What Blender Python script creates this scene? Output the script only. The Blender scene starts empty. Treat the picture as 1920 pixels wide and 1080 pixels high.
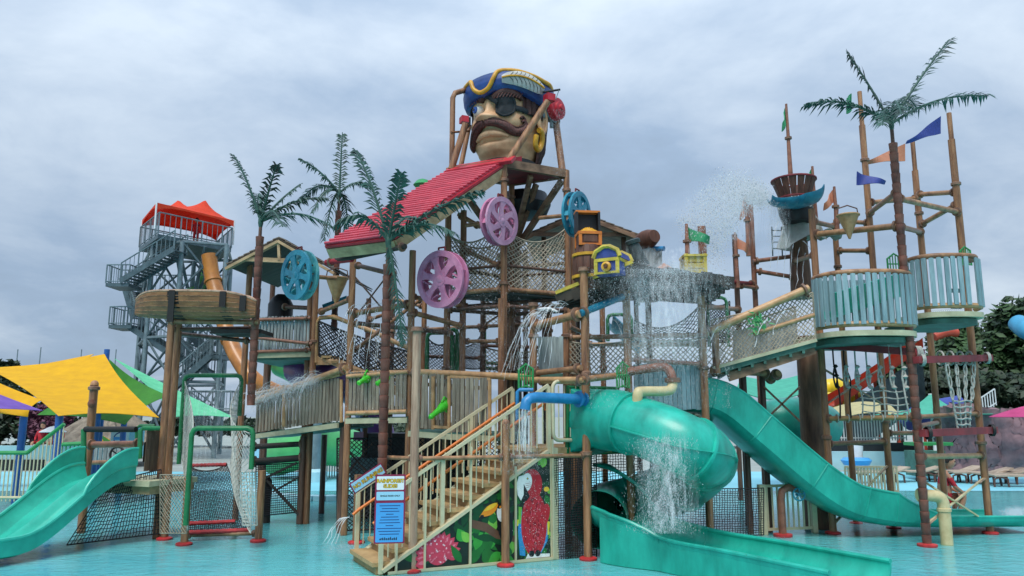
import bpy, bmesh, math, random
from mathutils import Vector as V, Matrix, noise
random.seed(11)
R = math.radians
sc = bpy.context.scene
col = sc.collection
PI = math.pi
# ---------------------------------------------------------------- camera
F = 1440.0            # focal length in pixels of the 1920 wide photograph
CAMH = 2.3
PITCH = math.atan(240 / F)
cam = bpy.data.cameras.new('camera'); camo = bpy.data.objects.new('camera', cam); col.objects.link(camo)
cam.sensor_width = 36; cam.lens = 36 * F / 1920; cam.clip_start = .1; cam.clip_end = 3000
camo.location = (0, 0, CAMH); camo.rotation_euler = (PI / 2 + PITCH, 0, 0)
sc.camera = camo
# ---------------------------------------------------------------- sky and sun
SUN_EL, SUN_AZ = R(58), R(200)
w = bpy.data.worlds.new('World'); sc.world = w; w.use_nodes = True
nt = w.node_tree; nt.nodes.clear(); N = nt.nodes.new; L = nt.links.new
out = N('ShaderNodeOutputWorld'); bg = N('ShaderNodeBackground'); bg.inputs[1].default_value = .1; L(bg.outputs[0], out.inputs[0])
sky = N('ShaderNodeTexSky'); sky.sky_type = 'NISHITA'; sky.sun_disc = False
sky.sun_elevation = SUN_EL; sky.sun_rotation = SUN_AZ; sky.dust_density = 3
tc = N('ShaderNodeTexCoord'); sep = N('ShaderNodeSeparateXYZ'); L(tc.outputs['Generated'], sep.inputs[0])
def wm(op, a, b=None, c=None):
    n = N('ShaderNodeMath'); n.operation = op
    for i, x in enumerate((a, b, c)):
        if x is None: continue
        if isinstance(x, (int, float)): n.inputs[i].default_value = x
        else: L(x, n.inputs[i])
    return n.outputs[0]
zc = wm('MAXIMUM', sep.outputs[2], 0.0)
den = wm('ADD', zc, .3)
cx = wm('DIVIDE', sep.outputs[0], den); cy = wm('DIVIDE', sep.outputs[1], den)
cmb = N('ShaderNodeCombineXYZ'); L(cx, cmb.inputs[0]); L(cy, cmb.inputs[1]); cmb.inputs[2].default_value = 3.7
def wnoise(scale, detail, rough, dist):
    n = N('ShaderNodeTexNoise'); n.inputs['Scale'].default_value = scale; n.inputs['Detail'].default_value = detail
    n.inputs['Roughness'].default_value = rough; n.inputs['Distortion'].default_value = dist; L(cmb.outputs[0], n.inputs['Vector']); return n.outputs[0]
n1 = wnoise(1.25, 6, .52, .5); n2 = wnoise(3.6, 6, .6, .3)
nn = wm('ADD', wm('MULTIPLY', n1, .74), wm('MULTIPLY', n2, .26))
rp = N('ShaderNodeValToRGB'); L(nn, rp.inputs[0])
e = rp.color_ramp.elements
e[0].position = .37; e[0].color = (.235, .31, .41, 1)
e[1].position = .65; e[1].color = (.50, .58, .67, 1)
k = rp.color_ramp.elements.new(.46); k.color = (.27, .36, .485, 1)
k = rp.color_ramp.elements.new(.55); k.color = (.375, .46, .57, 1)
# overcast skies are brighter overhead than at the horizon
grad = wm('MULTIPLY', wm('ADD', wm('MULTIPLY', wm('MULTIPLY', zc, zc), 1.1), .78), 10.0)
mul = N('ShaderNodeVectorMath'); mul.operation = 'SCALE'; L(rp.outputs[0], mul.inputs[0]); L(grad, mul.inputs['Scale'])
mx = N('ShaderNodeMix'); mx.data_type = 'RGBA'; mx.inputs[0].default_value = .93
L(sky.outputs[0], mx.inputs[6]); L(mul.outputs[0], mx.inputs[7]); L(mx.outputs[2], bg.inputs[0])
sl = bpy.data.lights.new('sun', 'SUN'); sl.energy = 1.5; sl.angle = R(28); sl.color = (1, .96, .9)
so = bpy.data.objects.new('sun', sl); col.objects.link(so)
so.rotation_euler = (PI / 2 - SUN_EL, 0, PI - SUN_AZ)
so.rotation_euler = V((-math.sin(SUN_AZ) * math.cos(SUN_EL), -math.cos(SUN_AZ) * math.cos(SUN_EL), -math.sin(SUN_EL))).to_track_quat('-Z', 'Y').to_euler()
sc.view_settings.view_transform = 'Standard'; sc.view_settings.look = 'None'
sc.view_settings.exposure = 0.7; sc.view_settings.gamma = 1
sc.render.engine = 'CYCLES'
sc.cycles.max_bounces = 6; sc.cycles.transparent_max_bounces = 24; sc.cycles.caustics_reflective = False; sc.cycles.caustics_refractive = False
sc.cycles.use_denoising = True

# ---------------------------------------------------------------- photograph measurements to world points
CP, SP = math.cos(PITCH), math.sin(PITCH)
def ray(px, py):
    u = (px - 960) / F; v = (540 - py) / F
    return V((u, CP - SP * v, SP + CP * v))
def P(px, py, d):
    r = ray(px, py); return V((0, 0, CAMH)) + r * (d / r.y)
def PZ(px, py, z):
    r = ray(px, py); return V((0, 0, CAMH)) + r * ((z - CAMH) / r.z)
def G(px, py): return PZ(px, py, 0)
def ZY(py, d): return P(960, py, d).z
def XY(px, py, d): p = P(px, py, d); return (p.x, p.y)

# ---------------------------------------------------------------- materials
def lin(h):
    h = h.lstrip('#'); o = []
    for i in (0, 2, 4):
        c = int(h[i:i + 2], 16) / 255
        o.append(c / 12.92 if c <= .04045 else ((c + .055) / 1.055) ** 2.4)
    return tuple(o)
MATS = {}
def M(name, c, rough=.55, var=.18, scale=5, stretch=(1, 1, 1), bump=0., c2=None, spec=.5, metal=0., rnd=0., trans=0., coat=0., alpha=1., fine=0., bscale=None):
    m = bpy.data.materials.new(name); m.use_nodes = True; t = m.node_tree; nd = t.nodes; lk = t.links
    b = nd['Principled BSDF']
    c = lin(c) if isinstance(c, str) else c
    c2 = (lin(c2) if isinstance(c2, str) else c2) or tuple(x * (1 - var * 1.6) for x in c)
    ca = tuple(min(1, x * (1 + var * .7)) for x in c)
    tcn = nd.new('ShaderNodeTexCoord'); mp = nd.new('ShaderNodeMapping'); lk.new(tcn.outputs['Object'], mp.inputs[0])
    mp.inputs['Scale'].default_value = stretch
    oi = nd.new('ShaderNodeObjectInfo')
    if rnd:
        ad = nd.new('ShaderNodeVectorMath'); ad.operation = 'ADD'
        sc_ = nd.new('ShaderNodeVectorMath'); sc_.operation = 'SCALE'; sc_.inputs[0].default_value = (37, 19, 53); lk.new(oi.outputs['Random'], sc_.inputs['Scale'])
        lk.new(tcn.outputs['Object'], ad.inputs[0]); lk.new(sc_.outputs[0], ad.inputs[1]); lk.new(ad.outputs[0], mp.inputs[0])
    n = nd.new('ShaderNodeTexNoise'); n.inputs['Scale'].default_value = scale; n.inputs['Detail'].default_value = 6; n.inputs['Roughness'].default_value = .62
    lk.new(mp.outputs[0], n.inputs['Vector'])
    cr = nd.new('ShaderNodeValToRGB'); lk.new(n.outputs[0], cr.inputs[0])
    cr.color_ramp.elements[0].position = .32; cr.color_ramp.elements[0].color = (*c2, 1)
    cr.color_ramp.elements[1].position = .68; cr.color_ramp.elements[1].color = (*ca, 1)
    co = cr.outputs[0]
    if rnd:
        hs = nd.new('ShaderNodeHueSaturation'); mr = nd.new('ShaderNodeMapRange'); mr.inputs[3].default_value = 1 - rnd; mr.inputs[4].default_value = 1 + rnd
        lk.new(oi.outputs['Random'], mr.inputs[0]); lk.new(mr.outputs[0], hs.inputs['Value']); lk.new(co, hs.inputs['Color']); co = hs.outputs[0]
    lk.new(co, b.inputs['Base Color'])
    rr = nd.new('ShaderNodeMapRange'); rr.inputs[3].default_value = max(.02, rough - .12); rr.inputs[4].default_value = min(1, rough + .12)
    lk.new(n.outputs[0], rr.inputs[0]); lk.new(rr.outputs[0], b.inputs['Roughness'])
    b.inputs['Specular IOR Level'].default_value = spec; b.inputs['Metallic'].default_value = metal
    b.inputs['Coat Weight'].default_value = coat; b.inputs['Coat Roughness'].default_value = .15
    b.inputs['Transmission Weight'].default_value = trans; b.inputs['Alpha'].default_value = alpha
    if bump:
        bp = nd.new('ShaderNodeBump'); bp.inputs['Strength'].default_value = bump; bp.inputs['Distance'].default_value = .02
        if bscale:
            n2_ = nd.new('ShaderNodeTexNoise'); n2_.inputs['Scale'].default_value = bscale; n2_.inputs['Detail'].default_value = 4
            lk.new(mp.outputs[0], n2_.inputs['Vector']); lk.new(n2_.outputs[0], bp.inputs['Height'])
        else: lk.new(n.outputs[0], bp.inputs['Height'])
        lk.new(bp.outputs[0], b.inputs['Normal'])
    MATS[name] = m; return m
def sheet(name, c, c2=None, tl=.35, scale=3):
    """thin fabric: some light comes through"""
    m = M(name, c, .75, .07, scale, c2=c2, bump=.12, bscale=9); t = m.node_tree
    b = t.nodes['Principled BSDF']; tr = t.nodes.new('ShaderNodeBsdfTranslucent'); ms = t.nodes.new('ShaderNodeMixShader')
    t.links.new(b.inputs['Base Color'].links[0].from_socket, tr.inputs[0]); ms.inputs[0].default_value = tl
    t.links.new(b.outputs[0], ms.inputs[1]); t.links.new(tr.outputs[0], ms.inputs[2]); t.links.new(ms.outputs[0], t.nodes['Material Output'].inputs[0]); return m
GRAIN = (6, 6, .7)
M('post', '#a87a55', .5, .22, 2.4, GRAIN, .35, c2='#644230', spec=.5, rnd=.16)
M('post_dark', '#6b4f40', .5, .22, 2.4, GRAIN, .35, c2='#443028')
M('post_pale', '#bd9f85', .6, .16, 2.4, GRAIN, .35, c2='#8a6b58')
M('pipe', '#a87f5a', .45, .22, 3, (2, 2, 2), .15, c2='#6d4b36', rnd=.18)
M('pipe_tan', '#c39a6c', .42, .12, 3, (2, 2, 2), .12, c2='#9d7750', rnd=.12)
M('pipe_rust', '#9c6a53', .45, .18, 3, (2, 2, 2), .15, c2='#6c4638')
M('column', '#8a6650', .6, .22, 2, (3, 3, .5), .5, c2='#4b3228')
M('picket', '#978c7a', .75, .2, 3, (5, 5, .6), .5, c2='#6a6154', rnd=.25)
M('picket_grey', '#a2aba9', .7, .16, 3, (5, 5, .6), .4, c2='#6c7475', rnd=.16)
M('picket_blue', '#8fabb0', .65, .14, 3, (5, 5, .6), .35, c2='#6b8a91', rnd=.14)
M('picket_brown', '#5d4a39', .75, .2, 3, (5, 5, .6), .5, c2='#3c3027', rnd=.2)
M('beam_dark', '#3c352f', .7, .25, 3, (1, 1, 1), .4, c2='#231f1c')
M('beam_wood', '#94755b', .65, .2, 2, (1, 3, 3), .4, c2='#57402f')
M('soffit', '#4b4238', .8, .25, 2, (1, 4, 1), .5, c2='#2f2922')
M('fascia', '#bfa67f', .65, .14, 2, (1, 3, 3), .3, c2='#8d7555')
M('deck_green', '#4d7a6d', .6, .16, 3, (1, 1, 1), .2, c2='#325549')
M('deck_cream', '#c2c1a0', .65, .1, 3, (1, 1, 1), .2, c2='#a19f80')
M('deck_dark', '#2f3b38', .7, .2, 3, (1, 1, 1), .2)
M('red_disc', '#cf3a3c', .5, .15, 6, c2='#a32c30')
M('red_tile', '#cc4a5a', .38, .16, 2, (1, 1, 1), .1, c2='#b03548', coat=.3, rnd=.1)
M('red_paint', '#c02a38', .4, .14, 4, c2='#8f202c')
M('red_beam', '#8a3034', .6, .25, 3, c2='#5c2528', bump=.3)
M('flange', '#92705a', .5, .2, 6, c2='#533a2d')
M('trunk_ring', '#8a5747', .55, .22, 3, (1, 1, 1), .4, c2='#4a2b25')
M('frond', '#2b564a', .55, .3, 4, c2='#16332e', rnd=.25)
M('frond_rib', '#2c5548', .5, .15, 4)
M('teal_slide', '#27b6a0', .34, .12, 1.3, (2, 2, .8), .04, c2='#168f7d', coat=.12, spec=.5)
M('teal_inner', '#22b59c', .25, .07, .8, c2='#18a08a', coat=.35)
M('teal_left', '#33bda4', .34, .1, 1.6, c2='#229a86', coat=.15)
M('green_pipe', '#1f7d49', .4, .14, 4, c2='#155c36')
M('green_rail', '#2f9350', .45, .12, 4)
M('green_gun', '#45c92f', .35, .1, 6)
M('teal_wheel', '#3593a8', .4, .16, 5, c2='#1d7590')
M('teal_wheel_worn', '#6fb5b4', .5, .2, 5, c2='#3b95a2')
M('pink_wheel', '#d38cab', .45, .14, 4, c2='#b87096')
M('pink_wheel_lav', '#cf9fb8', .45, .14, 4, c2='#b383a2')
M('blue_spout', '#2f86bb', .35, .12, 6, c2='#2270a4')
M('teal_bowl', '#1e7f9a', .35, .12, 6, c2='#156781')
M('cream_pipe', '#d7c79a', .45, .1, 5, c2='#bfae7f')
M('cream_rail', '#cfc6a2', .5, .08, 5)
M('stair_tan', '#b89a6c', .7, .14, 4, bump=.25, c2='#997c53')
M('stair_riser', '#a98b60', .7, .14, 4, bump=.25, c2='#8d7049')
M('orange_rail', '#df7a31', .4, .1, 6)
M('steel', '#7d8f94', .5, .12, 3, c2='#63757b', metal=.3)
M('steel_dark', '#566a70', .5, .14, 3, c2='#44565c', metal=.3)
M('orange_tube', '#b9772f', .4, .12, 1.5, c2='#9a5f24', coat=.2)
M('hull', '#96683f', .5, .2, 2, (.6, 5, 6), .3, c2='#66442a')
M('strap', '#181818', .7, .2, 8)
M('net_white', '#c4c7bd', .8, .1, 8, c2='#9fa39b')
M('net_grey', '#a89f8c', .8, .14, 8, c2='#837b6c')
M('net_black', '#1c1f22', .8, .15, 8)
M('rope', '#b9bab2', .85, .14, 20, c2='#8f918a')
M('blue_post', '#2a5da3', .4, .1, 4)
M('thatch', '#8d8272', .9, .25, 3, (1, 1, .4), .8, c2='#5f564a')
M('hull_black', '#1b1e22', .5, .2, 4)
M('skin', '#c58f70', .6, .08, 6); M('hair_dark', '#2a2320', .8, .2, 12)
M('white_paint', '#dfe3e4', .5, .06, 4); M('white_fence', '#d3d9d8', .55, .06, 4)
M('cloth_red', '#c22a35', .8, .12, 6); M('black', '#17181a', .6, .15, 6)
M('rock', '#8a6f73', .9, .2, 1.6, bump=.9, c2='#654f55')
M('deckfloor', '#a8d3dc', .5, .1, 1)
M('leaf', '#3c5a30', .6, .3, 1.2, c2='#1e3420', rnd=.1); M('leaf_dark', '#2d4229', .6, .3, 1.2, c2='#17261a'); M('leaf_red', '#6c3b50', .7, .3, 2)
M('bark', '#4a3b30', .9, .2, 5, bump=.6)
M('gold', '#dca72f', .4, .14, 6, c2='#b67f1e')
M('navy', '#1a4486', .45, .2, 2.2, c2='#122b5a')
M('pirate_skin', '#dfb78d', .5, .14, 2.6, c2='#bd8f68', bump=.1)
M('pirate_hair', '#4a2a24', .6, .3, 3, (2, 2, 14), .6, c2='#2a1613')
M('pirate_stache', '#6b3f38', .55, .28, 3, (14, 14, 3), .9, c2='#371d1c')
M('feather', '#c3c4bd', .6, .1, 4, c2='#9da09c'); M('feather_dark', '#4e4a44', .7, .1, 4)
M('patch', '#2b3135', .75, .15, 5, spec=.25); M('eye_white', '#e6e3da', .3, .03, 5); M('eye_blue', '#2b57a8', .3, .1, 5)
M('chest_blue', '#3d519c', .55, .25, 4, c2='#29386f'); M('chest_yellow', '#c9b544', .55, .25, 6, c2='#947f2c')
M('chest_orange', '#d2762a', .45, .14, 6); M('barrel', '#66402f', .6, .2, 3, (5, 5, 1), .3, c2='#43291f')
M('cannon', '#3c4b49', .5, .16, 4, c2='#2a3535'); M('crate', '#c9b33c', .6, .14, 5, c2='#a08a2c')
M('tent_orange', '#b47a5a', .7, .14, 5)
M('flag_blue', '#3a4a98', .6, .1, 4); M('flag_orange', '#c98667', .6, .1, 4); M('flag_green', '#2d9060', .6, .1, 4)
M('tarp', '#b9bcb4', .7, .12, 3, bump=.4, c2='#969a94')
M('sign_maroon', '#8a1f45', .4, .06, 4); M('sign_white', '#e6e9ea', .4, .03, 4); M('sign_sky', '#9fd3ea', .4, .05, 1); M('sign_blue', '#4aa0df', .4, .06, 1)
M('ink_yellow', '#f2c62a', .4, .03, 4); M('ink_dark', '#161a1e', .5, .03, 4); M('ink_navy', '#1f3f7a', .5, .03, 4)
M('shingle', '#7b7165', .75, .2, 3, bump=.4, c2='#554d45', rnd=.15)
M('purple', '#6d3c7c', .4, .15, 3); M('lime_tube', '#57b56a', .35, .12, 2)
M('red_slide', '#b0432b', .4, .12, 3); M('yellow_slide', '#e5c222', .35, .1, 3); M('blue_tube', '#3f97bd', .35, .1, 3)
M('lounger', '#b7a793', .7, .12, 5, c2='#95836f'); M('lounger_leg', '#5d4138', .6, .1, 5)
M('umbrella_white', '#dfe6ea', .7, .05, 4)
sheet('sail_yellow', '#f2c010', '#e8b208'); sheet('sail_green', '#4f9c3c', '#418a31'); sheet('sail_mint', '#7fdcae', '#6ccf9f'); sheet('sail_purple', '#9470c9', '#7f5cb6')
sheet('tent_red', '#f2522c', '#e44522'); sheet('tent_green', '#4a9b45', '#3f8c3b'); sheet('sail_teal', '#62c7ac', '#53b89e'); sheet('sail_pink', '#d8558f', '#c8457f'); sheet('sail_cream', '#d9d0a0', '#c9bf8c')
def glassy(name, c, mix, rough=.1, emis=0):
    m = bpy.data.materials.new(name); m.use_nodes = True; t = m.node_tree; b = t.nodes['Principled BSDF']
    b.inputs['Base Color'].default_value = (*c, 1); b.inputs['Roughness'].default_value = rough; b.inputs['Specular IOR Level'].default_value = .8
    tr = t.nodes.new('ShaderNodeBsdfTransparent'); ms = t.nodes.new('ShaderNodeMixShader'); ms.inputs[0].default_value = mix
    t.links.new(tr.outputs[0], ms.inputs[1]); t.links.new(b.outputs[0], ms.inputs[2]); t.links.new(ms.outputs[0], t.nodes['Material Output'].inputs[0]); MATS[name] = m
glassy('drop', (.9, .93, .95), .42); glassy('jet', (.9, .93, .95), .4); glassy('drop_dark', (.35, .4, .44), .55)  # drop_dark is the drop material with backlit shade put into its colour

# ---------------------------------------------------------------- mesh building
class MB:
    def __init__(s): s.v = []; s.f = []; s.mi = []; s.cur = 0
    def add(s, vs, fs):
        o = len(s.v); s.v += [V(p) for p in vs]; s.f += [tuple(i + o for i in f) for f in fs]; s.mi += [s.cur] * len(fs); return s
    def box(s, c, sx, sy, sz, rz=0, ax=None):
        """centre c; ax = three axes, else rotated about z"""
        c = V(c)
        if ax is None: ax = (V((math.cos(rz), math.sin(rz), 0)), V((-math.sin(rz), math.cos(rz), 0)), V((0, 0, 1)))
        vs = [c + ax[0] * (i * sx / 2) + ax[1] * (j * sy / 2) + ax[2] * (k * sz / 2) for i in (-1, 1) for j in (-1, 1) for k in (-1, 1)]
        return s.add(vs, [(0, 1, 3, 2), (4, 6, 7, 5), (0, 4, 5, 1), (2, 3, 7, 6), (0, 2, 6, 4), (1, 5, 7, 3)])
    def bar(s, a, b, w, h, up=(0, 0, 1)):
        a, b = V(a), V(b); x = b - a; l = x.length
        if l < 1e-6: return s
        x = x / l; y = V(up).cross(x)
        if y.length < 1e-4: y = V((0, 1, 0)).cross(x)
        y.normalize(); z = x.cross(y); return s.box((a + b) / 2, l, w, h, ax=(x, y, z))
    def tube(s, pts, r, n=10, cap=True, radii=None, ell=None, closed=False):
        pts = [V(p) for p in pts]; m = len(pts); o = len(s.v); prev = None
        for i, p in enumerate(pts):
            if closed: t = pts[(i + 1) % m] - pts[i - 1]
            else: t = pts[min(i + 1, m - 1)] - pts[max(i - 1, 0)]
            if t.length < 1e-9: t = V((0, 0, 1))
            t.normalize()
            if prev is None:
                a = V((0, 0, 1)) if abs(t.z) < .9 else V((1, 0, 0)); a = a - t * a.dot(t)
            else:
                a = prev - t * prev.dot(t)
            if a.length < 1e-6: a = t.orthogonal()
            a.normalize(); prev = a; b = t.cross(a); rr = radii[i] if radii else r
            for k in range(n):
                q = 2 * PI * k / n; e1, e2 = ell if ell else (1, 1)
                s.v.append(p + a * (math.cos(q) * rr * e1) + b * (math.sin(q) * rr * e2))
        for i in range(m if closed else m - 1):
            j = (i + 1) % m
            for k in range(n):
                k2 = (k + 1) % n; s.f.append((o + i * n + k, o + i * n + k2, o + j * n + k2, o + j * n + k)); s.mi.append(s.cur)
        if cap and not closed:
            s.f.append(tuple(o + k for k in range(n))[::-1]); s.f.append(tuple(o + (m - 1) * n + k for k in range(n))); s.mi += [s.cur] * 2
        return s
    def lathe(s, c, prof, axis=(0, 0, 1), n=20, cap=True):
        """prof: list of (radius, distance along axis)"""
        t = V(axis).normalized(); a = t.orthogonal().normalized(); b = t.cross(a); c = V(c); o = len(s.v)
        for r, h in prof:
            for k in range(n):
                q = 2 * PI * k / n; s.v.append(c + t * h + (a * math.cos(q) + b * math.sin(q)) * r)
        m = len(prof)
        for i in range(m - 1):
            for k in range(n):
                k2 = (k + 1) % n; s.f.append((o + i * n + k, o + i * n + k2, o + (i + 1) * n + k2, o + (i + 1) * n + k)); s.mi.append(s.cur)
        if cap:
            s.f.append(tuple(o + k for k in range(n))[::-1]); s.f.append(tuple(o + (m - 1) * n + k for k in range(n))); s.mi += [s.cur] * 2
        return s
    def grid(s, fn, nu, nv, wrap=False):
        o = len(s.v)
        for j in range(nv + 1):
            for i in range(nu if wrap else nu + 1): s.v.append(V(fn(i / nu, j / nv)))
        W = nu if wrap else nu + 1
        for j in range(nv):
            for i in range(nu):
                i2 = (i + 1) % W if wrap else i + 1
                s.f.append((o + j * W + i, o + j * W + i2, o + (j + 1) * W + i2, o + (j + 1) * W + i)); s.mi.append(s.cur)
        return s
    def slab(s, fn, nu, nv, th):
        """a sheet with thickness: fn(u,v) point, th thickness along the local normal"""
        def nrm(u, v):
            e = 1e-3; u0, u1 = max(0, u - e), min(1, u + e); v0, v1 = max(0, v - e), min(1, v + e)
            x = (V(fn(u1, v)) - V(fn(u0, v))).cross(V(fn(u, v1)) - V(fn(u, v0))); return x.normalized() if x.length > 0 else V((0, 0, 1))
        o = len(s.v); W = nu + 1; T = W * (nv + 1)
        top = []; bot = []
        for j in range(nv + 1):
            for i in range(W):
                p = V(fn(i / nu, j / nv)); q = nrm(i / nu, j / nv); top.append(p + q * th / 2); bot.append(p - q * th / 2)
        s.v += top + bot
        F_ = []
        for j in range(nv):
            for i in range(nu):
                a = j * W + i; F_.append((a, a + 1, a + W + 1, a + W)); F_.append((T + a, T + a + W, T + a + W + 1, T + a + 1))
        ring = [i for i in range(W)] + [j * W + nu for j in range(1, nv + 1)] + [nv * W + i for i in range(nu - 1, -1, -1)] + [j * W for j in range(nv - 1, 0, -1)]
        for a, b in zip(ring, ring[1:] + ring[:1]): F_.append((a, T + a, T + b, b))
        s.f += [tuple(o + i for i in f) for f in F_]; s.mi += [s.cur] * len(F_); return s
    def prism(s, poly, ext):
        """planar polygon of 3-D points extruded by vector ext"""
        poly = [V(p) for p in poly]; ext = V(ext); n = len(poly)
        return s.add(poly + [p + ext for p in poly], [tuple(range(n))[::-1], tuple(range(n, 2 * n))] + [(i, (i + 1) % n, n + (i + 1) % n, n + i) for i in range(n)])
    def mesh(s, name, mats, base=(0, 0, 0), smooth=True, ang=40):
        me = bpy.data.meshes.new(name); b = V(base)
        me.from_pydata([tuple(p - b) for p in s.v], [], s.f)
        for m in (mats if isinstance(mats, (list, tuple)) else [mats]): me.materials.append(MATS[m] if isinstance(m, str) else m)
        if len(me.materials) > 1: me.polygons.foreach_set('material_index', s.mi)
        if smooth:
            me.shade_smooth()
            me.set_sharp_from_angle(angle=R(ang))
        return me
    def build(s, name, mats, parent=None, smooth=True, label=None, ang=40, norm=False):
        if parent is None:
            xs = [p.x for p in s.v]; ys = [p.y for p in s.v]; base = V(((min(xs) + max(xs)) / 2, (min(ys) + max(ys)) / 2, min(p.z for p in s.v)))
        else: base = wloc(parent)
        me = s.mesh(name, mats, base, smooth, ang)
        if norm:
            bm = bmesh.new(); bm.from_mesh(me); bmesh.ops.recalc_face_normals(bm, faces=bm.faces); bm.to_mesh(me); bm.free()
        o = bpy.data.objects.new(name, me); col.objects.link(o)
        if parent is None: o.location = base
        else: o.parent = parent
        if label: o['label'] = label
        return o
def wloc(o):
    p = V(o.location)
    while o.parent: o = o.parent; p += V(o.location)
    return p
def tag(o, label, cat, group=None, kind=None):
    if label: o['label'] = label
    if cat: o['category'] = cat
    if group: o['group'] = group
    if kind: o['kind'] = kind
    return o
def T(name, label, cat, base, group=None):
    o = bpy.data.objects.new(name, None); col.objects.link(o); o.location = base; o.empty_display_size = .2
    return tag(o, label, cat, group)
def S(o): o['kind'] = 'structure'; return o
def inst(name, me, parent, loc, rz=0, rot=None):
    o = bpy.data.objects.new(name, me); col.objects.link(o); o.parent = parent; o.location = V(loc) - wloc(parent)
    o.rotation_euler = rot if rot else (0, 0, rz); return o
def lerp(a, b, t): return V(a) * (1 - t) + V(b) * t
def bez(pts, n):
    """Catmull-Rom through pts"""
    pts = [V(p) for p in pts]; o = []
    q = [pts[0] * 2 - pts[1]] + pts + [pts[-1] * 2 - pts[-2]]
    for i in range(1, len(q) - 2):
        for k in range(n):
            t = k / n; a, b, c, d = q[i - 1], q[i], q[i + 1], q[i + 2]
            o.append(.5 * ((2 * b) + (c - a) * t + (2 * a - 5 * b + 4 * c - d) * t * t + (3 * b - a - 3 * c + d) * t ** 3))
    return o + [pts[-1]]

# ---------------------------------------------------------------- common pieces
def logpts(a, b, n=7):
    a, b = V(a), V(b); return [lerp(a, b, i / n) for i in range(n + 1)]
def post(parent, xy, z0, z1, r=.085, mat='post', disc=True, collars=(), cap=None, groove=True):
    r = r * .8
    """faux-log pole with grooves; sub-parts: red foot, collars, cap"""
    x, y = xy; m = MB(); n = 16; nz = max(2, int((z1 - z0) / .45)); ph = random.random() * 6; o = []
    def fn(u, v):
        q = u * 2 * PI; k = 1 + (.05 * math.sin(q * 3 + ph + v * 2.1) + .03 * math.sin(q * 5 - ph + v * 5) if groove else 0)
        return (x + math.cos(q) * r * k, y + math.sin(q) * r * k, z0 + (z1 - z0) * v)
    m.grid(fn, n, nz, True); m.add([fn(i / n, 1) for i in range(n)], [tuple(range(n))])
    p = m.build('post', mat, parent)
    if disc:
        MB().lathe((x, y, z0 - .02), [(r * 2.15, 0), (r * 2.15, .035), (r * 1.7, .05), (r * 1.1, .055)], n=20).build('foot_plate', 'red_disc', p)
    for z in collars:
        MB().lathe((x, y, z - .04), [(r * 1.12, 0), (r * 1.42, .012), (r * 1.42, .065), (r * 1.12, .08)], n=18).build('collar', 'flange', p)
    if cap == 'flange':
        MB().lathe((x, y, z1 - .03), [(r * 1.5, 0), (r * 1.5, .03), (r * 1.35, .035), (r * 1.35, .07)], n=18).build('cap', 'flange', p)
    elif cap == 'dome':
        MB().lathe((x, y, z1), [(r, 0), (r * .95, r * .5), (r * .7, r * .95), (r * .3, r * 1.2)], n=16).build('cap', mat, p)
    return p
def pipe(parent, a, b, r=.055, mat='pipe', fl=True, name='crossbar', mid=()):
    a, b = V(a), V(b); pts = [a] + [V(q) for q in mid] + [b]; r = r * .84
    p = MB().tube(pts if not mid else bez(pts, 5), r, 12).build(name, mat, parent)
    if fl:
        for q, d in ((a, (pts[1] - a)), (b, (pts[-2] - b))):
            d = d.normalized(); MB().lathe(q + d * .06, [(r * 1.1, 0), (r * 1.75, .008), (r * 1.75, .05), (r * 1.1, .058)], d, 14).build('pipe_flange', 'flange', p)
    return p
def pickets(parent, path, h, n, wd, mat, name='picket', th=.03, tilt=.01, skip=()):
    """upright boards along a 3-D foot path; one shared mesh"""
    path = [V(p) for p in path]; ls = [0]
    for a, b in zip(path, path[1:]): ls.append(ls[-1] + (b - a).length)
    me = MB().box((0, 0, h / 2), wd, th, h); me.add([(-wd / 2 - .001, 0, h), (wd / 2 + .001, 0, h), (0, 0, h + .012)], [(0, 1, 2)]); me = me.mesh(name, mat, smooth=False)
    for i in range(n):
        if i in skip: continue
        s = ls[-1] * (i + .5) / n; k = 0
        while k < len(path) - 2 and ls[k + 1] < s: k += 1
        t = (s - ls[k]) / max(1e-6, ls[k + 1] - ls[k]); p = lerp(path[k], path[k + 1], t); d = path[k + 1] - path[k]
        o = inst(name, me, parent, p + V((0, 0, random.uniform(-.012, .012))), rot=(0, random.gauss(0, tilt), math.atan2(d.y, d.x) + random.gauss(0, .02)))
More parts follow.
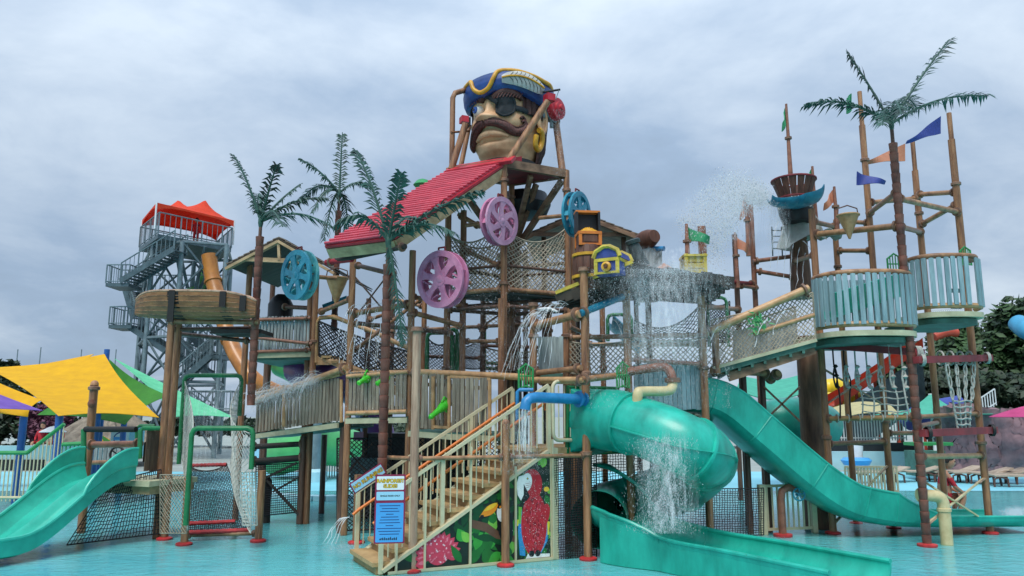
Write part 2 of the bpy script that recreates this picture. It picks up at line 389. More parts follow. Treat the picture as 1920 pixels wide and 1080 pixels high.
def net(c00, c10, c11, c01, nu, nv, r=.012, sag=(0, 0, 0), diamond=True, jit=.15, bulge=0):
    """rope net over a four-cornered sheet"""
    c00, c10, c11, c01 = map(V, (c00, c10, c11, c01)); sag = V(sag); m = MB(); nrm = (c10 - c00).cross(c01 - c00).normalized()
    J = [[(random.gauss(0, jit), random.gauss(0, jit)) for i in range(nu * 2 + 3)] for j in range(nv * 2 + 3)]
    def pt(u, v, i=0, j=0):
        if 0 < u < 1: u += J[j][i][0] / nu / 2
        if 0 < v < 1: v += J[j][i][1] / nv / 2
        w_ = 4 * u * (1 - u); return lerp(lerp(c00, c10, u), lerp(c01, c11, u), v) + sag * (w_ * (.25 + .75 * v)) + nrm * (bulge * w_ * 4 * v * (1 - v))
    if diamond:
        for k in range(-nv, nu + 1):
            for sg in (1, -1):
                ps = []
                for j in range(nv + 1):
                    i = k + j if sg > 0 else k + (nv - j)
                    if 0 <= i <= nu: ps.append(pt(i / nu, j / nv, i, j))
                if len(ps) > 1: m.tube(ps, r, 3, False)
    else:
        for i in range(nu + 1): m.tube([pt(i / nu, j / nv, i, j) for j in range(nv + 1)], r, 3, False)
        for j in range(nv + 1): m.tube([pt(i / nu, j / nv, i, j) for i in range(nu + 1)], r, 3, False)
    for ed in ([pt(i / nu, 0, i, 0) for i in range(nu + 1)], [pt(i / nu, 1, i, nv) for i in range(nu + 1)], [pt(0, j / nv, 0, j) for j in range(nv + 1)], [pt(1, j / nv, nu, j) for j in range(nv + 1)]): m.tube(ed, r * 1.5, 4, False)
    return m
def rail(parent, path, h, r=.025, mat='green_rail', nb=10, rb=.01, name='railing', low=.1):
    """tubular guard rail: top and bottom rails, end posts, upright bars"""
    a, b = V(path[0]), V(path[1]); z = V((0, 0, 1)); m = MB()
    m.tube([a, a + z * h, b + z * h, b], r, 8)
    m.tube([a + z * low, b + z * low], r * .8, 8)
    o = m.build(name, mat, parent)
    me = MB()
    bm_ = MB().tube([(0, 0, low), (0, 0, h)], rb, 6).mesh('baluster', mat)
    for i in range(1, nb): inst('baluster', bm_, parent, lerp(a, b, i / nb))
    return o
# ================================================================ SETTING
def plane(name, x0, x1, y0, y1, z, mat, nx=1, ny=1):
    m = MB(); m.grid(lambda u, v: (x0 + (x1 - x0) * u, y0 + (y1 - y0) * v, z), nx, ny); return S(m.build(name, mat))
M('ground_mat', '#9aa39c', .85, .15, .6, bump=.2); M('pool_paint', '#93e0e2', .55, .1, .4, c2='#6fcdd5', bump=.1, bscale=14); M('pool_pale', '#86ccd8', .55, .08, .5, c2='#76bfce')
plane('ground', -900, 900, -30, 1500, -.05, 'ground_mat')
plane('pool_floor', -45, 45, -4, 24.5, 0, 'pool_paint')
plane('pool_beach', -45, 45, 24.5, 33, .004, 'pool_pale')
m = bpy.data.materials.new('water'); m.use_nodes = True; t = m.node_tree; nd = t.nodes; MATS['water'] = m
nd.remove(nd['Principled BSDF'])
tr = nd.new('ShaderNodeBsdfTransparent'); tr.inputs[0].default_value = (.8, .97, .985, 1); gl = nd.new('ShaderNodeBsdfGlossy'); gl.inputs['Roughness'].default_value = .06
fr = nd.new('ShaderNodeFresnel'); fr.inputs[0].default_value = 1.33; ms = nd.new('ShaderNodeMixShader')
tcn = nd.new('ShaderNodeTexCoord'); mp = nd.new('ShaderNodeMapping'); mp.inputs['Scale'].default_value = (1, 1.7, 1); t.links.new(tcn.outputs['Object'], mp.inputs[0])
na = nd.new('ShaderNodeTexNoise'); na.inputs['Scale'].default_value = 2.6; na.inputs['Detail'].default_value = 5; na.inputs['Distortion'].default_value = .8
nb_ = nd.new('ShaderNodeTexNoise'); nb_.inputs['Scale'].default_value = 11; nb_.inputs['Detail'].default_value = 3
t.links.new(mp.outputs[0], na.inputs['Vector']); t.links.new(mp.outputs[0], nb_.inputs['Vector'])
ad = nd.new('ShaderNodeMath'); ad.operation = 'MULTIPLY_ADD'; t.links.new(nb_.outputs[0], ad.inputs[0]); ad.inputs[1].default_value = .35; t.links.new(na.outputs[0], ad.inputs[2])
bp = nd.new('ShaderNodeBump'); bp.inputs['Strength'].default_value = .4; bp.inputs['Distance'].default_value = .05; t.links.new(ad.outputs[0], bp.inputs['Height'])
for q in (gl, fr): t.links.new(bp.outputs[0], q.inputs['Normal'])
t.links.new(fr.outputs[0], ms.inputs[0]); t.links.new(tr.outputs[0], ms.inputs[1]); t.links.new(gl.outputs[0], ms.inputs[2]); t.links.new(ms.outputs[0], nd['Material Output'].inputs[0])
wt = plane('water', -45, 45, -4, 24.5, .016, 'water')

# ================================================================ STAIRCASE with painted side panels
S0 = G(700, 1080); ua = R(26); U = V((math.cos(ua), math.sin(ua), 0)); W = V((-math.sin(ua), math.cos(ua), 0)); Z = V((0, 0, 1))
NS, RUN, RISE, SW = 10, .29, .178, 1.35
LH = NS * RISE
def st(u, w_, z): return S0 + U * u + W * w_ + Z * z
stairs = T('staircase', 'tan staircase with cream railings and orange handrails rising from the water', 'staircase', st(0, SW / 2, 0))
for i in range(NS):
    u0 = i * RUN; h = (i + 1) * RISE; rr = stairs
    m = MB(); m.box(st(u0 + RUN / 2 + .01, SW / 2, h - .03), RUN + .05, SW - .02, .06, ua); m.build('tread', 'stair_tan', stairs)
    m = MB(); m.box(st(u0 + RUN / 2 + .03, SW / 2, (h - .06) / 2), RUN - .03, SW - .06, h - .062, ua); m.build('riser', 'stair_riser', stairs)
UL = NS * RUN; UE = UL + 1.25
m = MB(); m.box(st((UL + UE) / 2 + .02, SW / 2 + .15, LH - .05), UE - UL, SW + .3, .1, ua); m.build('landing', 'stair_tan', stairs)
# stringers
for w_ in (0, SW):
    m = MB(); m.bar(st(.12, w_, .06), st(UL, w_, LH - .05), .05, .16, W); m.build('stringer', 'cream_rail', stairs)
# railings
slope = RISE / RUN
def zr(u): return u * slope
bal = MB().tube([(0, 0, 0), (0, 0, .86)], .011, 6).mesh('baluster', 'cream_rail')
for side, w_ in enumerate((-.01, SW + .01)):
    m = MB(); a0 = .1; a1 = UL + .02
    m.bar(st(a0, w_, zr(a0) + 1.02), st(a1, w_, zr(a1) + 1.02), .05, .05)
    r_ = m.build('top_rail', 'cream_rail', stairs)
    for u in (a0, 1.05, 2.1, a1): 
        m = MB(); m.bar(st(u, w_, (0 if side == 0 else zr(u)) + .02), st(u, w_, zr(u) + 1.0), .06, .06, U); m.build('rail_post', 'cream_rail', stairs)
    nb = 26
    for k in range(1, nb):
        u = a0 + (a1 - a0) * k / nb; inst('baluster', bal, stairs, st(u, w_, zr(u) + .12))
    wi = w_ + (.09 if side == 0 else -.09)
    hp = [st(a0 - .1, wi, zr(a0) + .66), st(a0, wi, zr(a0) + .74), st(a1 + .0, wi, zr(a1) + .74)]
    MB().tube(hp, .026, 10).build('handrail', 'orange_rail', stairs)
    for u in (.9, 1.9, 2.9): MB().tube([st(u, w_, zr(u) + .62), st(u, wi, zr(u) + .62), st(u, wi, zr(u) + .72)], .009, 6).build('handrail_bracket', 'orange_rail', stairs)
# landing rail, rounded cream tube loop
def loop(parent, a, b, z0, z1, r, mat, name, rad=.12, n=4):
    a, b = V(a), V(b); d = (b - a).normalized(); pts = []
    for (c, s1, e1) in ((a + d * rad + Z * (z0 + rad), PI, 1.5 * PI), (b - d * rad + Z * (z0 + rad), 1.5 * PI, 2 * PI), (b - d * rad + Z * (z1 - rad), 0, .5 * PI), (a + d * rad + Z * (z1 - rad), .5 * PI, PI)):
        for k in range(n + 1):
            q = s1 + (e1 - s1) * k / n; pts.append(c + d * (math.cos(q) * rad) + Z * (math.sin(q) * rad))
    return MB().tube(pts, r, 10, closed=True).build(name, mat, parent)
lp0, lp1 = st(UL + .1, -.02, 0), st(UL + .66, -.02, 0)
loop(stairs, lp0, lp1, LH + .12, LH + 1.1, .033, 'cream_rail', 'guard_loop')
for k in range(1, 5): inst('baluster', MATS and bal, stairs, lerp(lp0, lp1, k / 5) + Z * (LH + .17))
# painted panels under the near stringer
def mural(name, pts, label):
    """flat printed board; returns a function that lays coloured shapes on it, each a hair prouder than the last"""
    poly = [st(u, -.045, z) for u, z in pts]; m = MB(); m.prism(poly, W * .03)
    return m
layer = [0]
def shape(mb, pts, ci, lay):
    mb.cur = ci; o = -.0465 - .0012 * lay; mb.add([st(u, o, z) for u, z in pts], [tuple(range(len(pts)))])
PANEL_COL = ['#14261c', '#1f6f2b', '#39a03a', '#7cc04a', '#d7415a', '#ee7f92', '#f6d3d8', '#ef8f1d', '#f5c232', '#f2f2ee', '#15171a', '#6b4a38', '#c2202f', '#8f1626', '#2f93cf', '#e8d83a', '#0f4a24']
PM = [M('print_%s' % c[1:], c, .45, .12, 9) for c in PANEL_COL]
def ell(cx, cz, rx, rz, n=14, a=0, a0=0, a1=2 * PI):
    return [(cx + math.cos(a) * rx * math.cos(q) - math.sin(a) * rz * math.sin(q), cz + math.sin(a) * rx * math.cos(q) + math.cos(a) * rz * math.sin(q)) for q in [a0 + (a1 - a0) * k / n for k in range(n)]]
def leafp(cx, cz, l, wd, a, n=6):
    up = [(l * k / n, wd * math.sin(PI * (k / n) ** .8)) for k in range(n + 1)]; dn = [(x, -y) for x, y in up[::-1][1:-1]]
    return [(cx + math.cos(a) * x - math.sin(a) * y, cz + math.sin(a) * x + math.cos(a) * y) for x, y in up + dn]
def clipped(pts, u0, u1):
    """keep a print inside its board: under the stringer, above the foot, between its ends"""
    def cut(ps, f):
        o = []
        for a, b in zip(ps, ps[1:] + ps[:1]):
            fa, fb = f(a), f(b)
            if fa >= 0: o.append(a)
            if (fa >= 0) != (fb >= 0): t_ = fa / (fa - fb); o.append((a[0] + (b[0] - a[0]) * t_, a[1] + (b[1] - a[1]) * t_))
        return o
    for f in (lambda p: p[0] - u0, lambda p: u1 - p[0], lambda p: p[1] - .05, lambda p: zr(p[0]) - .06 - p[1]):
        if len(pts) < 3: return []
        pts = cut(pts, f)
    return pts if len(pts) > 2 else []
rng = random.Random(5)
cuts = [(.32, .76), (.76, 1.5), (1.5, 2.28), (2.28, UL + .02)]
arts = {0: [], 1: [], 2: [], 3: []}
def art(i, ci, pts): arts[i].append((ci, pts))
# flower
for i in (0, 1, 2):
    for k in range(60):
        art(i, rng.choice((16, 16, 1, 1, 16)), leafp(rng.uniform(.3, 2.3), rng.uniform(.1, 1.3), rng.uniform(.12, .38), rng.uniform(.03, .08), rng.uniform(0, 6.3)))
fc = (.98, .28)
for k in range(13):
    a = PI * (.0 + 1.0 * k / 12); art(0, 4, leafp(fc[0] + .13 * math.cos(a), fc[1] - .08 + .13 * math.sin(a), .25, .07, a)); art(1, 4, leafp(fc[0] + .13 * math.cos(a), fc[1] - .08 + .13 * math.sin(a), .25, .07, a))
    art(0, 5, leafp(fc[0] + .2 * math.cos(a), fc[1] - .08 + .2 * math.sin(a), .13, .025, a)); art(1, 5, leafp(fc[0] + .2 * math.cos(a), fc[1] - .08 + .2 * math.sin(a), .13, .025, a))
for i in (0, 1):
    art(i, 4, ell(fc[0], fc[1], .2, .2, 20)); 
    for k in range(46):
        q = rng.uniform(0, 6.3); rr_ = .19 * math.sqrt(rng.random()); art(i, rng.choice((5, 6, 5)), ell(fc[0] + rr_ * math.cos(q), fc[1] + rr_ * math.sin(q), .013, .013, 6))
art(0, 4, leafp(.62, .1, .3, .08, .2)); art(0, 5, leafp(.66, .12, .2, .03, .2))
# leaves and toucan
for k in range(16):
    for i_ in (1, 2): art(i_, rng.choice((1, 2, 1, 2, 3)), leafp(rng.uniform(1.3, 2.2), rng.uniform(.05, .55), rng.uniform(.2, .4), rng.uniform(.05, .09), rng.uniform(-.6, 3.6)))
    art(2, rng.choice((1, 2, 1, 16)), leafp(rng.uniform(1.5, 2.3), rng.uniform(.05, .5), rng.uniform(.2, .4), rng.uniform(.05, .1), rng.uniform(0, 6.2)))
    art(2, rng.choice((1, 16)), leafp(rng.uniform(1.5, 2.3), rng.uniform(.6, 1.3), rng.uniform(.15, .3), rng.uniform(.04, .08), rng.uniform(0, 6.2)))
for i in (2,):
    art(i, 11, [(1.5, .6), (1.75, .52), (1.95, .4), (2.3, .32), (2.3, .42), (2.0, .5), (1.8, .64), (1.5, .72)])
    art(i, 10, ell(2.1, .62, .14, .34, 18, .15)); art(i, 9, ell(2.03, .78, .075, .13, 16, .1)); art(i, 10, ell(2.0, .9, .05, .05, 10))
    art(i, 10, leafp(1.98, .905, .4, .06, PI + .52)); art(i, 7, leafp(1.98, .92, .37, .075, PI + .5)); art(i, 8, leafp(1.97, .945, .28, .035, PI + .45))
    art(i, 10, leafp(1.73, .77, .1, .035, PI + .75)); art(i, 7, ell(2.015, .88, .02, .02, 8))
# macaw
for k in range(90):
    art(3, rng.choice((1, 2, 16, 1, 3, 16)), leafp(rng.uniform(2.2, 3.0), rng.uniform(.05, 1.75), rng.uniform(.1, .28), rng.uniform(.03, .07), rng.uniform(0, 6.2)))
art(3, 8, ell(2.85, 1.12, .05, .04)); art(3, 15, ell(2.32, .62, .05, .05))
mc = 2.6
art(3, 14, [(mc - .25, .8), (mc - .2, .82), (mc - .14, .1), (mc - .24, .12), (mc - .27, .5)]); art(3, 3, [(mc - .26, .86), (mc - .2, .86), (mc - .22, .6), (mc - .26, .6)])
art(3, 14, [(mc + .2, .6), (mc + .3, .6), (mc + .26, .3), (mc + .14, .12), (mc + .12, .3)]); art(3, 15, [(mc + .26, .62), (mc + .31, .6), (mc + .29, .4), (mc + .26, .4)])
art(3, 12, ell(mc + .02, .58, .235, .5, 24)); art(3, 12, ell(mc - .02, 1.2, .19, .25, 22)); art(3, 12, ell(mc + .2, .7, .1, .2, 16, -.3))
for k in range(60):
    q = rng.uniform(0, 6.3); s_ = math.sqrt(rng.random()); art(3, rng.choice((13, 13, 4)), leafp(mc + .02 + .2 * s_ * math.cos(q), .58 + .45 * s_ * math.sin(q), .06, .012, -1.5 + rng.uniform(-.3, .3)))
art(3, 9, ell(mc - .12, 1.24, .1, .15, 16, -.2)); art(3, 9, [(mc - .3, 1.22), (mc - .26, 1.34), (mc - .16, 1.36), (mc - .13, 1.22), (mc - .17, 1.05), (mc - .22, .96), (mc - .28, 1.05)])
art(3, 10, [(mc - .17, 1.22), (mc - .1, 1.1), (mc - .06, 1.02), (mc - .12, .95), (mc - .2, .96), (mc - .17, 1.05)]); art(3, 10, ell(mc - .1, 1.3, .018, .018, 8)); art(3, 15, ell(mc - .1, 1.3, .009, .009, 8))
for k in range(3): art(3, 13, [(mc - .14, 1.22 - k * .03), (mc - .04, 1.235 - k * .03), (mc - .04, 1.229 - k * .03), (mc - .14, 1.214 - k * .03)])
art(3, 9, [(mc - .14, .06), (mc + .3, .06), (mc + .3, .11), (mc - .1, .13)]); art(3, 10, ell(mc - .03, .13, .05, .05)); art(3, 10, ell(mc + .08, .13, .05, .05))
for k in range(50): art(3, 9, ell(mc + rng.gauss(.05, .2), rng.gauss(.75, .35), .006, .006, 5))
for i, (u0, u1) in enumerate(cuts):
    m = MB(); pts = clipped([(u0, 0), (u1, 0), (u1, 3), (u0, 3)], u0, u1); m.prism([st(u, -.045, z) for u, z in pts], W * .02)
    for lay, (ci, ps) in enumerate(arts[i]):
        ps = clipped(ps, u0, u1)
        if ps: m.cur = ci; m.add([st(u, -.046 - .00008 * (lay + 1), z) for u, z in ps], [tuple(range(len(ps)))])
    m.build('mural_panel', PM, stairs, smooth=False, label=['printed panel with pink ginger flower', 'printed panel with leaves and toucan beak', 'printed panel with toucan on a branch', 'printed panel with red macaw'][i])
for u in (.32, .76, 1.5, 2.28, UL + .06):
    m = MB(); m.bar(st(u, -.06, .02), st(u, -.06, max(.12, zr(u) + (.1 if u > 2.2 else .9))), .045, .03, U); m.build('panel_post', 'cream_rail', stairs)
m = MB(); m.bar(st(.2, -.065, .03), st(UL + .06, -.065, .03), .03, .045); m.build('panel_foot', 'cream_rail', stairs)
# support wall panel, cream, at the landing's right side
m = MB(); m.box(st(UL + .12, -.03, LH / 2), .1, .04, LH, ua); m.build('corner_panel', 'cream_rail', stairs)

# ---------------------------------------------------------------- signs
def text(s, size, loc, xa, za, mat, parent, name='lettering', depth=.002, align='CENTER', bold=0.):
    c = bpy.data.curves.new(name, 'FONT'); c.body = s; c.size = size; c.align_x = align; c.align_y = 'CENTER'; c.extrude = depth; c.offset = bold
    c.space_character = 1.0
    o = bpy.data.objects.new(name, c); col.objects.link(o); dg = bpy.context.evaluated_depsgraph_get(); me = bpy.data.meshes.new_from_object(o.evaluated_get(dg))
    bpy.data.objects.remove(o); bpy.data.curves.remove(c)
    me.materials.clear(); me.materials.append(MATS[mat])
    xa, za = V(xa).normalized(), V(za).normalized(); n = xa.cross(za)
    mtx = Matrix((xa, za, n)).transposed().to_4x4(); me.transform(mtx); o = bpy.data.objects.new(name, me); col.objects.link(o); o.parent = parent; o.location = V(loc) - wloc(parent); return o
pA = G(773, 1074)
sg = P(731, 954, 11.05)
sign = T('rules_sign', 'tall blue rules board headed in yellow lettering, hung on the staircase railing', 'sign', sg)
xa = V((math.cos(R(8)), math.sin(R(8)), 0)); za = V((math.sin(R(-1)), 0, 1)).normalized(); za = (za - xa * za.dot(xa)).normalized(); yb = za.cross(xa)  # yb points away from the viewer
pw, ph_ = .42, .93
def onsign(x, z, k): return sg + xa * (x * pw / 2) + za * (z * ph_ / 2) - yb * k
def rrect(x0, x1, z0, z1, k, rad=.06):
    pts = []
    for cx_, cz_, s1 in ((x1 - rad, z1 - rad * .5, 0), (x0 + rad, z1 - rad * .5, .5 * PI), (x0 + rad, z0 + rad * .5, PI), (x1 - rad, z0 + rad * .5, 1.5 * PI)):
        for q in range(4): an = s1 + q * PI / 6; pts.append(onsign(cx_ + rad * math.cos(an), cz_ + rad * .5 * math.sin(an), k))
    return pts
MB().prism(rrect(-1, 1, -1, 1, 0), yb * .02).build('board', 'sign_maroon', sign, smooth=False)
for nm, z0, z1, mt in (('heading_field', .55, .95, 'sign_white'), ('notice_field', .25, .5, 'sign_sky'), ('rules_field', -.96, .17, 'sign_blue')):
    MB().add(rrect(-.9, .9, z0, z1, .003), [tuple(range(16))]).build(nm, mt, sign, smooth=False)
for s_, zz in (('RAINFOREST', .81), ('SLIDES', .66)):
    text(s_, .066, onsign(0, zz, .004), xa, za, 'ink_dark', sign, bold=.005, depth=.0005); text(s_, .066, onsign(0, zz, .006), xa, za, 'ink_yellow', sign, bold=.0015, depth=.0005)
text('SINGLE RIDER ONLY', .03, onsign(0, .375, .004), xa, za, 'ink_dark', sign, bold=.0008, depth=.0005)
for k in range(11):
    zz = .08 - k * .082; wl = rng.uniform(.45, .82) if k % 4 != 3 else .25
    MB().add([onsign(-wl, zz, .004), onsign(wl, zz, .004), onsign(wl, zz + .022, .004), onsign(-wl, zz + .022, .004)], [(0, 1, 2, 3)]).build('text_line', 'ink_navy', sign, smooth=False)
m = MB()
for k in range(9): m.add([onsign(-.62 + k * .13, -.9, .004), onsign(-.54 + k * .13, -.9, .004), onsign(-.53 + k * .13, -.84 + .02 * (k % 3), .004), onsign(-.63 + k * .13, -.86 + .015 * (k % 2), .004)], [(0, 1, 2, 3)])
m.build('maker_mark', 'ink_dark', sign, smooth=False)
sg2 = P(690, 897, 12.6)
sign2 = T('warning_sign', 'small slanted warning board with yellow lettering on the far stair rail', 'sign', sg2)
xs = (U * 1 + Z * slope).normalized(); zs = (Z - xs * Z.dot(xs)).normalized(); ys = zs.cross(xs)
MB().box(sg2, .56, .02, .15, ax=(xs, ys, zs)).build('board', 'sign_sky', sign2, smooth=False)
MB().box(sg2 + ys * .012, .6, .012, .19, ax=(xs, ys, zs)).build('border', 'sign_maroon', sign2, smooth=False)
text('NO RUNNING', .083, sg2 - ys * .012, xs, zs, 'ink_dark', sign2, bold=.006, depth=.0005); text('NO RUNNING', .083, sg2 - ys * .014, xs, zs, 'ink_yellow', sign2, bold=.0008, depth=.0005)

# ================================================================ FRONT POSTS beside the stairs
fp = T('front_post_frame', 'row of tall brown log posts with red foot plates in front of the staircase', 'post frame', G(948, 1062))
A, B, C = G(773, 1073), G(948, 1062), G(1103, 1050)
post(fp, A.xy, .02, ZY(618, A.y), .083, 'post_pale', cap='flange'); post(fp, B.xy, .02, ZY(795, B.y), .08, cap='dome'); post(fp, C.xy, .02, ZY(506, C.y), .085, cap='flange', collars=(ZY(850, C.y), ZY(700, C.y)))
zA = ZY(857, B.y)
pipe(fp, (A.x, A.y, zA), (B.x, B.y, zA), .04); pipe(fp, (B.x, B.y, zA), (C.x, C.y, zA), .04)
D = P(715, 857, 13.4); pipe(fp, D, (A.x, A.y, zA), .04)
fl = G(668, 1019); post(fp, fl.xy, .02, ZY(890, fl.y), .09)
# blue spout pipe
bs = T('blue_spout_pipe', 'bright blue elbow water pipe with flange pouring onto the stair landing', 'pipe', P(1040, 752, 12.2))
q0, q1, q2 = P(1095, 749, C.y), P(1005, 745, 12.3), P(984, 768, 12.2)
MB().tube([q0, lerp(q0, q1, .6), q1] + [P(994, 747, 12.25), P(987, 753, 12.2), q2], .085, 14).build('pipe_body', 'blue_spout', bs)
MB().lathe(q0 - V((.05, 0, 0)), [(.09, -.05), (.15, -.045), (.15, 0), (.09, .005)], (q1 - q0).normalized(), 18).build('pipe_flange', 'blue_spout', bs)
MB().lathe(lerp(q0, q1, .12), [(.1, -.02), (.135, -.015), (.135, .015), (.1, .02)], (q1 - q0).normalized(), 18).build('pipe_collar', 'blue_spout', bs)
q = [P(970, 790, 12.9), P(970, 735, 12.9), P(974, 731, 12.9), P(1000, 731, 12.9)]
MB().tube(q, .032, 10).build('riser_pipe', 'blue_spout', bs)
# cream upper pipe
cp = T('cream_drip_pipe', 'cream and brown bent water pipe above the green tube slide', 'pipe', P(1230, 735, 12.6))
MB().tube(bez([P(1180, 697, 13.2), P(1240, 688, 12.9), P(1256, 697, 12.8), P(1261, 712, 12.75)], 5), .075, 14).build('pipe_body', 'pipe_rust', cp)
MB().lathe(P(1261, 712, 12.75), [(.08, -.05), (.13, -.045), (.13, .03), (.08, .035)], n=18).build('pipe_flange', 'flange', cp)
MB().tube(bez([P(1261, 712, 12.75), P(1260, 726, 12.7), P(1250, 733, 12.65), P(1205, 734, 12.45), P(1196, 739, 12.4), P(1195, 770, 12.4)], 5), .082, 14).build('outlet_pipe', 'cream_pipe', cp)

# ================================================================ TUBE SLIDE and open run-out
tsl = T('tube_slide', 'big green enclosed tube slide that curls round beside the stair landing', 'slide', G(1240, 1010))
path = bez([P(1105, 786, 13.5), P(1165, 790, 12.9), P(1235, 812, 12.3), P(1300, 842, 12.1), P(1322, 862, 12.75), P(1290, 900, 13.9), P(1210, 935, 14.5), P(1140, 955, 14.2), P(1122, 975, 13.2)], 7)
n = len(path); RT = .47
radii = [RT * (1.08 if i < 8 else 1) for i in range(n)]
body = MB().tube(path, RT, 28, False, radii).build('tube_shell', 'teal_slide', tsl)
for i in (9, 21, 28, 36):
    t_ = (path[i + 1] - path[i - 1]).normalized(); MB().lathe(path[i] - t_ * .03, [(RT * .98, 0), (RT * 1.09, .005), (RT * 1.09, .055), (RT * .98, .06)], t_, 28, False).build('joint_flange', 'teal_slide', tsl)
# seam flange along the near side
seam = []
for i in range(9, 30):
    t_ = (path[i + 1] - path[i - 1]).normalized(); s_ = t_.cross(Z).normalized(); u_ = s_.cross(t_); s_ = s_ if s_.y < 0 or i > 22 else -s_
    seam.append((path[i] + s_ * RT * 1.0 - u_ * .03, path[i] + s_ * RT * 1.08 - u_ * .03))
m = MB(); m.slab(lambda a, b: lerp(seam[min(20, round(a * 20))][0], seam[min(20, round(a * 20))][1], b), 20, 1, .02); m.build('seam_flange', 'teal_slide', tsl, smooth=False)
# square green entry frame
ef = P(1112, 788, 13.55); t_ = (path[1] - path[0]).normalized(); s_ = t_.cross(Z).normalized(); u_ = s_.cross(t_)
m = MB(); m.tube([ef + s_ * a + u_ * b for a, b in ((-.6, -.56), (.6, -.56), (.6, .56), (-.6, .56))], .045, 8, closed=True); m.build('entry_frame', 'green_pipe', tsl)
m = MB(); m.grid(lambda a, b: lerp(ef + (lambda q: s_ * max(-.56, min(.56, 1.0 * math.cos(q))) + u_ * max(-.54, min(.54, 1.0 * math.sin(q))))(2 * PI * a), path[4] + (s_ * math.cos(2 * PI * a) + u_ * math.sin(2 * PI * a)) * RT * 1.06, b), 32, 4, True); m.build('entry_funnel', 'teal_slide', tsl)
q = P(1196, 772, 12.42); MB().lathe(q, [(.11, -.1), (.16, -.3), (.17, -.05), (.14, .03)], (.1, -.1, 1), 18).build('inlet_collar', 'teal_slide', tsl)
# run-out flume: a half pipe from the mouth, turning right
ro = T('slide_run_out', 'open green half-pipe flume lying on the water in the foreground', 'slide', G(1350, 1060))
fpath = bez([P(1128, 968, 13.9), P(1178, 1002, 13.0), G(1285, 1064) + Z * .1, G(1420, 1094) + Z * .08, G(1620, 1142) + Z * .08], 8); nf = len(fpath)
def flume(u, v):
    i = u * (nf - 1); k = min(nf - 2, int(i)); p = lerp(fpath[k], fpath[k + 1], i - k); t_ = (fpath[min(nf - 1, k + 2)] - fpath[max(0, k - 1)]); t_.z = 0; t_.normalize(); s_ = V((t_.y, -t_.x, 0))   # s_ toward the viewer
    af = R(96) + R(100) * max(0, 1 - u / .3) ** 1.2; an = R(92) - R(78) * max(0, 1 - u / .2) ** .8; q = -af + v * (af + an); rx = .5 + .08 * min(1, u * 3)
    return p + s_ * (math.sin(q) * rx) + Z * (.4 - math.cos(q) * .4 * (1 + .3 * max(0, 1 - u / .25)) - .02)
MB().slab(flume, nf * 2, 26, .03).build('flume_bed', 'teal_slide', ro)
for v in (0, 1):
    MB().tube([flume(i / 40, v) for i in range(41)], .032, 8).build('rim', 'teal_slide', ro)
for u in (.5, .75): MB().tube([flume(u, j / 20) + V((0, 0, .012)) for j in range(21)], .016, 6).build('joint_flange', 'teal_slide', ro)
# outer skirt under the near rim
m = MB(); m.slab(lambda u, v: (lambda p: V((p.x, p.y, .012 + (p.z - .012) * (1 - v))))(flume(.24 + .76 * u, 1)), 30, 1, .012); m.build('side_skirt', 'teal_slide', ro)
# ================================================================ SECOND OPEN SLIDE, right
sl2 = T('open_slide', 'long steep open green slide running down to the right behind the rope frame', 'slide', G(1600, 985))
c0 = [P(1270, 765, 15.2), P(1330, 775, 15.25), P(1395, 828, 15.35), P(1480, 900, 15.5), P(1560, 955, 15.6), P(1620, 972, 15.7), P(1672, 978, 15.8), P(1760, 978, 16.0), P(1900, 978, 16.3)]
bed = bez(c0, 6); nb2 = len(bed)
bed = [V((p.x, p.y, max(p.z, .1))) for p in bed]
def sl_near(u, v):
    i = u * (nb2 - 1); k = min(nb2 - 2, int(i)); p = lerp(bed[k], bed[k + 1], i - k); t_ = (bed[min(nb2 - 1, k + 2)] - bed[max(0, k - 1)]); t_.normalize(); s_ = V((t_.y, -t_.x, 0)).normalized(); up = s_.cross(t_); up = up if up.z > 0 else -up
    h = .58 if u < .7 else max(.16, .58 - (u - .7) * 2.8)
    prof = [(-.56, h), (-.55, h * .5), (-.53, .06), (-.42, -.03), (0, -.06), (.42, -.03), (.53, .06), (.55, h * .5), (.56, h)]
    j = v * 8; b = min(7, int(j)); f = j - b; x = prof[b][0] * (1 - f) + prof[b + 1][0] * f; y = prof[b][1] * (1 - f) + prof[b + 1][1] * f
    return p + s_ * x + up * y
MB().slab(sl_near, nb2, 16, .03).build('flume_bed', 'teal_slide', sl2)
for v in (0, 1): MB().tube([sl_near(i / 60, v) for i in range(61)], .028, 8).build('rim', 'teal_slide', sl2)
for u in (.1, .24, .4, .56, .7): 
    MB().tube([sl_near(u, .5 + .5 * j / 10) + V((0, -.012, 0)) for j in range(11)], .018, 6).build('joint_flange', 'teal_slide', sl2)
m = MB(); pe = P(1705, 960, 15.2); m.lathe((pe.x - .55, pe.y + .25, 0), [(.62, 0), (.62, .5), (.58, .53)], n=24, cap=False); 
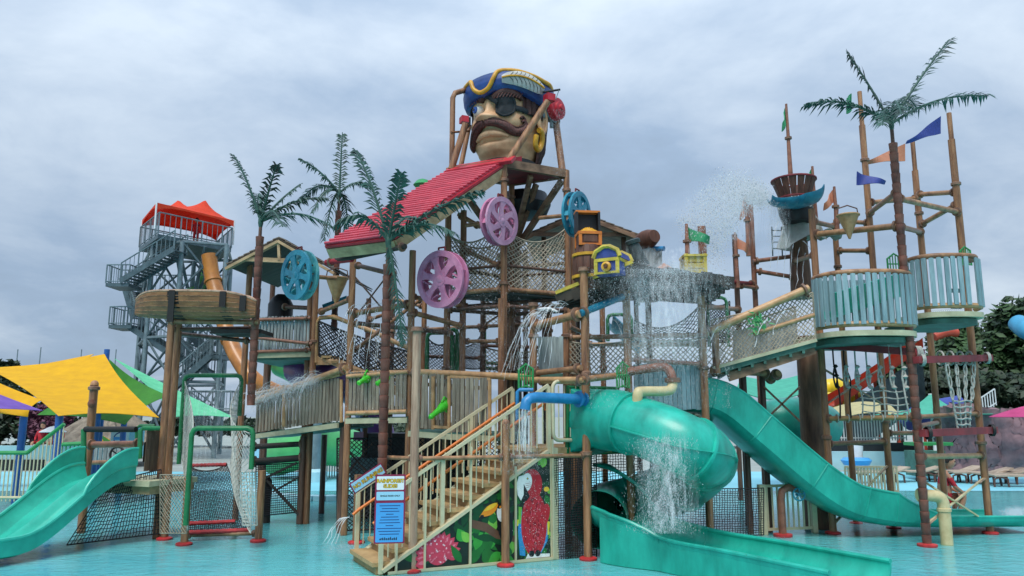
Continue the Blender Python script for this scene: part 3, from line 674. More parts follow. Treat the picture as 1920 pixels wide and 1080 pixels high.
# ---------------------------------------------------------------- cream fence, brown pipe with valve wheel, right of the tube slide
cf = T('cream_picket_fence', 'short cream metal bar fence standing behind the tube slide', 'fence', G(1480, 1000))
fa, fb = G(1432, 1003), G(1528, 999)
for q, ww in ((fa, .13), (fb, .1)): MB().box(q + Z * .48, ww, ww, .96, .1).build('fence_post', 'cream_rail', cf)
for z in (.93, .1): MB().bar(fa + Z * z, fb + Z * z, .04, .05).build('fence_rail', 'cream_rail', cf)
bm_ = MB().box((0, 0, .5), .03, .03, .82).mesh('fence_bar', 'cream_rail', smooth=False)
for k in range(1, 10): inst('fence_bar', bm_, cf, lerp(fa, fb, k / 10) + Z * .02)
vp = T('valve_pipe', 'brown elbow pipe with a small teal hand wheel by the slide posts', 'pipe', G(1468, 1005))
vb = G(1468, 1006)
MB().tube([vb + Z * .02, vb + Z * .7, vb + Z * .86 + V((.03, 0, 0)), vb + V((.14, .0, .92)), P(1552, 921, vb.y + .2)], .075, 12).build('pipe_body', 'pipe_rust', vp)
MB().lathe(vb, [(.18, 0), (.18, .05), (.09, .06)], n=18).build('foot_plate', 'red_disc', vp)
wc = P(1498, 927, vb.y - .14); wa = V((.1, -1, .1)).normalized()
hw = MB(); s_ = wa.orthogonal().normalized(); u_ = wa.cross(s_); hw.tube([wc + (s_ * math.cos(2 * PI * k / 20) + u_ * math.sin(2 * PI * k / 20)) * .115 for k in range(20)], .017, 8, closed=True)
for k in range(5): q = 2 * PI * k / 5; hw.tube([wc, wc + (s_ * math.cos(q) + u_ * math.sin(q)) * .115], .012, 6)
hw.lathe(wc, [(.03, -.1), (.03, .02)], wa, 8); hw.build('hand_wheel', 'teal_wheel', vp)
# ---------------------------------------------------------------- dark safety nets under the decks
def netthing(label, cs, nu, nv, r, mat, diamond=False, sag=(0, 0, 0), bulge=0, jit=.2):
    m = net(*cs, nu, nv, r, sag, diamond, jit, bulge); o = m.build('safety_net', mat, None, smooth=False); tag(o, label, 'net'); return o
netthing('black net hanging under the stair landing beside the macaw panel', (P(1038, 1050, 13.0), P(1118, 1045, 13.3), P(1118, 850, 13.3), P(1038, 860, 13.0)), 18, 42, .008, 'net_black')
netthing('grey net wall below the big green tube slide', (P(1195, 1005, 14.6), P(1432, 1003, 14.8), P(1432, 915, 14.8), P(1195, 905, 14.6)), 48, 20, .007, 'net_black', sag=(0, 0, -.05))
netthing('dark chain net wall behind the stair foot and ringed palm trunk', (P(632, 995, 15.9), P(770, 990, 15.9), P(770, 822, 15.9), P(632, 822, 15.9)), 15, 20, .011, 'net_black', True)
netthing('black net panel under the picket deck behind the railing', (P(770, 990, 16.2), P(985, 985, 16.2), P(985, 815, 16.2), P(770, 818, 16.2)), 24, 20, .011, 'net_black', True)
netthing('black net behind the tube slide mouth', (P(1118, 1035, 14.9), P(1200, 1015, 14.9), P(1200, 850, 14.9), P(1118, 850, 14.9)), 16, 32, .008, 'net_black')
# ================================================================ LEFT: double slide and its platform
ls = T('double_slide', 'wide sea-green double slide with curved guards at the left edge of the water', 'slide', G(60, 1030))
D0 = V((-7.62, 14.9, 0)); du = V((-.36, -.93, 0)).normalized(); dv = V((-du.y, du.x, 0)); dv = dv if dv.x > 0 else -dv
DL = 4.6; HW = .66
def dz(u): 
    s = max(0, (u - .1) / 2.1); return 1.1 - 1.0 * (3 * s * s - 2 * s ** 3) if s < 1 else .1
def lprof(t):
    a = abs(t); lane = .17 * math.exp(-(a / .12) ** 2); wall = .3 * max(0, (a - .78) / .22) ** 1.5; return lane + wall
def lslide(u, v):
    t = v * 2 - 1; return D0 + du * (u * DL) + dv * (t * HW) + Z * (dz(u * DL) + lprof(t))
MB().slab(lslide, 30, 30, .03).build('slide_bed', 'teal_left', ls)
for v, nm in ((0, 'far'), (1, 'near')):
    MB().tube([lslide(i / 30, v) for i in range(31)], .035, 8).build('rim', 'teal_left', ls)
    # curved guards at the top
    def guard(u, k, v=v):
        uu = u * .24; p = lslide(uu, v); top = .3 * math.sqrt(max(0, 1 - (u) ** 2.2)); return p + Z * (top * k + .0) + dv * (.02 if v else -.02)
    MB().slab(guard, 16, 6, .035).build('side_guard', 'teal_left', ls)
    MB().tube([guard(i / 16, 1) for i in range(17)], .028, 8).build('guard_rim', 'teal_left', ls)
m = MB(); m.slab(lambda u, v: (lambda p: V((p.x, p.y, p.z - v * max(.02, min(.26, p.z - .03)))))(lslide(.0 + u, 1)), 30, 1, .02); m.build('side_skirt', 'teal_left', ls)
o_ = -du
def lp(a, b, z): return D0 + o_ * a + dv * b + Z * z
lpz = T('slide_platform', 'small wooden platform with dark pickets and green corner rails above the double slide', 'platform', D0 + o_ * .6)
m = MB(); m.box(lp(.62, .12, 1.06), 1.2, 1.75, .1, math.atan2(o_.y, o_.x)); m.build('floor', 'deck_cream', lpz, smooth=False)
m = MB(); m.box(lp(.66, .12, .93), 1.1, 1.6, .14, math.atan2(o_.y, o_.x)); m.build('floor_joist', 'fascia', lpz, smooth=False)
pp = P(163, 880, 15.9); post(lpz, pp.xy, 0, ZY(722, pp.y), .1, 'post', disc=False, collars=(ZY(728, pp.y),), cap='dome')
MB().lathe(P(172, 757, pp.y - .1), [(.02, -.02), (.09, 0), (.02, .04)], (1, -.6, 0), 14).build('knob', 'pipe_rust', lpz)
ga, gb = P(157, 875, 15.25), P(262, 860, 14.85)
MB().tube([ga, P(157, 806, 15.25), P(166, 803, 15.25)], .05, 10).build('corner_rail', 'green_pipe', lpz)
MB().tube([P(160, 805, 15.25), P(255, 805, 14.9)], .055, 12).build('padded_bar', 'strap', lpz)
MB().tube([gb, P(263, 808, 14.85), P(268, 803, 14.85), P(300, 803, 15.0)], .045, 10).build('corner_rail', 'green_pipe', lpz)
MB().tube([P(256, 830, 15.3), P(256, 803, 15.3), P(262, 798, 15.3), P(290, 798, 15.3)], .03, 8).build('corner_rail', 'green_pipe', lpz)
pipe(lpz, P(165, 834, 15.6), P(265, 832, 15.2), .075, 'pipe_rust'); pipe(lpz, P(160, 868, 16.6), P(215, 866, 16.4), .055, 'pipe_pale' if 'pipe_pale' in MATS else 'pipe')
pickets(lpz, [P(271, 884, 14.9), P(301, 880, 15.25)], ZY(807, 15) - ZY(882, 15), 6, .085, 'picket_brown', th=.03)
pickets(lpz, [P(165, 866, 16.9), P(262, 862, 16.9)], ZY(840, 16.9) - ZY(868, 16.9), 11, .07, 'picket_grey')
wh = T('steering_wheel', 'small black steering wheel on the platform behind the double slide', 'wheel', P(219, 855, 16.3))
wc = P(219, 851, 16.3); MB().tube([wc + V((math.cos(2 * PI * k / 18), .2 * math.sin(2 * PI * k / 18), math.sin(2 * PI * k / 18))) * .14 for k in range(18)], .022, 8, closed=True).build('rim', 'black', wh)
for k in range(3): q = 2 * PI * k / 3 + .5; MB().tube([wc, wc + V((math.cos(q), .2 * math.sin(q), math.sin(q))) * .14], .016, 6).build('spoke', 'black', wh)
netthing('black square-mesh net closing the space under the double slide', (P(125, 1022, 13.9), P(302, 1000, 15.1), P(302, 880, 15.1), P(200, 905, 14.7)), 28, 16, .008, 'net_black', jit=.25)

# green metal fence far left
gf = T('green_fence', 'green metal bar fence sloping up to a landing at the far left', 'fence', P(60, 900, 17.5))
for a, b, nb in (((-20, 905), (42, 905), 8), ((42, 905), (112, 850), 9), ((112, 850), (150, 848), 5)):
    d = 17.5; h = .72 if a[0] < 100 else .5
    A_, B_ = P(a[0], a[1] + 35, d), P(b[0], b[1] + 35, d)
    m = MB(); hh = 1.05 if a[0] < 100 else .6; m.tube([A_ + Z * hh, B_ + Z * hh], .045, 8); m.build('top_rail', 'green_rail', gf)
    bmh = MB().tube([(0, 0, 0), (0, 0, hh)], .016, 6).mesh('baluster', 'cream_rail' if a[0] < 100 else 'green_rail')
    for k in range(nb + 1): inst('baluster', bmh, gf, lerp(A_, B_, k / nb))
    MB().tube([A_ + Z * .08, B_ + Z * .08], .03, 8).build('bottom_rail', 'cream_rail', gf)

# ================================================================ CANOE on its stand
cst = T('canoe_stand', 'pair of tall brown log posts with beams carrying the brown canoe', 'post frame', P(310, 1000, 15.3))
for px, dd in ((312, 15.2), (326, 15.5)):
    x, y = XY(px, 740, dd); post(cst, (x, y), .0, ZY(601, dd), .085, disc=False, cap='flange')
b0, b1 = P(345, 605, 15.1), P(482, 600, 14.9)
pipe(cst, P(318, 603, 15.2), P(485, 604, 14.9), .06); pipe(cst, P(322, 618, 15.5), P(478, 615, 15.4), .05, 'post_dark'); pipe(cst, P(330, 625, 15.9), P(470, 640, 15.6), .05, 'post_dark')
m = MB(); m.box(P(455, 625, 15.5), 1.0, .8, .08, 0); m.build('support_plate', 'beam_dark', cst, smooth=False)
can = T('canoe', 'brown plank-sided canoe strapped high on log posts at left', 'canoe', P(365, 598, 15.1))
ca, cb = P(253, 596, 15.4), P(478, 600, 14.7); cd = (cb - ca); cl = cd.length; cd.normalize(); cs = V((cd.y, -cd.x, 0)).normalized()
def hull(u, v):
    e = max(0.0, 1 - abs(2 * u - 1) ** 3.2); e2 = max(0, 1 - abs(2 * u - 1) ** 5); q = -PI / 2 + PI * v
    return ca + cd * (cl * u) + cs * (.3 * e * math.sin(q)) + Z * (.0 + .48 * (1 - e2 * .0) * (1 - math.cos(q)) ** .7 * (.25 + .75 * e2) * .0 + .52 * (1 - math.cos(q) ** 1.1 if math.cos(q) > 0 else 1) * (.6 + .4 * e2) + .06 * (2 * u - 1) ** 4)
MB().slab(hull, 34, 20, .03).build('hull', 'hull', can)
for k in range(5):
    v = .93 - k * .07; MB().tube([hull(i / 34, v) + cs * .012 for i in range(35)], .012, 5).build('plank_seam', 'post', can)
for v in (0, 1): MB().tube([hull(i / 34, v) for i in range(35)], .025, 6).build('gunwale', 'post_pale', can)
for u, wd in ((.4, .09), (.8, .07), (.93, .05)):
    m = MB(); m.slab(lambda a, b, u=u, wd=wd: (lambda p, c: c + (p - c) * 1.04)(hull(u + (a - .5) * wd, b), ca + cd * (cl * u) + Z * .3), 3, 14, .012); m.build('strap', 'strap', can)
    q = hull(u, 1); MB().bar(q + cs * .03, q + cs * .03 - Z * (.62 if u == .4 else .3), .12, .03).build('strap_tail', 'strap', can)

# ================================================================ NET CLIMB with green tube frames
nc = T('net_climb', 'rope net climb strung between two green tube frames and short log posts', 'net climb', G(415, 1015))
def frame(px0, px1, top, b0, b1, d, r, mat='green_pipe'):
    a, b = P(px0, b0, d), P(px1, b1, d); t0, t1 = V((a.x, a.y, ZY(top, d))), V((b.x, b.y, ZY(top, d))); x = V((.1, 0, 0))
    MB().tube([a, t0 - Z * .1, t0 - Z * .03 + x * .3, t0 + x, t1 - x, t1 - Z * .03 - x * .3, t1 - Z * .1, b], r, 10).build('tube_frame', mat, nc); return t0, t1
t0, t1 = frame(348, 471, 803, 985, 880, 13.75, .045)
r0, r1 = frame(335, 449, 704, 870, 780, 16.2, .045)
for px, py, tp in ((345, 1022, 893), (484, 1016, 882), (308, 1012, 890)):
    g = G(px, py); post(nc, g.xy, .02, ZY(tp, g.y), .085)
g3 = G(500, 1010); 
zb = .16; bl, br = G(352, 1015) + Z * zb, G(470, 1010) + Z * zb
ul, ur = P(352, 873, 16.4), P(425, 871, 16.3)
m = net(bl, br, ur, ul, 30, 44, .008, (0, 0, -.12), False, .2); m.build('climbing_net', 'net_black', nc, smooth=False)
pipe(nc, G(345, 1014) + Z * .1, G(484, 1010) + Z * .1, .045)
for (a, b) in ((bl, br), (ul, ur), (lerp(bl, ul, .12), lerp(br, ur, .12) - V((.25, 0, 0)))):
    m = MB(); m.tube(logpts(a, b, 20), .035, 8, radii=[.035 + (.008 if k % 2 else 0) for k in range(21)]); m.build('red_roller', 'red_disc', nc)
lo, lo1 = P(352, 890, 13.8), P(352, 995, 13.9)
m = net(lo1, P(342, 865, 16.2), r0 - Z * .1, t0 - Z * .1, 16, 12, .006, (.1, 0, -.15), True, .2); m.build('side_net', 'net_white', nc, smooth=False)
m = net(P(470, 1000, 13.9), P(432, 870, 16.2), r1 - Z * .1, t1 - Z * .1, 16, 16, .006, (-.3, 0, -.2), True, .2); m.build('side_net', 'net_white', nc, smooth=False)
m = net(P(455, 985, 14.1), P(482, 985, 14.05), P(478, 885, 14.05), P(452, 885, 14.2), 5, 16, .009, (0, 0, 0), False, .15); m.build('rope_panel', 'net_white', nc, smooth=False)
m = net(P(350, 1000, 13.85), P(300, 1000, 14.6), P(300, 890, 14.6), P(350, 890, 13.8), 9, 13, .006, (0, 0, 0), True, .2); m.build('side_net', 'net_grey', nc, smooth=False)

# ================================================================ DARK GATE frame under the deck
gt = T('mesh_gate', 'dark brown post frame filled with square mesh beyond the net climb', 'gate', P(525, 965, 17.2))
x, y = XY(566, 900, 17.2); post(gt, (x, y), .0, ZY(818, 17.2), .1, 'post_dark', disc=False)
x, y = XY(500, 900, 17.4); post(gt, (x, y), .0, ZY(905, 17.4), .14, 'beam_dark', disc=False, cap='dome')
pipe(gt, P(470, 866, 17.3), P(572, 858, 17.2), .085, 'beam_dark'); pipe(gt, P(470, 838, 17.3), P(572, 832, 17.2), .07, 'beam_dark')
MB().bar(P(490, 900, 17.25), P(556, 868, 17.15), .05, .05).build('brace', 'beam_dark', gt); MB().bar(P(500, 900, 17.25), P(560, 965, 17.15), .05, .05).build('brace', 'beam_dark', gt)
MB().bar(P(512, 922, 17.25), P(560, 895, 17.15), .04, .04).build('brace', 'beam_dark', gt)
m = net(P(480, 968, 17.3), P(562, 960, 17.2), P(562, 868, 17.2), P(480, 872, 17.3), 22, 22, .009, (0, 0, 0), False, .05); m.build('mesh_panel', 'net_black', gt, smooth=False)

# ================================================================ SHADE SAILS and blue posts
def sail(label, cs, mat, pull=.13, dip=.5, corner_up=None):
    c = [P(*q) for q in cs]; ctr = sum(c, V()) / 4
    def fn(u, v):
        p = lerp(lerp(c[0], c[1], u), lerp(c[3], c[2], u), v); e = max(4 * u * (1 - u) * abs(2 * v - 1) ** 1.5, 4 * v * (1 - v) * abs(2 * u - 1) ** 1.5)
        k = 16 * u * (1 - u) * v * (1 - v)
        return p + (ctr - p) * (pull * e) - Z * (dip * k * .4) + Z * (.02 * math.sin(9 * u + 5 * v) * k)
    o = MB().slab(fn, 22, 22, .012).build('shade_sail', mat); tag(o, label, 'shade sail', 'shade sails over the left terrace'); return o
sail('large bright yellow shade sail stretched over blue posts', [(196, 664, 26), (298, 783, 21.5), (110, 780, 19), (-25, 690, 25)], 'sail_yellow', .1, .2)
sail('thin yellow shade sail edge showing above the large yellow one', [(176, 664, 30), (165, 682, 29), (20, 702, 30), (40, 690, 35)], 'sail_yellow', .1, .1)
sail('yellow shade sail cut off by the left picture edge', [(-60, 690, 22), (78, 750, 20.3), (52, 782, 20), (-80, 772, 18)], 'sail_yellow', .1, .2)
sail('purple shade sail tip at the left picture edge', [(-60, 715, 19), (80, 770, 19.6), (-50, 766, 17.5), (-90, 740, 18)], 'sail_purple', .08, .1)
sail('dark green shade sail hanging behind the large yellow sail', [(199, 668, 27.2), (315, 742, 26), (235, 796, 24), (70, 778, 28)], 'sail_green', .12, .4)
sail('pale mint shade sail reaching towards the steel tower', [(214, 672, 31), (440, 783, 28), (325, 782, 26), (290, 735, 27)], 'sail_mint', .08, .2)
for px, d, tp, lab in ((43, 20, 780, 'blue shade post under the left yellow sail'), (110, 19.5, 776, 'blue shade post below the lowest corner of the large yellow sail'), (182, 25, 770, 'blue shade post behind the brown knob-topped post'), (232, 25, 785, 'blue shade post beside the white round notice board')):
    x, y = XY(px, 800, d); o = MB().tube([(x, y, 0), (x, y, ZY(tp, d))], .09, 12).build('shade_post', 'blue_post'); tag(o, lab, 'post', 'blue posts of the shade sails')
mast = MB(); x, y = XY(197, 700, 26.6); mast.tube([(x, y, 0), (x, y, ZY(655, 26.6))], .09, 12); tag(mast.build('shade_mast', 'blue_post'), 'tall blue mast whose tip pokes out at the peak of the sails', 'post', 'blue posts of the shade sails')

# ================================================================ STEEL TOWER with red tent
td = 46.0
def TP(px, py, dd=0): return P(px, py, td + dd)
tw = T('steel_slide_tower', 'grey galvanised steel stair tower far behind at left', 'tower', V((TP(340, 700).x, td, 0)))
legs = [(275, -2.2), (330, -3.2), (415, -2.4), (262, 2.2), (355, 2.6), (425, 2)]
lp_ = []
for px, dd in legs:
    x, y = XY(px, 620, td + dd); lp_.append((x, y)); MB().tube([(x, y, 0), (x, y, ZY(475, td))], .14, 10).build('leg', 'steel', tw)
levels = [ZY(q, td) for q in (475, 560, 640, 720)] + [.3]
for a, b in ((0, 1), (1, 2), (3, 4), (4, 5), (0, 3), (2, 5)):
    for z0, z1 in zip(levels, levels[1:]):
        A_, B_ = V((*lp_[a], 0)), V((*lp_[b], 0))
        MB().tube([A_ + Z * z0, B_ + Z * z0], .09, 6).build('girder', 'steel', tw); MB().tube([A_ + Z * z0, B_ + Z * z1], .07, 6).build('brace', 'steel_dark', tw); MB().tube([B_ + Z * z0, A_ + Z * z1], .07, 6).build('brace', 'steel_dark', tw)
def steelrail(a, b, h=1.1, n=10):
    a, b = V(a), V(b); MB().tube([a + Z * h, b + Z * h], .04, 5).build('guard_rail', 'steel', tw); MB().tube([a + Z * .1, b + Z * .1], .03, 5).build('toe_rail', 'steel', tw)
    m = MB()
    for k in range(n + 1): q = lerp(a, b, k / n); m.tube([q, q + Z * h], .045 if k % 4 == 0 else .018, 4)
    m.build('rail_bars', 'steel', tw)
def steelfloor(pts, th=.25):
    MB().prism([V(p) for p in pts], V((0, 0, -th))).build('platform', 'steel_dark', tw, smooth=False)
zt = ZY(467, td); c = [V((TP(268, 467).x, td - 2.3, zt)), V((TP(338, 467).x, td - 4, zt)), V((TP(436, 467).x, td - 1.0, zt)), V((TP(352, 467).x, td + 3, zt))]
c = [V((TP(q, 467).x, y, zt)) for q, y in ((268, td - .5), (352, td - 4.0), (437, td - .3), (365, td + 3.4))]
steelfloor(c)
for a, b in ((1, 2), (2, 3), (3, 0), (0, 1)): steelrail(c[a], c[b], 1.25, 14)
for a, b in (((335, 462), (352, 540)), ((385, 462), (362, 560)), ((415, 470), (375, 540)), ((330, 470), (345, 560))): MB().tube([TP(*a, -2.5), TP(*b, -1.5)], .1, 6).build('strut', 'steel_dark', tw)
def flight(a, b, wd=1.1, n=14, rails=(0, 1)):
    a, b = V(a), V(b); d = b - a; h = V((d.x, d.y, 0)).normalized(); s_ = V((-h.y, h.x, 0)) * wd / 2
    for sg in (-1, 1): MB().bar(a + s_ * sg, b + s_ * sg, .06, .32).build('stair_stringer', 'steel_dark', tw)
    m = MB()
    for k in range(n): q = lerp(a, b, (k + .5) / n); m.box(q, .28, wd, .05, math.atan2(h.y, h.x))
    m.build('stair_treads', 'steel_dark', tw, smooth=False)
    for sg in (-1, 1): steelrail(a + s_ * sg, b + s_ * sg, 1.05, 12)
def landing(px, py, dd, sx, sy):
    q = TP(px, py, dd); x0, x1, y0, y1 = q.x - sx, q.x + sx, q.y - sy, q.y + sy; pts = [V((x0, y0, q.z)), V((x1, y0, q.z)), V((x1, y1, q.z)), V((x0, y1, q.z))]
    steelfloor(pts, .2)
    for a, b in ((0, 1), (1, 2), (2, 3), (3, 0)): steelrail(pts[a], pts[b], 1.05, 6)
landing(233, 535, -2.5, .65, .8); flight(TP(238, 530, -2.8), TP(338, 470, -3.6))
landing(238, 612, -1.5, .65, .8); flight(TP(246, 545, .6), TP(262, 600, .4)); flight(TP(250, 612, -1.4), TP(330, 665, -2.0)); flight(TP(330, 668, 0), TP(395, 700, 0))
landing(402, 668, -1.8, .6, .8); flight(TP(395, 668, -2.4), TP(318, 735, -3)); flight(TP(325, 740, -1), TP(400, 800, -1)); landing(400, 770, -3, 1.2, .8)
flight(TP(340, 610, 1), TP(400, 668, 1))
steelfloor([TP(275, 548, 2), TP(420, 548, 2), TP(420, 548, 6), TP(275, 548, 6)], .2); steelrail(TP(275, 548, 2), TP(420, 548, 2), 1.1, 18)
def tent(name, label, cs, zt_, peaks, mat, val, leg=1.9):
    """peaked marquee: cs four corners at eave height, peaks = positions (u) of the pulled-up tops"""
    o = T(name, label, 'tent', sum(cs, V()) / 4)
    def fn(u, v):
        p = lerp(lerp(cs[0], cs[1], u), lerp(cs[3], cs[2], u), v); h = 0
        for (pu, pv) in peaks:
            dd = math.sqrt(((u - pu) * 1.3) ** 2 + ((v - pv) * 1.2) ** 2); h = max(h, val * math.exp(-dd * 5))
        e = min(u, 1 - u, v, 1 - v); return p + Z * (h * min(1, e * 6) + .5 * min(1, e * 2.2))
    MB().slab(fn, 36, 30, .02).build('canopy', mat, o)
    for a, b in zip(cs, cs[1:] + cs[:1]):
        MB().slab(lambda u, v: lerp(a, b, u) - Z * (v * .1) - Z * (.3 * v * (1 - 4 * u * (1 - u)) ** 2), 12, 2, .015).build('valance', mat, o)
    for q in cs: MB().tube([q, q - Z * leg], .05, 6).build('leg', 'white_paint', o)
    return o
zt = ZY(415, td); cc = [V((TP(q, 415).x, y, zt)) for q, y in ((271, td - .3), (352, td - 4.2), (441, td - .1), (365, td + 3.6))]
tent('red_tent', 'bright red two-peaked tent on top of the steel tower', cc, zt, ((.35, .38), (.66, .66)), 'tent_red', .95, 1.5)
zt = ZY(540, td); cc = [V((TP(q, 540).x, y, zt)) for q, y in ((262, td + 4), (340, td + 1), (405, td + 3), (340, td + 7))]
tent('green_tent', 'green peaked tent seen through the legs of the steel tower', cc, zt, ((.5, .5),), 'tent_green', 2.0, 1.7)
ot = T('orange_tube_slide', 'orange tube slide dropping steeply from the steel tower', 'slide', TP(430, 700))
pth = bez([TP(392, 478, -2.5), TP(398, 520, -2.6), TP(410, 565, -3), TP(425, 620, -3.6), TP(445, 670, -4.4), TP(480, 715, -5), TP(540, 745, -4)], 6)
MB().tube(pth, .43, 18, False).build('tube_shell', 'orange_tube', ot)
for i in (7, 13, 20): t_ = (pth[i + 1] - pth[i - 1]).normalized(); MB().lathe(pth[i], [(.44, -.06), (.5, -.05), (.5, .05), (.44, .06)], t_, 18, False).build('joint_flange', 'orange_tube', ot)
# ================================================================ ARTIFICIAL PALMS
def frond(parent, root, tip, drop, wd, nl=34, sw=1., name='frond', roll=0.):
    """one palm leaf: arched rib with two rows of narrow leaflets, joined into one leaf"""
    root, tip = V(root), V(tip); L_ = (tip - root).length; mid = lerp(root, tip, .55) + Z * drop
    rib = bez([root, lerp(root, tip, .25) + Z * drop * .75, mid, lerp(root, tip, .82) + Z * drop * .55, tip], 6); n = len(rib); m = MB()
    m.cur = 1; m.tube(rib, .02, 5, True, [.028 * (1 - .8 * i / n) + .004 for i in range(n)]); m.cur = 0
    nl = int(nl * .85)
    for k in range(nl):
        s = .08 + .92 * k / nl; i = s * (n - 1); a = min(n - 2, int(i)); p = lerp(rib[a], rib[a + 1], i - a); t_ = (rib[a + 1] - rib[a]).normalized()
        side = t_.cross(Z); side = side.normalized() if side.length > .05 else V((1, 0, 0)); up = side.cross(t_)
        ln = wd * 1.15 * (math.sin(PI * min(1, .12 + s * .83)) ** .55) * random.uniform(.65, 1.2)
        for sg in (-1, 1):
            if random.random() < .09: continue
            dirn = (side * sg * random.uniform(.8, 1.1) + t_ * random.uniform(.55, .85) + up * random.uniform(-.1, .2)).normalized()
            bend = random.uniform(.15, .6); e1 = p + dirn * ln * .5 - Z * (ln * bend * .12); e2 = p + dirn * ln * .95 - Z * (ln * bend); wv = t_ * (.024 * (.7 + wd)) 
            m.add([p - wv * .5, p + wv * .5, e1 + wv, e1 - wv, e2], [(0, 1, 2, 3), (3, 2, 4)])
    return m.build(name, ['frond', 'frond_rib'], parent, smooth=False)
def palm(label, px, pyref, d, ybot, ytrunk, ytop, fr, r=.1, sleeve=None):
    r = r * .84
    x, y = XY(px, pyref, d); z0 = max(0, ZY(ybot, d)) if ybot else 0; z1 = ZY(ytrunk, d); zt_ = ZY(ytop, d)
    t_ = T('artificial_palm', label, 'palm tree', (x, y, z0), 'artificial palm trees on the play structure')
    m = MB(); prof = []; nseg = max(3, int((z1 - z0) / .2)); h = (z1 - z0) / nseg
    for k in range(nseg): prof += [(r * .84, k * h), (r * .97, k * h + h * .86), (r * .99, k * h + h * .94), (r * .78, k * h + h * .97)]
    m.lathe((x, y, z0), prof, n=16); tr_ = m.build('trunk', 'trunk_ring', t_)
    if ybot is None: MB().lathe((x, y, .0), [(r * 2, 0), (r * 2, .04), (r * 1.1, .055)], n=20).build('foot_plate', 'red_disc', tr_)
    MB().tube([(x, y, z1 - .02), (x, y, zt_)], r * .42, 10).build('neck', 'post_dark', t_)
    MB().lathe((x, y, zt_ - .18), [(r * .4, .05), (r * .62, .14), (r * .6, .22), (r * .3, .3)], n=12).build('crown_hub', 'frond_rib', t_)
    for f in fr:
        tx, ty, dd, dr, wd = f[:5]; frond(t_, (x, y, zt_), P(tx, ty, d + dd), dr, wd, f[5] if len(f) > 5 else 34)
    return t_
palm('leftmost artificial palm rising beside the canoe', 481, 560, 15.0, 760, 443, 415, [(437, 290, .3, .12, .24), (519, 308, -.2, .05, .26), (563, 345, .4, .05, .22), (612, 372, .3, .16, .3, 40), (622, 424, -.3, .2, .33, 42), (530, 425, -1.3, .25, .3), (480, 400, 1.2, .5, .25)])
palm('artificial palm farthest back, left of the red roof', 632, 470, 18.5, 620, 395, 362, [(642, 248, .2, 0, .26), (563, 298, -.2, .1, .3), (700, 352, .4, .2, .28), (585, 400, -.5, .3, .3), (607, 452, -.3, .35, .32), (655, 440, .5, .3, .3), (560, 378, .3, .3, .3)])
palm('large artificial palm in front of the red roof with a long hanging frond', 722, 680, 12.95, None, 495, 452, [(668, 282, .4, .12, .33, 46), (752, 322, -.3, 0, .26, 40), (630, 420, -.2, .28, .34, 40), (905, 358, -.2, .12, .36, 50), (852, 437, -.6, .22, .34, 44), (756, 650, -.25, .1, .2, 46), (790, 425, .9, .3, .26)], .1)
palm('tall artificial palm standing among the flag poles on the right', 1706, 640, 14.3, None, 268, 232, [(1510, 196, .2, .22, .34, 46), (1588, 98, .3, .06, .38, 44), (1780, 74, .3, .06, .4, 50), (1852, 180, .2, .2, .36, 46), (1690, 215, -1.6, .35, .35), (1655, 235, -.9, .3, .3), (1720, 205, 1.2, .4, .35)], .1)
# ================================================================ PICKET WALKWAY in the middle
wk = T('picket_walkway', 'raised walkway fenced with weathered grey-brown wooden pickets', 'walkway', P(700, 985, 15.6))
wp = [P(478, 813, 18.2), P(560, 802, 16.8), P(636, 791, 15.7)]
def deckslab(pts, back, th=.12, mats=('deck_green', 'deck_cream')):
    """floor following the foot of a fence, with a pale edge board in front"""
    for a, b in zip(pts, pts[1:]):
        a, b = V(a), V(b); bk = V(back)
        MB().prism([a, b, b + bk, a + bk], V((0, 0, -th))).build('floor', mats[0], wk, smooth=False)
        n_ = V((b.y - a.y, a.x - b.x, 0)).normalized(); n_ = n_ if n_.y < 0 else -n_
        MB().bar(a + n_ * .03 - Z * .07, b + n_ * .03 - Z * .07, .05, .1).build('edge_board', mats[1], wk, smooth=False)
deckslab(wp, (.4, 1.7, 0)); deckslab([P(650, 783, 15.35), P(765, 781, 15.0)], (.2, 1.8, 0)); deckslab([P(768, 806, 14.6), P(850, 812, 14.2), P(930, 815, 14.0)], (.6, 2.2, 0))
def fence(a, b, h, n, wd, skip=(), mat='picket'):
    a, b = V(a), V(b); pickets(wk, [a + Z * .03, b + Z * .03], h, n, wd, mat, skip=skip)
    bk = V((0, .04, 0))
    for k in (.16, .84): MB().bar(a + bk + Z * h * k, b + bk + Z * h * k, .04, .07).build('fence_rail', 'beam_wood', wk, smooth=False)
fence(wp[0], wp[1], .86, 13, .088); fence(wp[1], wp[2], .86, 12, .09)
MB().tube([wp[0] + Z * .93, wp[1] + Z * .93, wp[2] + Z * .95], .04, 10).build('top_rail', 'pipe_tan', wk)
fence(P(653, 778, 15.35), P(762, 777, 15.0), .8, 15, .066); MB().tube([P(650, 706, 15.3), P(765, 697, 15.0)], .04, 10).build('top_rail', 'pipe_tan', wk); MB().tube([P(650, 775, 15.28), P(762, 772, 14.95)], .045, 10).build('bottom_rail', 'pipe_tan', wk)
fence(P(788, 806, 14.5), P(832, 808, 14.4), 1.0, 6, .062); fence(P(846, 812, 14.25), P(914, 813, 14.0), .97, 8, .073)
fence(P(820, 765, 14.9), P(846, 765, 14.8), .5, 4, .08)
for px, y0, y1, d in ((812, 706, 805, 14.4), (842, 705, 812, 14.3), (918, 712, 815, 14.0), (640, 712, 792, 15.6), (532, 722, 800, 16.9)): MB().tube([P(px, y1, d), P(px, y0, d)], .035, 8).build('rail_post', 'pipe_tan', wk)
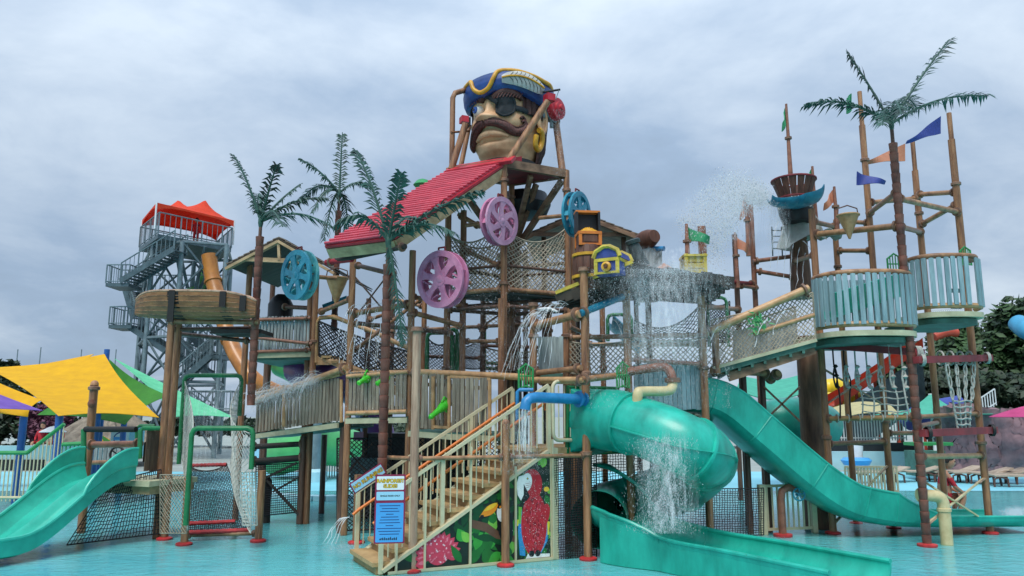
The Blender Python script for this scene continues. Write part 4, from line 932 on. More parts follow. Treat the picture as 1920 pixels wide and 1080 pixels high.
MB().bar(P(845, 706, 14.3), P(920, 711, 14.0), .05, .05).build('fence_rail', 'pipe_tan', wk); MB().bar(P(812, 800, 14.4), P(846, 802, 14.3), .05, .05).build('fence_rail', 'pipe_tan', wk)
# posts
for px, pyr, d, tp, mt, cl in ((655, 700, 15.6, 482, 'post', (585, 700)), (770, 640, 15.1, 470, 'post', (590, 700)), (868, 560, 16.2, 395, 'post', (470, 575)), (590, 600, 17.2, 520, 'post', (640,)), (606, 880, 19, 815, 'post_dark', ()), (640, 900, 15.9, 800, 'post_dark', ()), (940, 650, 15.4, 560, 'post', ())):
    x, y = XY(px, pyr, d); post(wk, (x, y), 0, ZY(tp, d), .083, mt, disc=False, collars=[ZY(q, d) for q in cl])
def wpipe(a, b, r=.055, mat='pipe', fl=True, mid=()): return pipe(wk, P(*a), P(*b), r, mat, fl, mid=[P(*q) for q in mid])
wpipe((478, 752, 18), (650, 690, 15.5), .085, 'pipe_tan')            # the perforated spray pipe
wpipe((650, 700, 15.5), (770, 697, 15.1), .05, 'pipe_tan'); wpipe((770, 697, 15.1), (1000, 708, 14.0), .075, 'pipe_tan')
wpipe((985, 712, 13.9), (1095, 712, 12.6), .06, 'pipe_tan')
wpipe((660, 588, 15.6), (770, 570, 15.1), .07); wpipe((660, 605, 15.6), (850, 625, 16), .055, 'post_dark'); wpipe((770, 585, 15.1), (870, 612, 16.1), .065)
wpipe((870, 575, 16.2), (770, 555, 15.2), .05); wpipe((660, 660, 15.7), (790, 560, 17), .05, 'pipe'); wpipe((600, 585, 17.2), (660, 560, 15.7), .06)
for a, b in (((662, 515, 15.6), (735, 600, 15.4)), ((662, 600, 15.6), (735, 505, 15.4))): MB().tube([P(*a), P(*b)], .018, 6).build('brace', 'post_dark', wk)
# short stair chute with tan side boards, up to the hut
ch = T('chute_stair', 'tan side-boarded stair with black netting climbing to the hut platform', 'staircase', P(650, 700, 16.8))
for dd, nm in ((0, 'side_board'), (1.0, 'side_board')):
    pts = [P(590, 668, 17.2 + dd), P(626, 668, 17.0 + dd), P(700, 702, 16.4 + dd), P(765, 735, 16 + dd), P(765, 752, 16 + dd), P(700, 722, 16.4 + dd), P(622, 684, 17.0 + dd), P(590, 684, 17.2 + dd)]
    m = MB(); m.prism(pts, V((0, .06, 0))); m.build(nm, 'pipe_tan', ch, smooth=False)
MB().tube([P(593, 680, 17.2), P(593, 606, 17.2), P(600, 596, 17.2), P(626, 594, 17.1), P(700, 622, 16.6), P(770, 655, 16.2)], .05, 10).build('top_rail', 'pipe_tan', ch)
for k in range(8): q = k / 7; MB().box(lerp(P(625, 672, 17.5), P(760, 740, 16.6), q), .3, 1.0, .05).build('tread', 'stair_tan', ch, smooth=False)
m = net(P(598, 668, 17.15), P(770, 735, 16.1), P(770, 660, 16.1), P(598, 602, 17.15), 22, 9, .011, (0, 0, -.05), True); m.build('net', 'net_black', ch, smooth=False)
m = net(P(598, 668, 18.3), P(770, 735, 17.3), P(770, 660, 17.3), P(598, 602, 18.3), 18, 8, .012, (0, 0, -.05), True); m.build('net', 'net_black', ch, smooth=False)
# crawl nets with green hoops
cn = T('hoop_crawl_net', 'two green tube hoops joined by dark crawl netting in the centre', 'net climb', P(855, 695, 17))
def hoop(p, px0, px1, top, bot, d, r=.045):
    a, b = P(px0, bot, d), P(px1, bot, d); t0, t1 = V((a.x, a.y, ZY(top, d))), V((b.x, b.y, ZY(top, d))); x = V((.1, 0, 0))
    MB().tube([a, t0 - Z * .1, t0 - Z * .03 + x * .3, t0 + x, t1 - x, t1 - Z * .03 - x * .3, t1 - Z * .1, b], r, 10).build('tube_hoop', 'green_pipe', p)
hoop(cn, 800, 848, 624, 700, 16.6); hoop(cn, 868, 908, 613, 690, 18.2); hoop(cn, 840, 857, 618, 705, 16.8, .05)
m = net(P(800, 698, 16.6), P(852, 698, 16.8), P(852, 628, 16.8), P(800, 632, 16.6), 8, 10, .011, (0, 0, -.2)); m.build('net', 'net_black', cn, smooth=False)
m = net(P(870, 690, 17.0), P(906, 690, 18.2), P(906, 622, 18.2), P(870, 650, 17.0), 7, 10, .011, (0, 0, -.1)); m.build('net', 'net_black', cn, smooth=False)
MB().tube([P(905, 690, 18.2), P(940, 692, 18.2), P(940, 682, 18.2), P(905, 680, 18.2)], .04, 8).build('cross_tube', 'green_pipe', cn)
# water guns
def gun(label, a, b, d0, d1):
    a, b = P(*a, d0), P(*b, d1); o = T('water_gun', label, 'water gun', b, 'bright green water guns on the walkway'); t_ = (a - b).normalized(); L_ = (a - b).length
    MB().lathe(b, [(.05, -.05), (.085, 0), (.09, L_ * .25), (.06, L_ * .45), (.045, L_ * .8), (.05, L_ * .95), (.03, L_)], t_, 14).build('barrel', 'green_gun', o)
    MB().tube([b + t_ * .02, b + t_ * .02 + Z * .1, b + t_ * .1 + Z * .16, b + t_ * .2 + Z * .1], .018, 8).build('handle', 'green_gun', o)
    MB().tube([b, b - Z * .16], .03, 8).build('pivot', 'green_gun', o)
gun('green water gun poking through the gap in the middle pickets', (806, 783), (838, 757), 13.9, 14.4)
gun('green water gun left of the ringed palm trunk', (672, 719), (692, 707), 14.9, 15.3)
gun('green water gun right of the ringed palm trunk', (706, 720), (730, 706), 14.9, 15.2)

# ================================================================ HUT with gable roof, far left of the middle
hut = T('gable_hut', 'small hut with brown gable roof over a grey picket platform', 'hut', P(520, 690, 18.5))
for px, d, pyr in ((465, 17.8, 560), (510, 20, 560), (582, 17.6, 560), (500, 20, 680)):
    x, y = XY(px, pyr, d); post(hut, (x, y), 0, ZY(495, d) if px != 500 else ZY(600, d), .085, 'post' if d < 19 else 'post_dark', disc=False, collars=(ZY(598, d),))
apex, le, re = P(523, 446, 17.0), P(425, 497, 17.2), P(628, 506, 16.8); bkv = V((.3, 2.9, 0))
m = MB()
for a, b in ((apex, le), (apex, re)):
    nrow = 9
    for k in range(nrow):
        p0, p1 = lerp(a, b, k / nrow), lerp(a, b, (k + 1.12) / nrow); up = Z * .012
        MB().prism([p0 + Z * .03, p1 + Z * .055, p1 + bkv + Z * .055, p0 + bkv + Z * .03], V((0, 0, -.025))).build('shingle_course', 'shingle', hut, smooth=False)
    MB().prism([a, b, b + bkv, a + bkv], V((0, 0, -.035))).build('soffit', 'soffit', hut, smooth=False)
    MB().bar(a - Z * .09, b - Z * .09, .06, .14, V((0, 1, 0))).build('bargeboard', 'fascia', hut, smooth=False)
MB().bar(lerp(apex, le, .62) - Z * .1, lerp(apex, re, .62) - Z * .1, .06, .1).build('tie_beam', 'fascia', hut, smooth=False); MB().bar(apex - Z * .1, lerp(lerp(apex, le, .62), lerp(apex, re, .62), .5) - Z * .1, .06, .08, V((0, 1, 0))).build('king_post', 'fascia', hut, smooth=False)
f0, f1 = P(470, 663, 17.4), P(588, 660, 17.2); MB().prism([f0, f1, f1 + V((.2, 2.6, 0)), f0 + V((0, 2.6, 0))], V((0, 0, -.16))).build('floor', 'deck_green', hut, smooth=False); MB().bar(f0 - V((0, .03, .05)), f1 - V((0, .03, .05)), .04, .12).build('edge_board', 'deck_cream', hut, smooth=False)
pickets(hut, [P(474, 658, 17.35), P(580, 655, 17.2)], .76, 17, .055, 'picket_grey'); pickets(hut, [P(478, 652, 19.8), P(590, 650, 19.8)], .8, 14, .06, 'picket_grey')
for a, b in (((470, 600, 17.3), (582, 597, 17.15)), ((470, 632, 17.2), (585, 645, 17.0)), ((474, 660, 17.3), (582, 656, 17.15))): pipe(hut, P(*a), P(*b), .045, 'pipe_rust')
MB().lathe(P(523, 640, 18.6), [(.3, 0), (.3, .9), (.22, 1.05), (.1, 1.15)], n=18).build('machine_drum', 'hull_black', hut)
MB().tube([P(480, 612, 17.6), P(520, 608, 17.6), P(565, 612, 17.7)], .09, 10).build('gun_barrel', 'teal_bowl', hut)
pipe(hut, P(530, 575, 18.2), P(590, 578, 17.6), .06, 'post_dark')
# tipping cone bucket behind
def cone(label, top, bot, wpx, d, mat, group='cone tipping buckets'):
    a, b = P(*top, d), P(*bot, d); o = T('cone_bucket', label, 'bucket', b, group); rr = wpx * d / F / 2; h = a.z - b.z
    MB().lathe((a.x, a.y, b.z), [(.02, 0), (rr * .35, h * .3), (rr * .75, h * .72), (rr, h), (rr * .93, h), (rr * .7, h * .75)], n=20, cap=False).build('cone', mat, o)
    MB().tube([(a.x + rr * math.cos(2 * PI * k / 20), a.y + rr * math.sin(2 * PI * k / 20), a.z) for k in range(20)], .02, 6, closed=True).build('rim', 'pipe_tan', o)
    MB().tube([(a.x - rr, a.y, a.z), (a.x - rr * .9, a.y, a.z + rr * .7), (a.x, a.y, a.z + rr), (a.x + rr * .9, a.y, a.z + rr * .7), (a.x + rr, a.y, a.z)], .014, 6).build('bail', 'post_dark', o)
cone('tan cone bucket hanging beside the left teal wheel', (632, 522), (630, 572), 42, 16.6, 'pipe_tan')
tb = MB(); a, b = P(604, 572, 17.8), P(650, 555, 17.8); tb.slab(lambda u, v: lerp(a, b, u) + V((0, .5 * v, -.12 * math.sin(PI * v) * (1 - u * .3))), 8, 8, .03); tag(tb.build('teal_trough', 'teal_bowl'), 'small dark teal trough under the tan cone bucket', 'trough')
# purple and green slides showing under the hut
def tubething(name, label, pts, r, mat, cat='slide', n=18):
    o = MB().tube(bez([P(*q) for q in pts], 6), r, n).build(name, mat); tag(o, label, cat); return o
tubething('purple_tube_slide', 'purple tube slide curling under the hut platform', [(560, 690, 19.5), (590, 700, 19), (640, 715, 19.5), (690, 760, 20.5), (720, 850, 21)], .42, 'purple')
tubething('lime_tube_slide', 'light green tube slide in shade under the hut', [(530, 680, 20.5), (560, 695, 20.2), (585, 720, 20.5), (600, 760, 21)], .38, 'lime_tube')

# ================================================================ RED ROOF and PIRATE TOWER
C_ = P(945, 308, 15.6); ZC = C_.z; D_ = PZ(842, 324, ZC); E_ = PZ(1062, 328, ZC); F_ = D_ + E_ - C_
ZE = 5.5; A_ = PZ(612, 462, ZE); B_ = PZ(738, 446, ZE)
tower = T('pirate_tower', 'brown log tower with square top platform and big central column', 'tower', V((C_.x, C_.y, 0)))
roof = T('red_roof', 'sloping red tiled roof leaning against the pirate tower', 'roof', lerp(A_, B_, .5))
nn_ = ((B_ - A_).cross(D_ - A_)).normalized(); nn_ = nn_ if nn_.z > 0 else -nn_
NC = 28
for k in range(NC):
    t0, t1 = k / NC, (k + 1.15) / NC
    a, b, c, d = lerp(A_, D_, t0), lerp(B_, C_, t0), lerp(B_, C_, min(1, t1)), lerp(A_, D_, min(1, t1))
    m = MB(); m.add([a + nn_ * .08, b + nn_ * .08, c + nn_ * .03, d + nn_ * .03, a + nn_ * .02, b + nn_ * .02, c + nn_ * .01, d + nn_ * .01], [(0, 1, 2, 3), (4, 7, 6, 5), (0, 4, 5, 1), (1, 5, 6, 2), (2, 6, 7, 3), (3, 7, 4, 0)])
    m.tube([a + nn_ * .07, b + nn_ * .07], .03, 8); m.build('tile_course', 'red_tile', roof, ang=50)
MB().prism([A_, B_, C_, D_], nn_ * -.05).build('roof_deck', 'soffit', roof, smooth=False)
for a, b, nm, mt in ((A_, B_, 'eave_fascia', 'fascia'), (B_, C_, 'rake_board', 'fascia'), (A_, D_, 'rake_board', 'fascia')):
    MB().bar(a - nn_ * .13 - Z * .02, b - nn_ * .13 - Z * .02, .06, .2, nn_).build(nm, mt, roof, smooth=False); MB().bar(a - nn_ * .0 , b - nn_ * .0, .09, .05, nn_).build('red_trim', 'red_paint', roof, smooth=False)
MB().bar(D_ + nn_ * .07, C_ + nn_ * .07 + (C_ - D_).normalized() * .25, .28, .07, nn_).build('ridge_cap', 'red_paint', roof, smooth=False)
ra, rb = lerp(A_, D_, .12) - Z * .25, lerp(B_, C_, .12) - Z * .25
pipe(roof, P(615, 492, 15.0), P(760, 462, 13.6), .06, 'beam_dark'); pipe(roof, P(612, 492, 15.0), P(660, 486, 14.6), .07, 'red_paint', False); pipe(roof, P(668, 497, 15.4), P(740, 515, 14), .055, 'post_dark')
for t_ in (.3, .55, .8): MB().bar(lerp(A_, D_, t_) - nn_ * .12, lerp(B_, C_, t_) - nn_ * .12, .08, .1).build('purlin', 'beam_dark', roof, smooth=False)
bb = MB(); bb.lathe(P(792, 352, 15.9), [(.14, 0), (.2, .06), (.12, .16), (.02, .2)], n=14); tag(bb.build('green_vent_cap', 'green_rail'), 'green round cap peeking over the back edge of the red roof', 'cap')
# tower posts
for p_, lo in ((C_, 0), (E_, 0), (D_, 0), (F_, 0)):
    post(tower, (p_.x, p_.y), 0, ZC + .1, .085, 'post', disc=False, collars=[ZC - .35, 5.0, 3.3])
for a, b in ((C_, E_), (C_, D_), (D_, F_), (E_, F_)): MB().bar(a + Z * .02, b + Z * .02, .1, .18).build('platform_beam', 'beam_wood', tower, smooth=False)
MB().prism([lerp(q, (C_ + F_) / 2, .03) - Z * .06 for q in (C_, E_, F_, D_)], V((0, 0, .08))).build('platform_floor', 'red_beam', tower, smooth=False)
cxm = P(957, 500, 17.6); MB().lathe((cxm.x, cxm.y, 0), [(.3, 0), (.27, 2), (.24, 4.5), (.24, ZC - .5), (.3, ZC - .1)], n=20).build('column', 'column', tower)
for z in (3.3, 5.9): MB().lathe((cxm.x, cxm.y, z), [(.26, 0), (.33, .02), (.33, .12), (.26, .14)], n=20).build('column_band', 'column', tower)
for q in (E_, lerp(E_, F_, .5), lerp(C_, E_, .45), D_): MB().bar(V((cxm.x, cxm.y, ZC - 1.6)), lerp(q, V((cxm.x, cxm.y, ZC)), .08) - Z * .1, .09, .13).build('strut', 'beam_wood', tower, smooth=False)
MB().lathe((cxm.x + .35, cxm.y - .2, ZC - .75), [(.15, 0), (.5, .12), (.6, .35), (.5, .62)], n=20).build('drain_bowl', 'hull_black', tower)
# net storey
zn = ZY(548, 16)
q0, q1, q2, q3 = V((C_.x, C_.y, zn)), V((E_.x, E_.y, zn)), V((F_.x, F_.y, zn)), V((D_.x, D_.y, zn))
MB().prism([q0, q1, q2, q3], V((0, 0, -.1))).build('lower_floor', 'deck_dark', tower, smooth=False)
for a, b in ((q0, q1), (q0, q3), (q3, q2), (q1, q2)): pipe(tower, a, b, .06); pipe(tower, a - Z * .35, b - Z * .35, .05, 'post_dark')
nh = ZY(440, 16.2) - zn
for a, b, n_ in ((q0, q1, 14), (q3, q0, 13), (q3, q2, 12), (q1, q2, 12)):
    m = net(a + Z * .05, b + Z * .05, b + Z * nh * 1.15, a + Z * nh, n_, 11, .012, (0, 0, -.32), True); m.build('net', 'net_grey', tower, smooth=False)
    pipe(tower, a + Z * .5, b + Z * .5, .035, 'post_dark', False)
pipe(tower, P(872, 470, 16.2), P(942, 500, 15.6), .06); pipe(tower, P(860, 402, 16.3), P(900, 425, 16.0), .06)
pipe(tower, P(868, 575, 16.3), P(1060, 560, 16.3), .05, 'post_dark')
# bucket frame above the platform
hc = P(955, 262, 17.0)
def tp(a, b, r=.075, mat='post'): MB().tube([P(*a), P(*b)], r, 12).build('frame_pipe', mat, tower)
MB().tube([V((D_.x + .05, D_.y + .1, ZC)), V((D_.x + .05, D_.y + .1, ZY(180, D_.y))), V((D_.x + .1, D_.y + .1, ZY(171, D_.y))), P(885, 165, 16.6)], .06, 12).build('frame_pipe', 'post', tower)
tp((846, 248, 16.2), (880, 246, 16.6), .025)
tp((873, 232, 16.1), (846, 318, 16.1)); tp((880, 235, 17.8), (862, 322, 17.6), .06)
tp((1027, 190, 15.65), (950, 306, 15.62), .075); tp((1040, 210, 17.0), (1055, 325, 16.4), .08)

# ---------------------------------------------------------------- inner frame: thin posts, rails and nets filling the middle storeys
inf = T('inner_frame_work', 'thin brown posts, rails and nets filling the storeys below the tower', 'post frame', P(960, 700, 17))
for px, d, tp_, lo in ((905, 17.6, 560, 700), (1030, 16.9, 560, 700), (985, 18.8, 470, 700), (795, 17.4, 540, 700), (735, 17.8, 520, 720), (1075, 17.4, 440, 700), (690, 18.2, 560, 760)):
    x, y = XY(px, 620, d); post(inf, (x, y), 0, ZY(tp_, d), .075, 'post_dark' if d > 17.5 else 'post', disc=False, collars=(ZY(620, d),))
for a, b, r_, mt in (((795, 618, 17.4), (905, 612, 17.6), .05, 'pipe'), ((905, 612, 17.6), (1030, 606, 16.9), .05, 'pipe'), ((905, 648, 17.6), (1030, 652, 16.9), .045, 'pipe_rust'), ((735, 560, 17.8), (795, 575, 17.4), .05, 'pipe'), ((795, 668, 17.4), (905, 672, 17.6), .045, 'pipe_rust'), ((1030, 575, 16.9), (1075, 570, 17.4), .05, 'pipe'), ((690, 600, 18.2), (735, 585, 17.8), .05, 'pipe'), ((985, 500, 18.8), (1075, 492, 17.4), .05, 'pipe'), ((868, 505, 16.3), (945, 520, 16), .045, 'post_dark'), ((870, 640, 16.4), (940, 640, 16), .05, 'pipe')):
    pipe(inf, P(*a), P(*b), r_, mt)
for a, b, c, d, nu, nv in (((905, 700, 17.6), (1030, 700, 16.9), (1030, 652, 16.9), (905, 650, 17.6), 14, 6), ((910, 610, 18.4), (1030, 610, 18.2), (1030, 560, 18.2), (910, 560, 18.4), 12, 6), ((690, 690, 18.4), (795, 690, 18), (795, 620, 18), (690, 610, 18.4), 11, 8)):
    net(P(*a), P(*b), P(*c), P(*d), nu, nv, .011, (0, 0, -.12)).build('net', 'net_grey', inf, smooth=False)
for a, b in (((905, 560, 17.6), (985, 610, 17.2)), ((985, 560, 17.2), (905, 610, 17.6)), ((640, 830, 16), (700, 900, 16)), ((700, 830, 16.2), (640, 900, 16)), ((800, 830, 16.5), (860, 900, 16.5))): MB().tube([P(*a), P(*b)], .02, 6).build('brace', 'post_dark', inf)
MB().prism([P(800, 700, 16.8), P(1060, 700, 16.4), P(1060, 700, 19), P(800, 700, 19)], V((0, 0, -.12))).build('floor', 'deck_green', inf, smooth=False)
# ================================================================ PIRATE HEAD tipping bucket
fa_ = R(31); HF = V((-math.sin(fa_), -math.cos(fa_), 0)); HS = V((math.cos(fa_), -math.sin(fa_), 0))
HC = P(953, 240, 16.85); HK = 1.0
hd = T('pirate_head_bucket', 'giant pirate head bucket with blue hat and black eye patch', 'bucket', HC - Z * 1.0)
def hp(f, s, z): return HC + HF * (f * .91) + HS * (s * .91) + Z * (z * 1.03)
def g2(a, b, sa, sb, az, z): 
    da = (az - a + PI) % (2 * PI) - PI
    return math.exp(-(da / sa) ** 2 - ((z - b) / sb) ** 2)
def zprof(z):
    ks = [(-1.0, .60), (-.86, .64), (-.72, .7), (-.5, .79), (-.2, .83), (.1, .85), (.4, .86), (.7, .84), (.95, .75), (1.1, .5)]
    for (a, ra), (b, rb_) in zip(ks, ks[1:]):
        if z <= b: t = (z - a) / (b - a); t = max(0, t); t = t * t * (3 - 2 * t); return ra + (rb_ - ra) * t
    return .5
def hr(az, z):
    """radius of the face surface; az=0 is the nose direction, positive towards the visible ear"""
    c, s = math.cos(az), math.sin(az); r = zprof(z) / ((abs(c) ** 2.6 + abs(s / .93) ** 2.6) ** (1 / 2.6))
    r += .38 * g2(0, -.09, .24, .13, az, z) + .16 * g2(0, .16, .12, .2, az, z) + .13 * g2(.24, -.08, .13, .1, az, z) + .13 * g2(-.24, -.08, .13, .1, az, z)   # nose and nostrils
    r += .09 * g2(.45, .34, .3, .09, az, z) + .09 * g2(-.45, .34, .3, .09, az, z) - .13 * g2(.42, .15, .2, .12, az, z) - .13 * g2(-.42, .15, .2, .12, az, z)  # brows, sockets
    r += .1 * g2(.68, -.12, .25, .16, az, z) + .1 * g2(-.68, -.12, .25, .16, az, z)                                                                            # cheeks
    r += .1 * g2(0, -.42, .42, .07, az, z) + .17 * g2(0, -.66, .42, .15, az, z) - .1 * g2(0, -.52, .4, .045, az, z) + .05 * g2(.75, -.6, .35, .16, az, z) + .05 * g2(-.75, -.6, .35, .16, az, z)
    r -= .07 * g2(.6, -.36, .16, .1, az, z) - .05 * g2(0, -.3, .5, .05, az, z)
    return r
def hs(az, z, off=0): r = hr(az, z) + off; return hp(r * math.cos(az), r * math.sin(az), z)
m = MB(); m.grid(lambda u, v: hs(u * 2 * PI, -1.0 + 1.75 * v), 120, 90, True); m.build('face', 'pirate_skin', hd, ang=60)
# hair at the back and sides
def hairf(u, v):
    az = .95 + (2 * PI - 1.9) * u; z = -.95 + 1.5 * v; w_ = .035 * math.sin(az * 34 + z * 3) + .02 * math.sin(az * 71); ed = min(1, u * 14, (1 - u) * 14)
    if az < 1.75 or az > 2 * PI - 1.75: z = max(z, .05 + .0 * z)
    return hs(az, z, (.02 + .1 * ed) + w_ * .6)
MB().grid(hairf, 140, 24).build('hair', 'pirate_hair', hd, ang=70)
def brow(sgn):
    pts = [(.14, .37), (.3, .45), (.46, .48), (.62, .46), (.78, .41), (.92, .33)]; m = MB()
    m.tube(bez([hs(sgn * a, z, .05) for a, z in pts], 5), .08, 10, True, [.04 + .075 * math.sin(PI * min(1, .15 + i / 30)) for i in range(26)]); m.build('eyebrow', 'pirate_hair', hd)
    for k in range(9):
        t_ = k / 8; a = .2 + .6 * t_; MB().tube([hs(sgn * a, .33, .1), hs(sgn * (a + .06), .42, .125), hs(sgn * (a + .14), .48, .1)], .014, 6).build('brow_strand', 'pirate_stache', hd)
brow(1); brow(-1)
# visible eye
ec = hs(-.42, .21, .07); MB().lathe(ec, [(.14 * math.sin(PI * k / 10), -.14 * math.cos(PI * k / 10)) for k in range(11)], HF, 16, False).build('eyeball', 'eye_white', hd)
ed_ = (HF * .9 - HS * .35).normalized(); MB().lathe(ec + ed_ * .1, [(.085, 0), (.075, .035), (.03, .055)], ed_, 14).build('iris', 'eye_blue', hd); MB().lathe(ec + ed_ * .135, [(.04, 0), (.03, .022)], ed_, 10).build('pupil', 'black', hd)
# eye patch and strap
pc = [(.47 + .25 * math.cos(q) * (1.0), .19 + .2 * math.sin(q) - (.05 if math.sin(q) < -.3 else 0)) for q in [2 * PI * k / 24 for k in range(24)]]
m = MB(); ctr = hs(.47, .19, .17); ring = [hs(a, z, .07) for a, z in pc]; mid = [lerp(r_, ctr, .45) + (HF * .75 + HS * .5) * .055 for r_ in ring]
m.add(ring + mid + [ctr + (HF * .75 + HS * .5) * .03], [(i, (i + 1) % 24, 24 + (i + 1) % 24, 24 + i) for i in range(24)] + [(24 + i, 24 + (i + 1) % 24, 48) for i in range(24)]); m.build('eye_patch', 'patch', hd, ang=80)
MB().tube(ring, .028, 8, closed=True).build('patch_edge', 'patch', hd)
def strap(pts, wd=.05): 
    q = bez([hs(a, z, o) for a, z, o in pts], 6); MB().tube(q, wd, 8, True, ell=(1, .45)).build('patch_strap', 'patch', hd)
strap([(.62, .14, .09), (.85, .12, .06), (1.1, .1, .05), (1.45, .1, .06)], .065); strap([(.28, .26, .1), (.12, .36, .08), (-.02, .44, .06), (-.3, .5, .1)], .065)
# moustache
def stache(sgn):
    pts = [(.0, -.2), (.22, -.2), (.46, -.27), (.68, -.36), (.86, -.38), (1.0, -.3), (1.06, -.2), (.98, -.13), (.9, -.17)]
    if sgn < 0: pts = [(-.0, -.2), (-.22, -.21), (-.44, -.3), (-.6, -.42), (-.72, -.55), (-.8, -.64)]
    q = bez([hs(a, z, .06) for a, z in pts], 5); n = len(q); rr = [(.03 + .078 * math.sin(PI * min(1, .22 + .8 * i / n))) * (1 if i < n * .7 or sgn < 0 else .62) for i in range(n)]
    MB().tube(q, .1, 12, True, rr).build('moustache', 'pirate_stache', hd)
    for k in range(7):
        MB().tube([lerp(q[i], q[min(n - 1, i + 1)], 0) + HF * (rr[i] * .8) + Z * (rr[i] * (.75 - .22 * k)) + HS * rr[i] * .3 * sgn for i in range(2, int(n * .72))], .012, 5).build('moustache_strand', 'pirate_hair', hd)
stache(1); stache(-1)
MB().tube(bez([hs(a, z, .03) for a, z in ((-.5, -.47), (-.2, -.41), (.05, -.4), (.3, -.43), (.55, -.47))], 5), .06, 10, True, [.03 + .05 * math.sin(PI * i / 20) for i in range(21)]).build('lip', 'pirate_skin', hd)
MB().tube(bez([hs(a, z, .045) for a, z in ((.86, -.28), (.98, -.22), (1.02, -.1), (.93, -.05), (.86, -.1))], 4), .03, 8).build('moustache_curl', 'pirate_hair', hd)
# ear and earring
eo = hs(1.5, -.02, .02)
def earf(u, v): q = 2 * PI * u; k = v; return eo + HF * (-.1 + .17 * math.cos(q) * k) + Z * (.05 + .3 * math.sin(q) * k) + HS * (.05 + .16 * (k ** 2) * (1 - k * .45) - (.08 * (1 - k) ** 2))
MB().slab(earf, 24, 8, .04).build('ear', 'pirate_skin', hd, ang=80)
MB().tube([eo + HF * (-.1 + .17 * math.cos(2 * PI * k / 24)) + Z * (.05 + .3 * math.sin(2 * PI * k / 24)) + HS * .14 for k in range(24)], .045, 8, closed=True).build('ear_rim', 'pirate_skin', hd)
er = eo + Z * -.47 + HS * .13 + HF * .05
MB().tube([er + HF * (.14 * math.cos(q)) + Z * (.22 * math.sin(q)) + HS * .04 * math.sin(q) for q in [.35 * PI + 1.75 * PI * k / 22 for k in range(23)]], .06, 12).build('earring', 'gold', hd)
MB().lathe(hp(0, 0, -1.08), [(.66, 0), (.7, .06), (.68, .16), (.64, .2)], n=40).build('collar', 'patch', hd)
# hat: turned-up brim over a crown, dipping at the front
def hatf(u, v):
    az = u * 2 * PI; cz = .42 + .17 * math.cos(az) * 0 + .08 * math.cos(2 * az) ; dip = .13 * g2(.6, 0, .5, 9, az, 0)
    zlo = .42 + .08 * g2(.5, 0, .45, 9, az, 0) - .14 * g2(-.9, 0, .6, 9, az, 0) - .1 * g2(1.5, 0, .5, 9, az, 0)
    prof = [(.86, 0), (.95, .03), (1.0, .14), (1.02, .3), (1.0, .44), (.95, .55), (.86, .62), (.7, .7), (.45, .78), (0.02, .82)]
    j = v * 9; b = min(8, int(j)); f = j - b; f = f; r_ = prof[b][0] * (1 - f) + prof[b + 1][0] * f; h = prof[b][1] * (1 - f) + prof[b + 1][1] * f
    wob = 1 + .035 * math.cos(3 * az + .6) * (1 if v < .7 else .4)
    hh = zlo + h * (1.12 - zlo) / .82 * (1 if v > .6 else 1)
    c, s = math.cos(az), math.sin(az); k = 1 / ((abs(c) ** 2.4 + abs(s / 1.0) ** 2.4) ** (1 / 2.4))
    return hp(r_ * wob * k * c * 1.09, r_ * wob * k * s * 1.08, hh)
MB().grid(hatf, 90, 36, True).build('hat', 'navy', hd, ang=60)
m = MB(); m.grid(lambda u, v: lerp(hatf(u, 0), hs(u * 2 * PI, .5, -.05), v), 60, 2, True); m.build('hat_underside', 'navy', hd)
# gold trim: runs along the brim top with a U dip at the front
tr_ = []
for az, v in ((-1.3, .5), (-.8, .5), (-.42, .5), (-.33, .42), (-.25, .28), (-.1, .17), (.1, .2), (.22, .34), (.28, .5), (.36, .6), (.5, .645), (.65, .64), (.85, .62), (1.2, .6), (1.5, .56), (1.8, .54), (2.4, .54), (3.1, .55), (4.0, .55)):
    q = hatf((az / (2 * PI)) % 1, v); q2 = hp(0, 0, q.z - HC.z); tr_.append(q + (q - V((HC.x, HC.y, q.z))).normalized() * .02)
MB().tube(bez(tr_, 5), .05, 10).build('hat_trim', 'gold', hd)
# feather
def fpt(a, v, o): q = hatf((a / (2 * PI)) % 1, v); return q + (q - V((HC.x, HC.y, q.z))).normalized() * o
def fe(u, v):
    a = .42 + .95 * u; cv = .31 + .02 * u + .06 * math.sin(PI * u); wd = .36 * (math.sin(PI * min(1, .06 + u * .86)) ** .6); return fpt(a, cv + (v - .5) * wd, .035 + .04 * (1 - (2 * v - 1) ** 2))
MB().slab(fe, 26, 10, .03).build('feather', 'feather', hd)
MB().tube([fe(u / 20, .5) + HF * .03 + HS * .02 for u in range(-0, 21)], .022, 6).build('feather_quill', 'gold', hd)
for k in range(8):
    u = .15 + .78 * k / 8; 
    for v in (0, 1): MB().tube([fe(u, .5) + (HF + HS) * .012, fe(min(1, u + .08), .5 + (v - .5) * .55) + (HF + HS) * .015, fe(min(1, u + .1), v) + (HF + HS) * .008], .009, 5).build('feather_barb', 'feather_dark', hd)
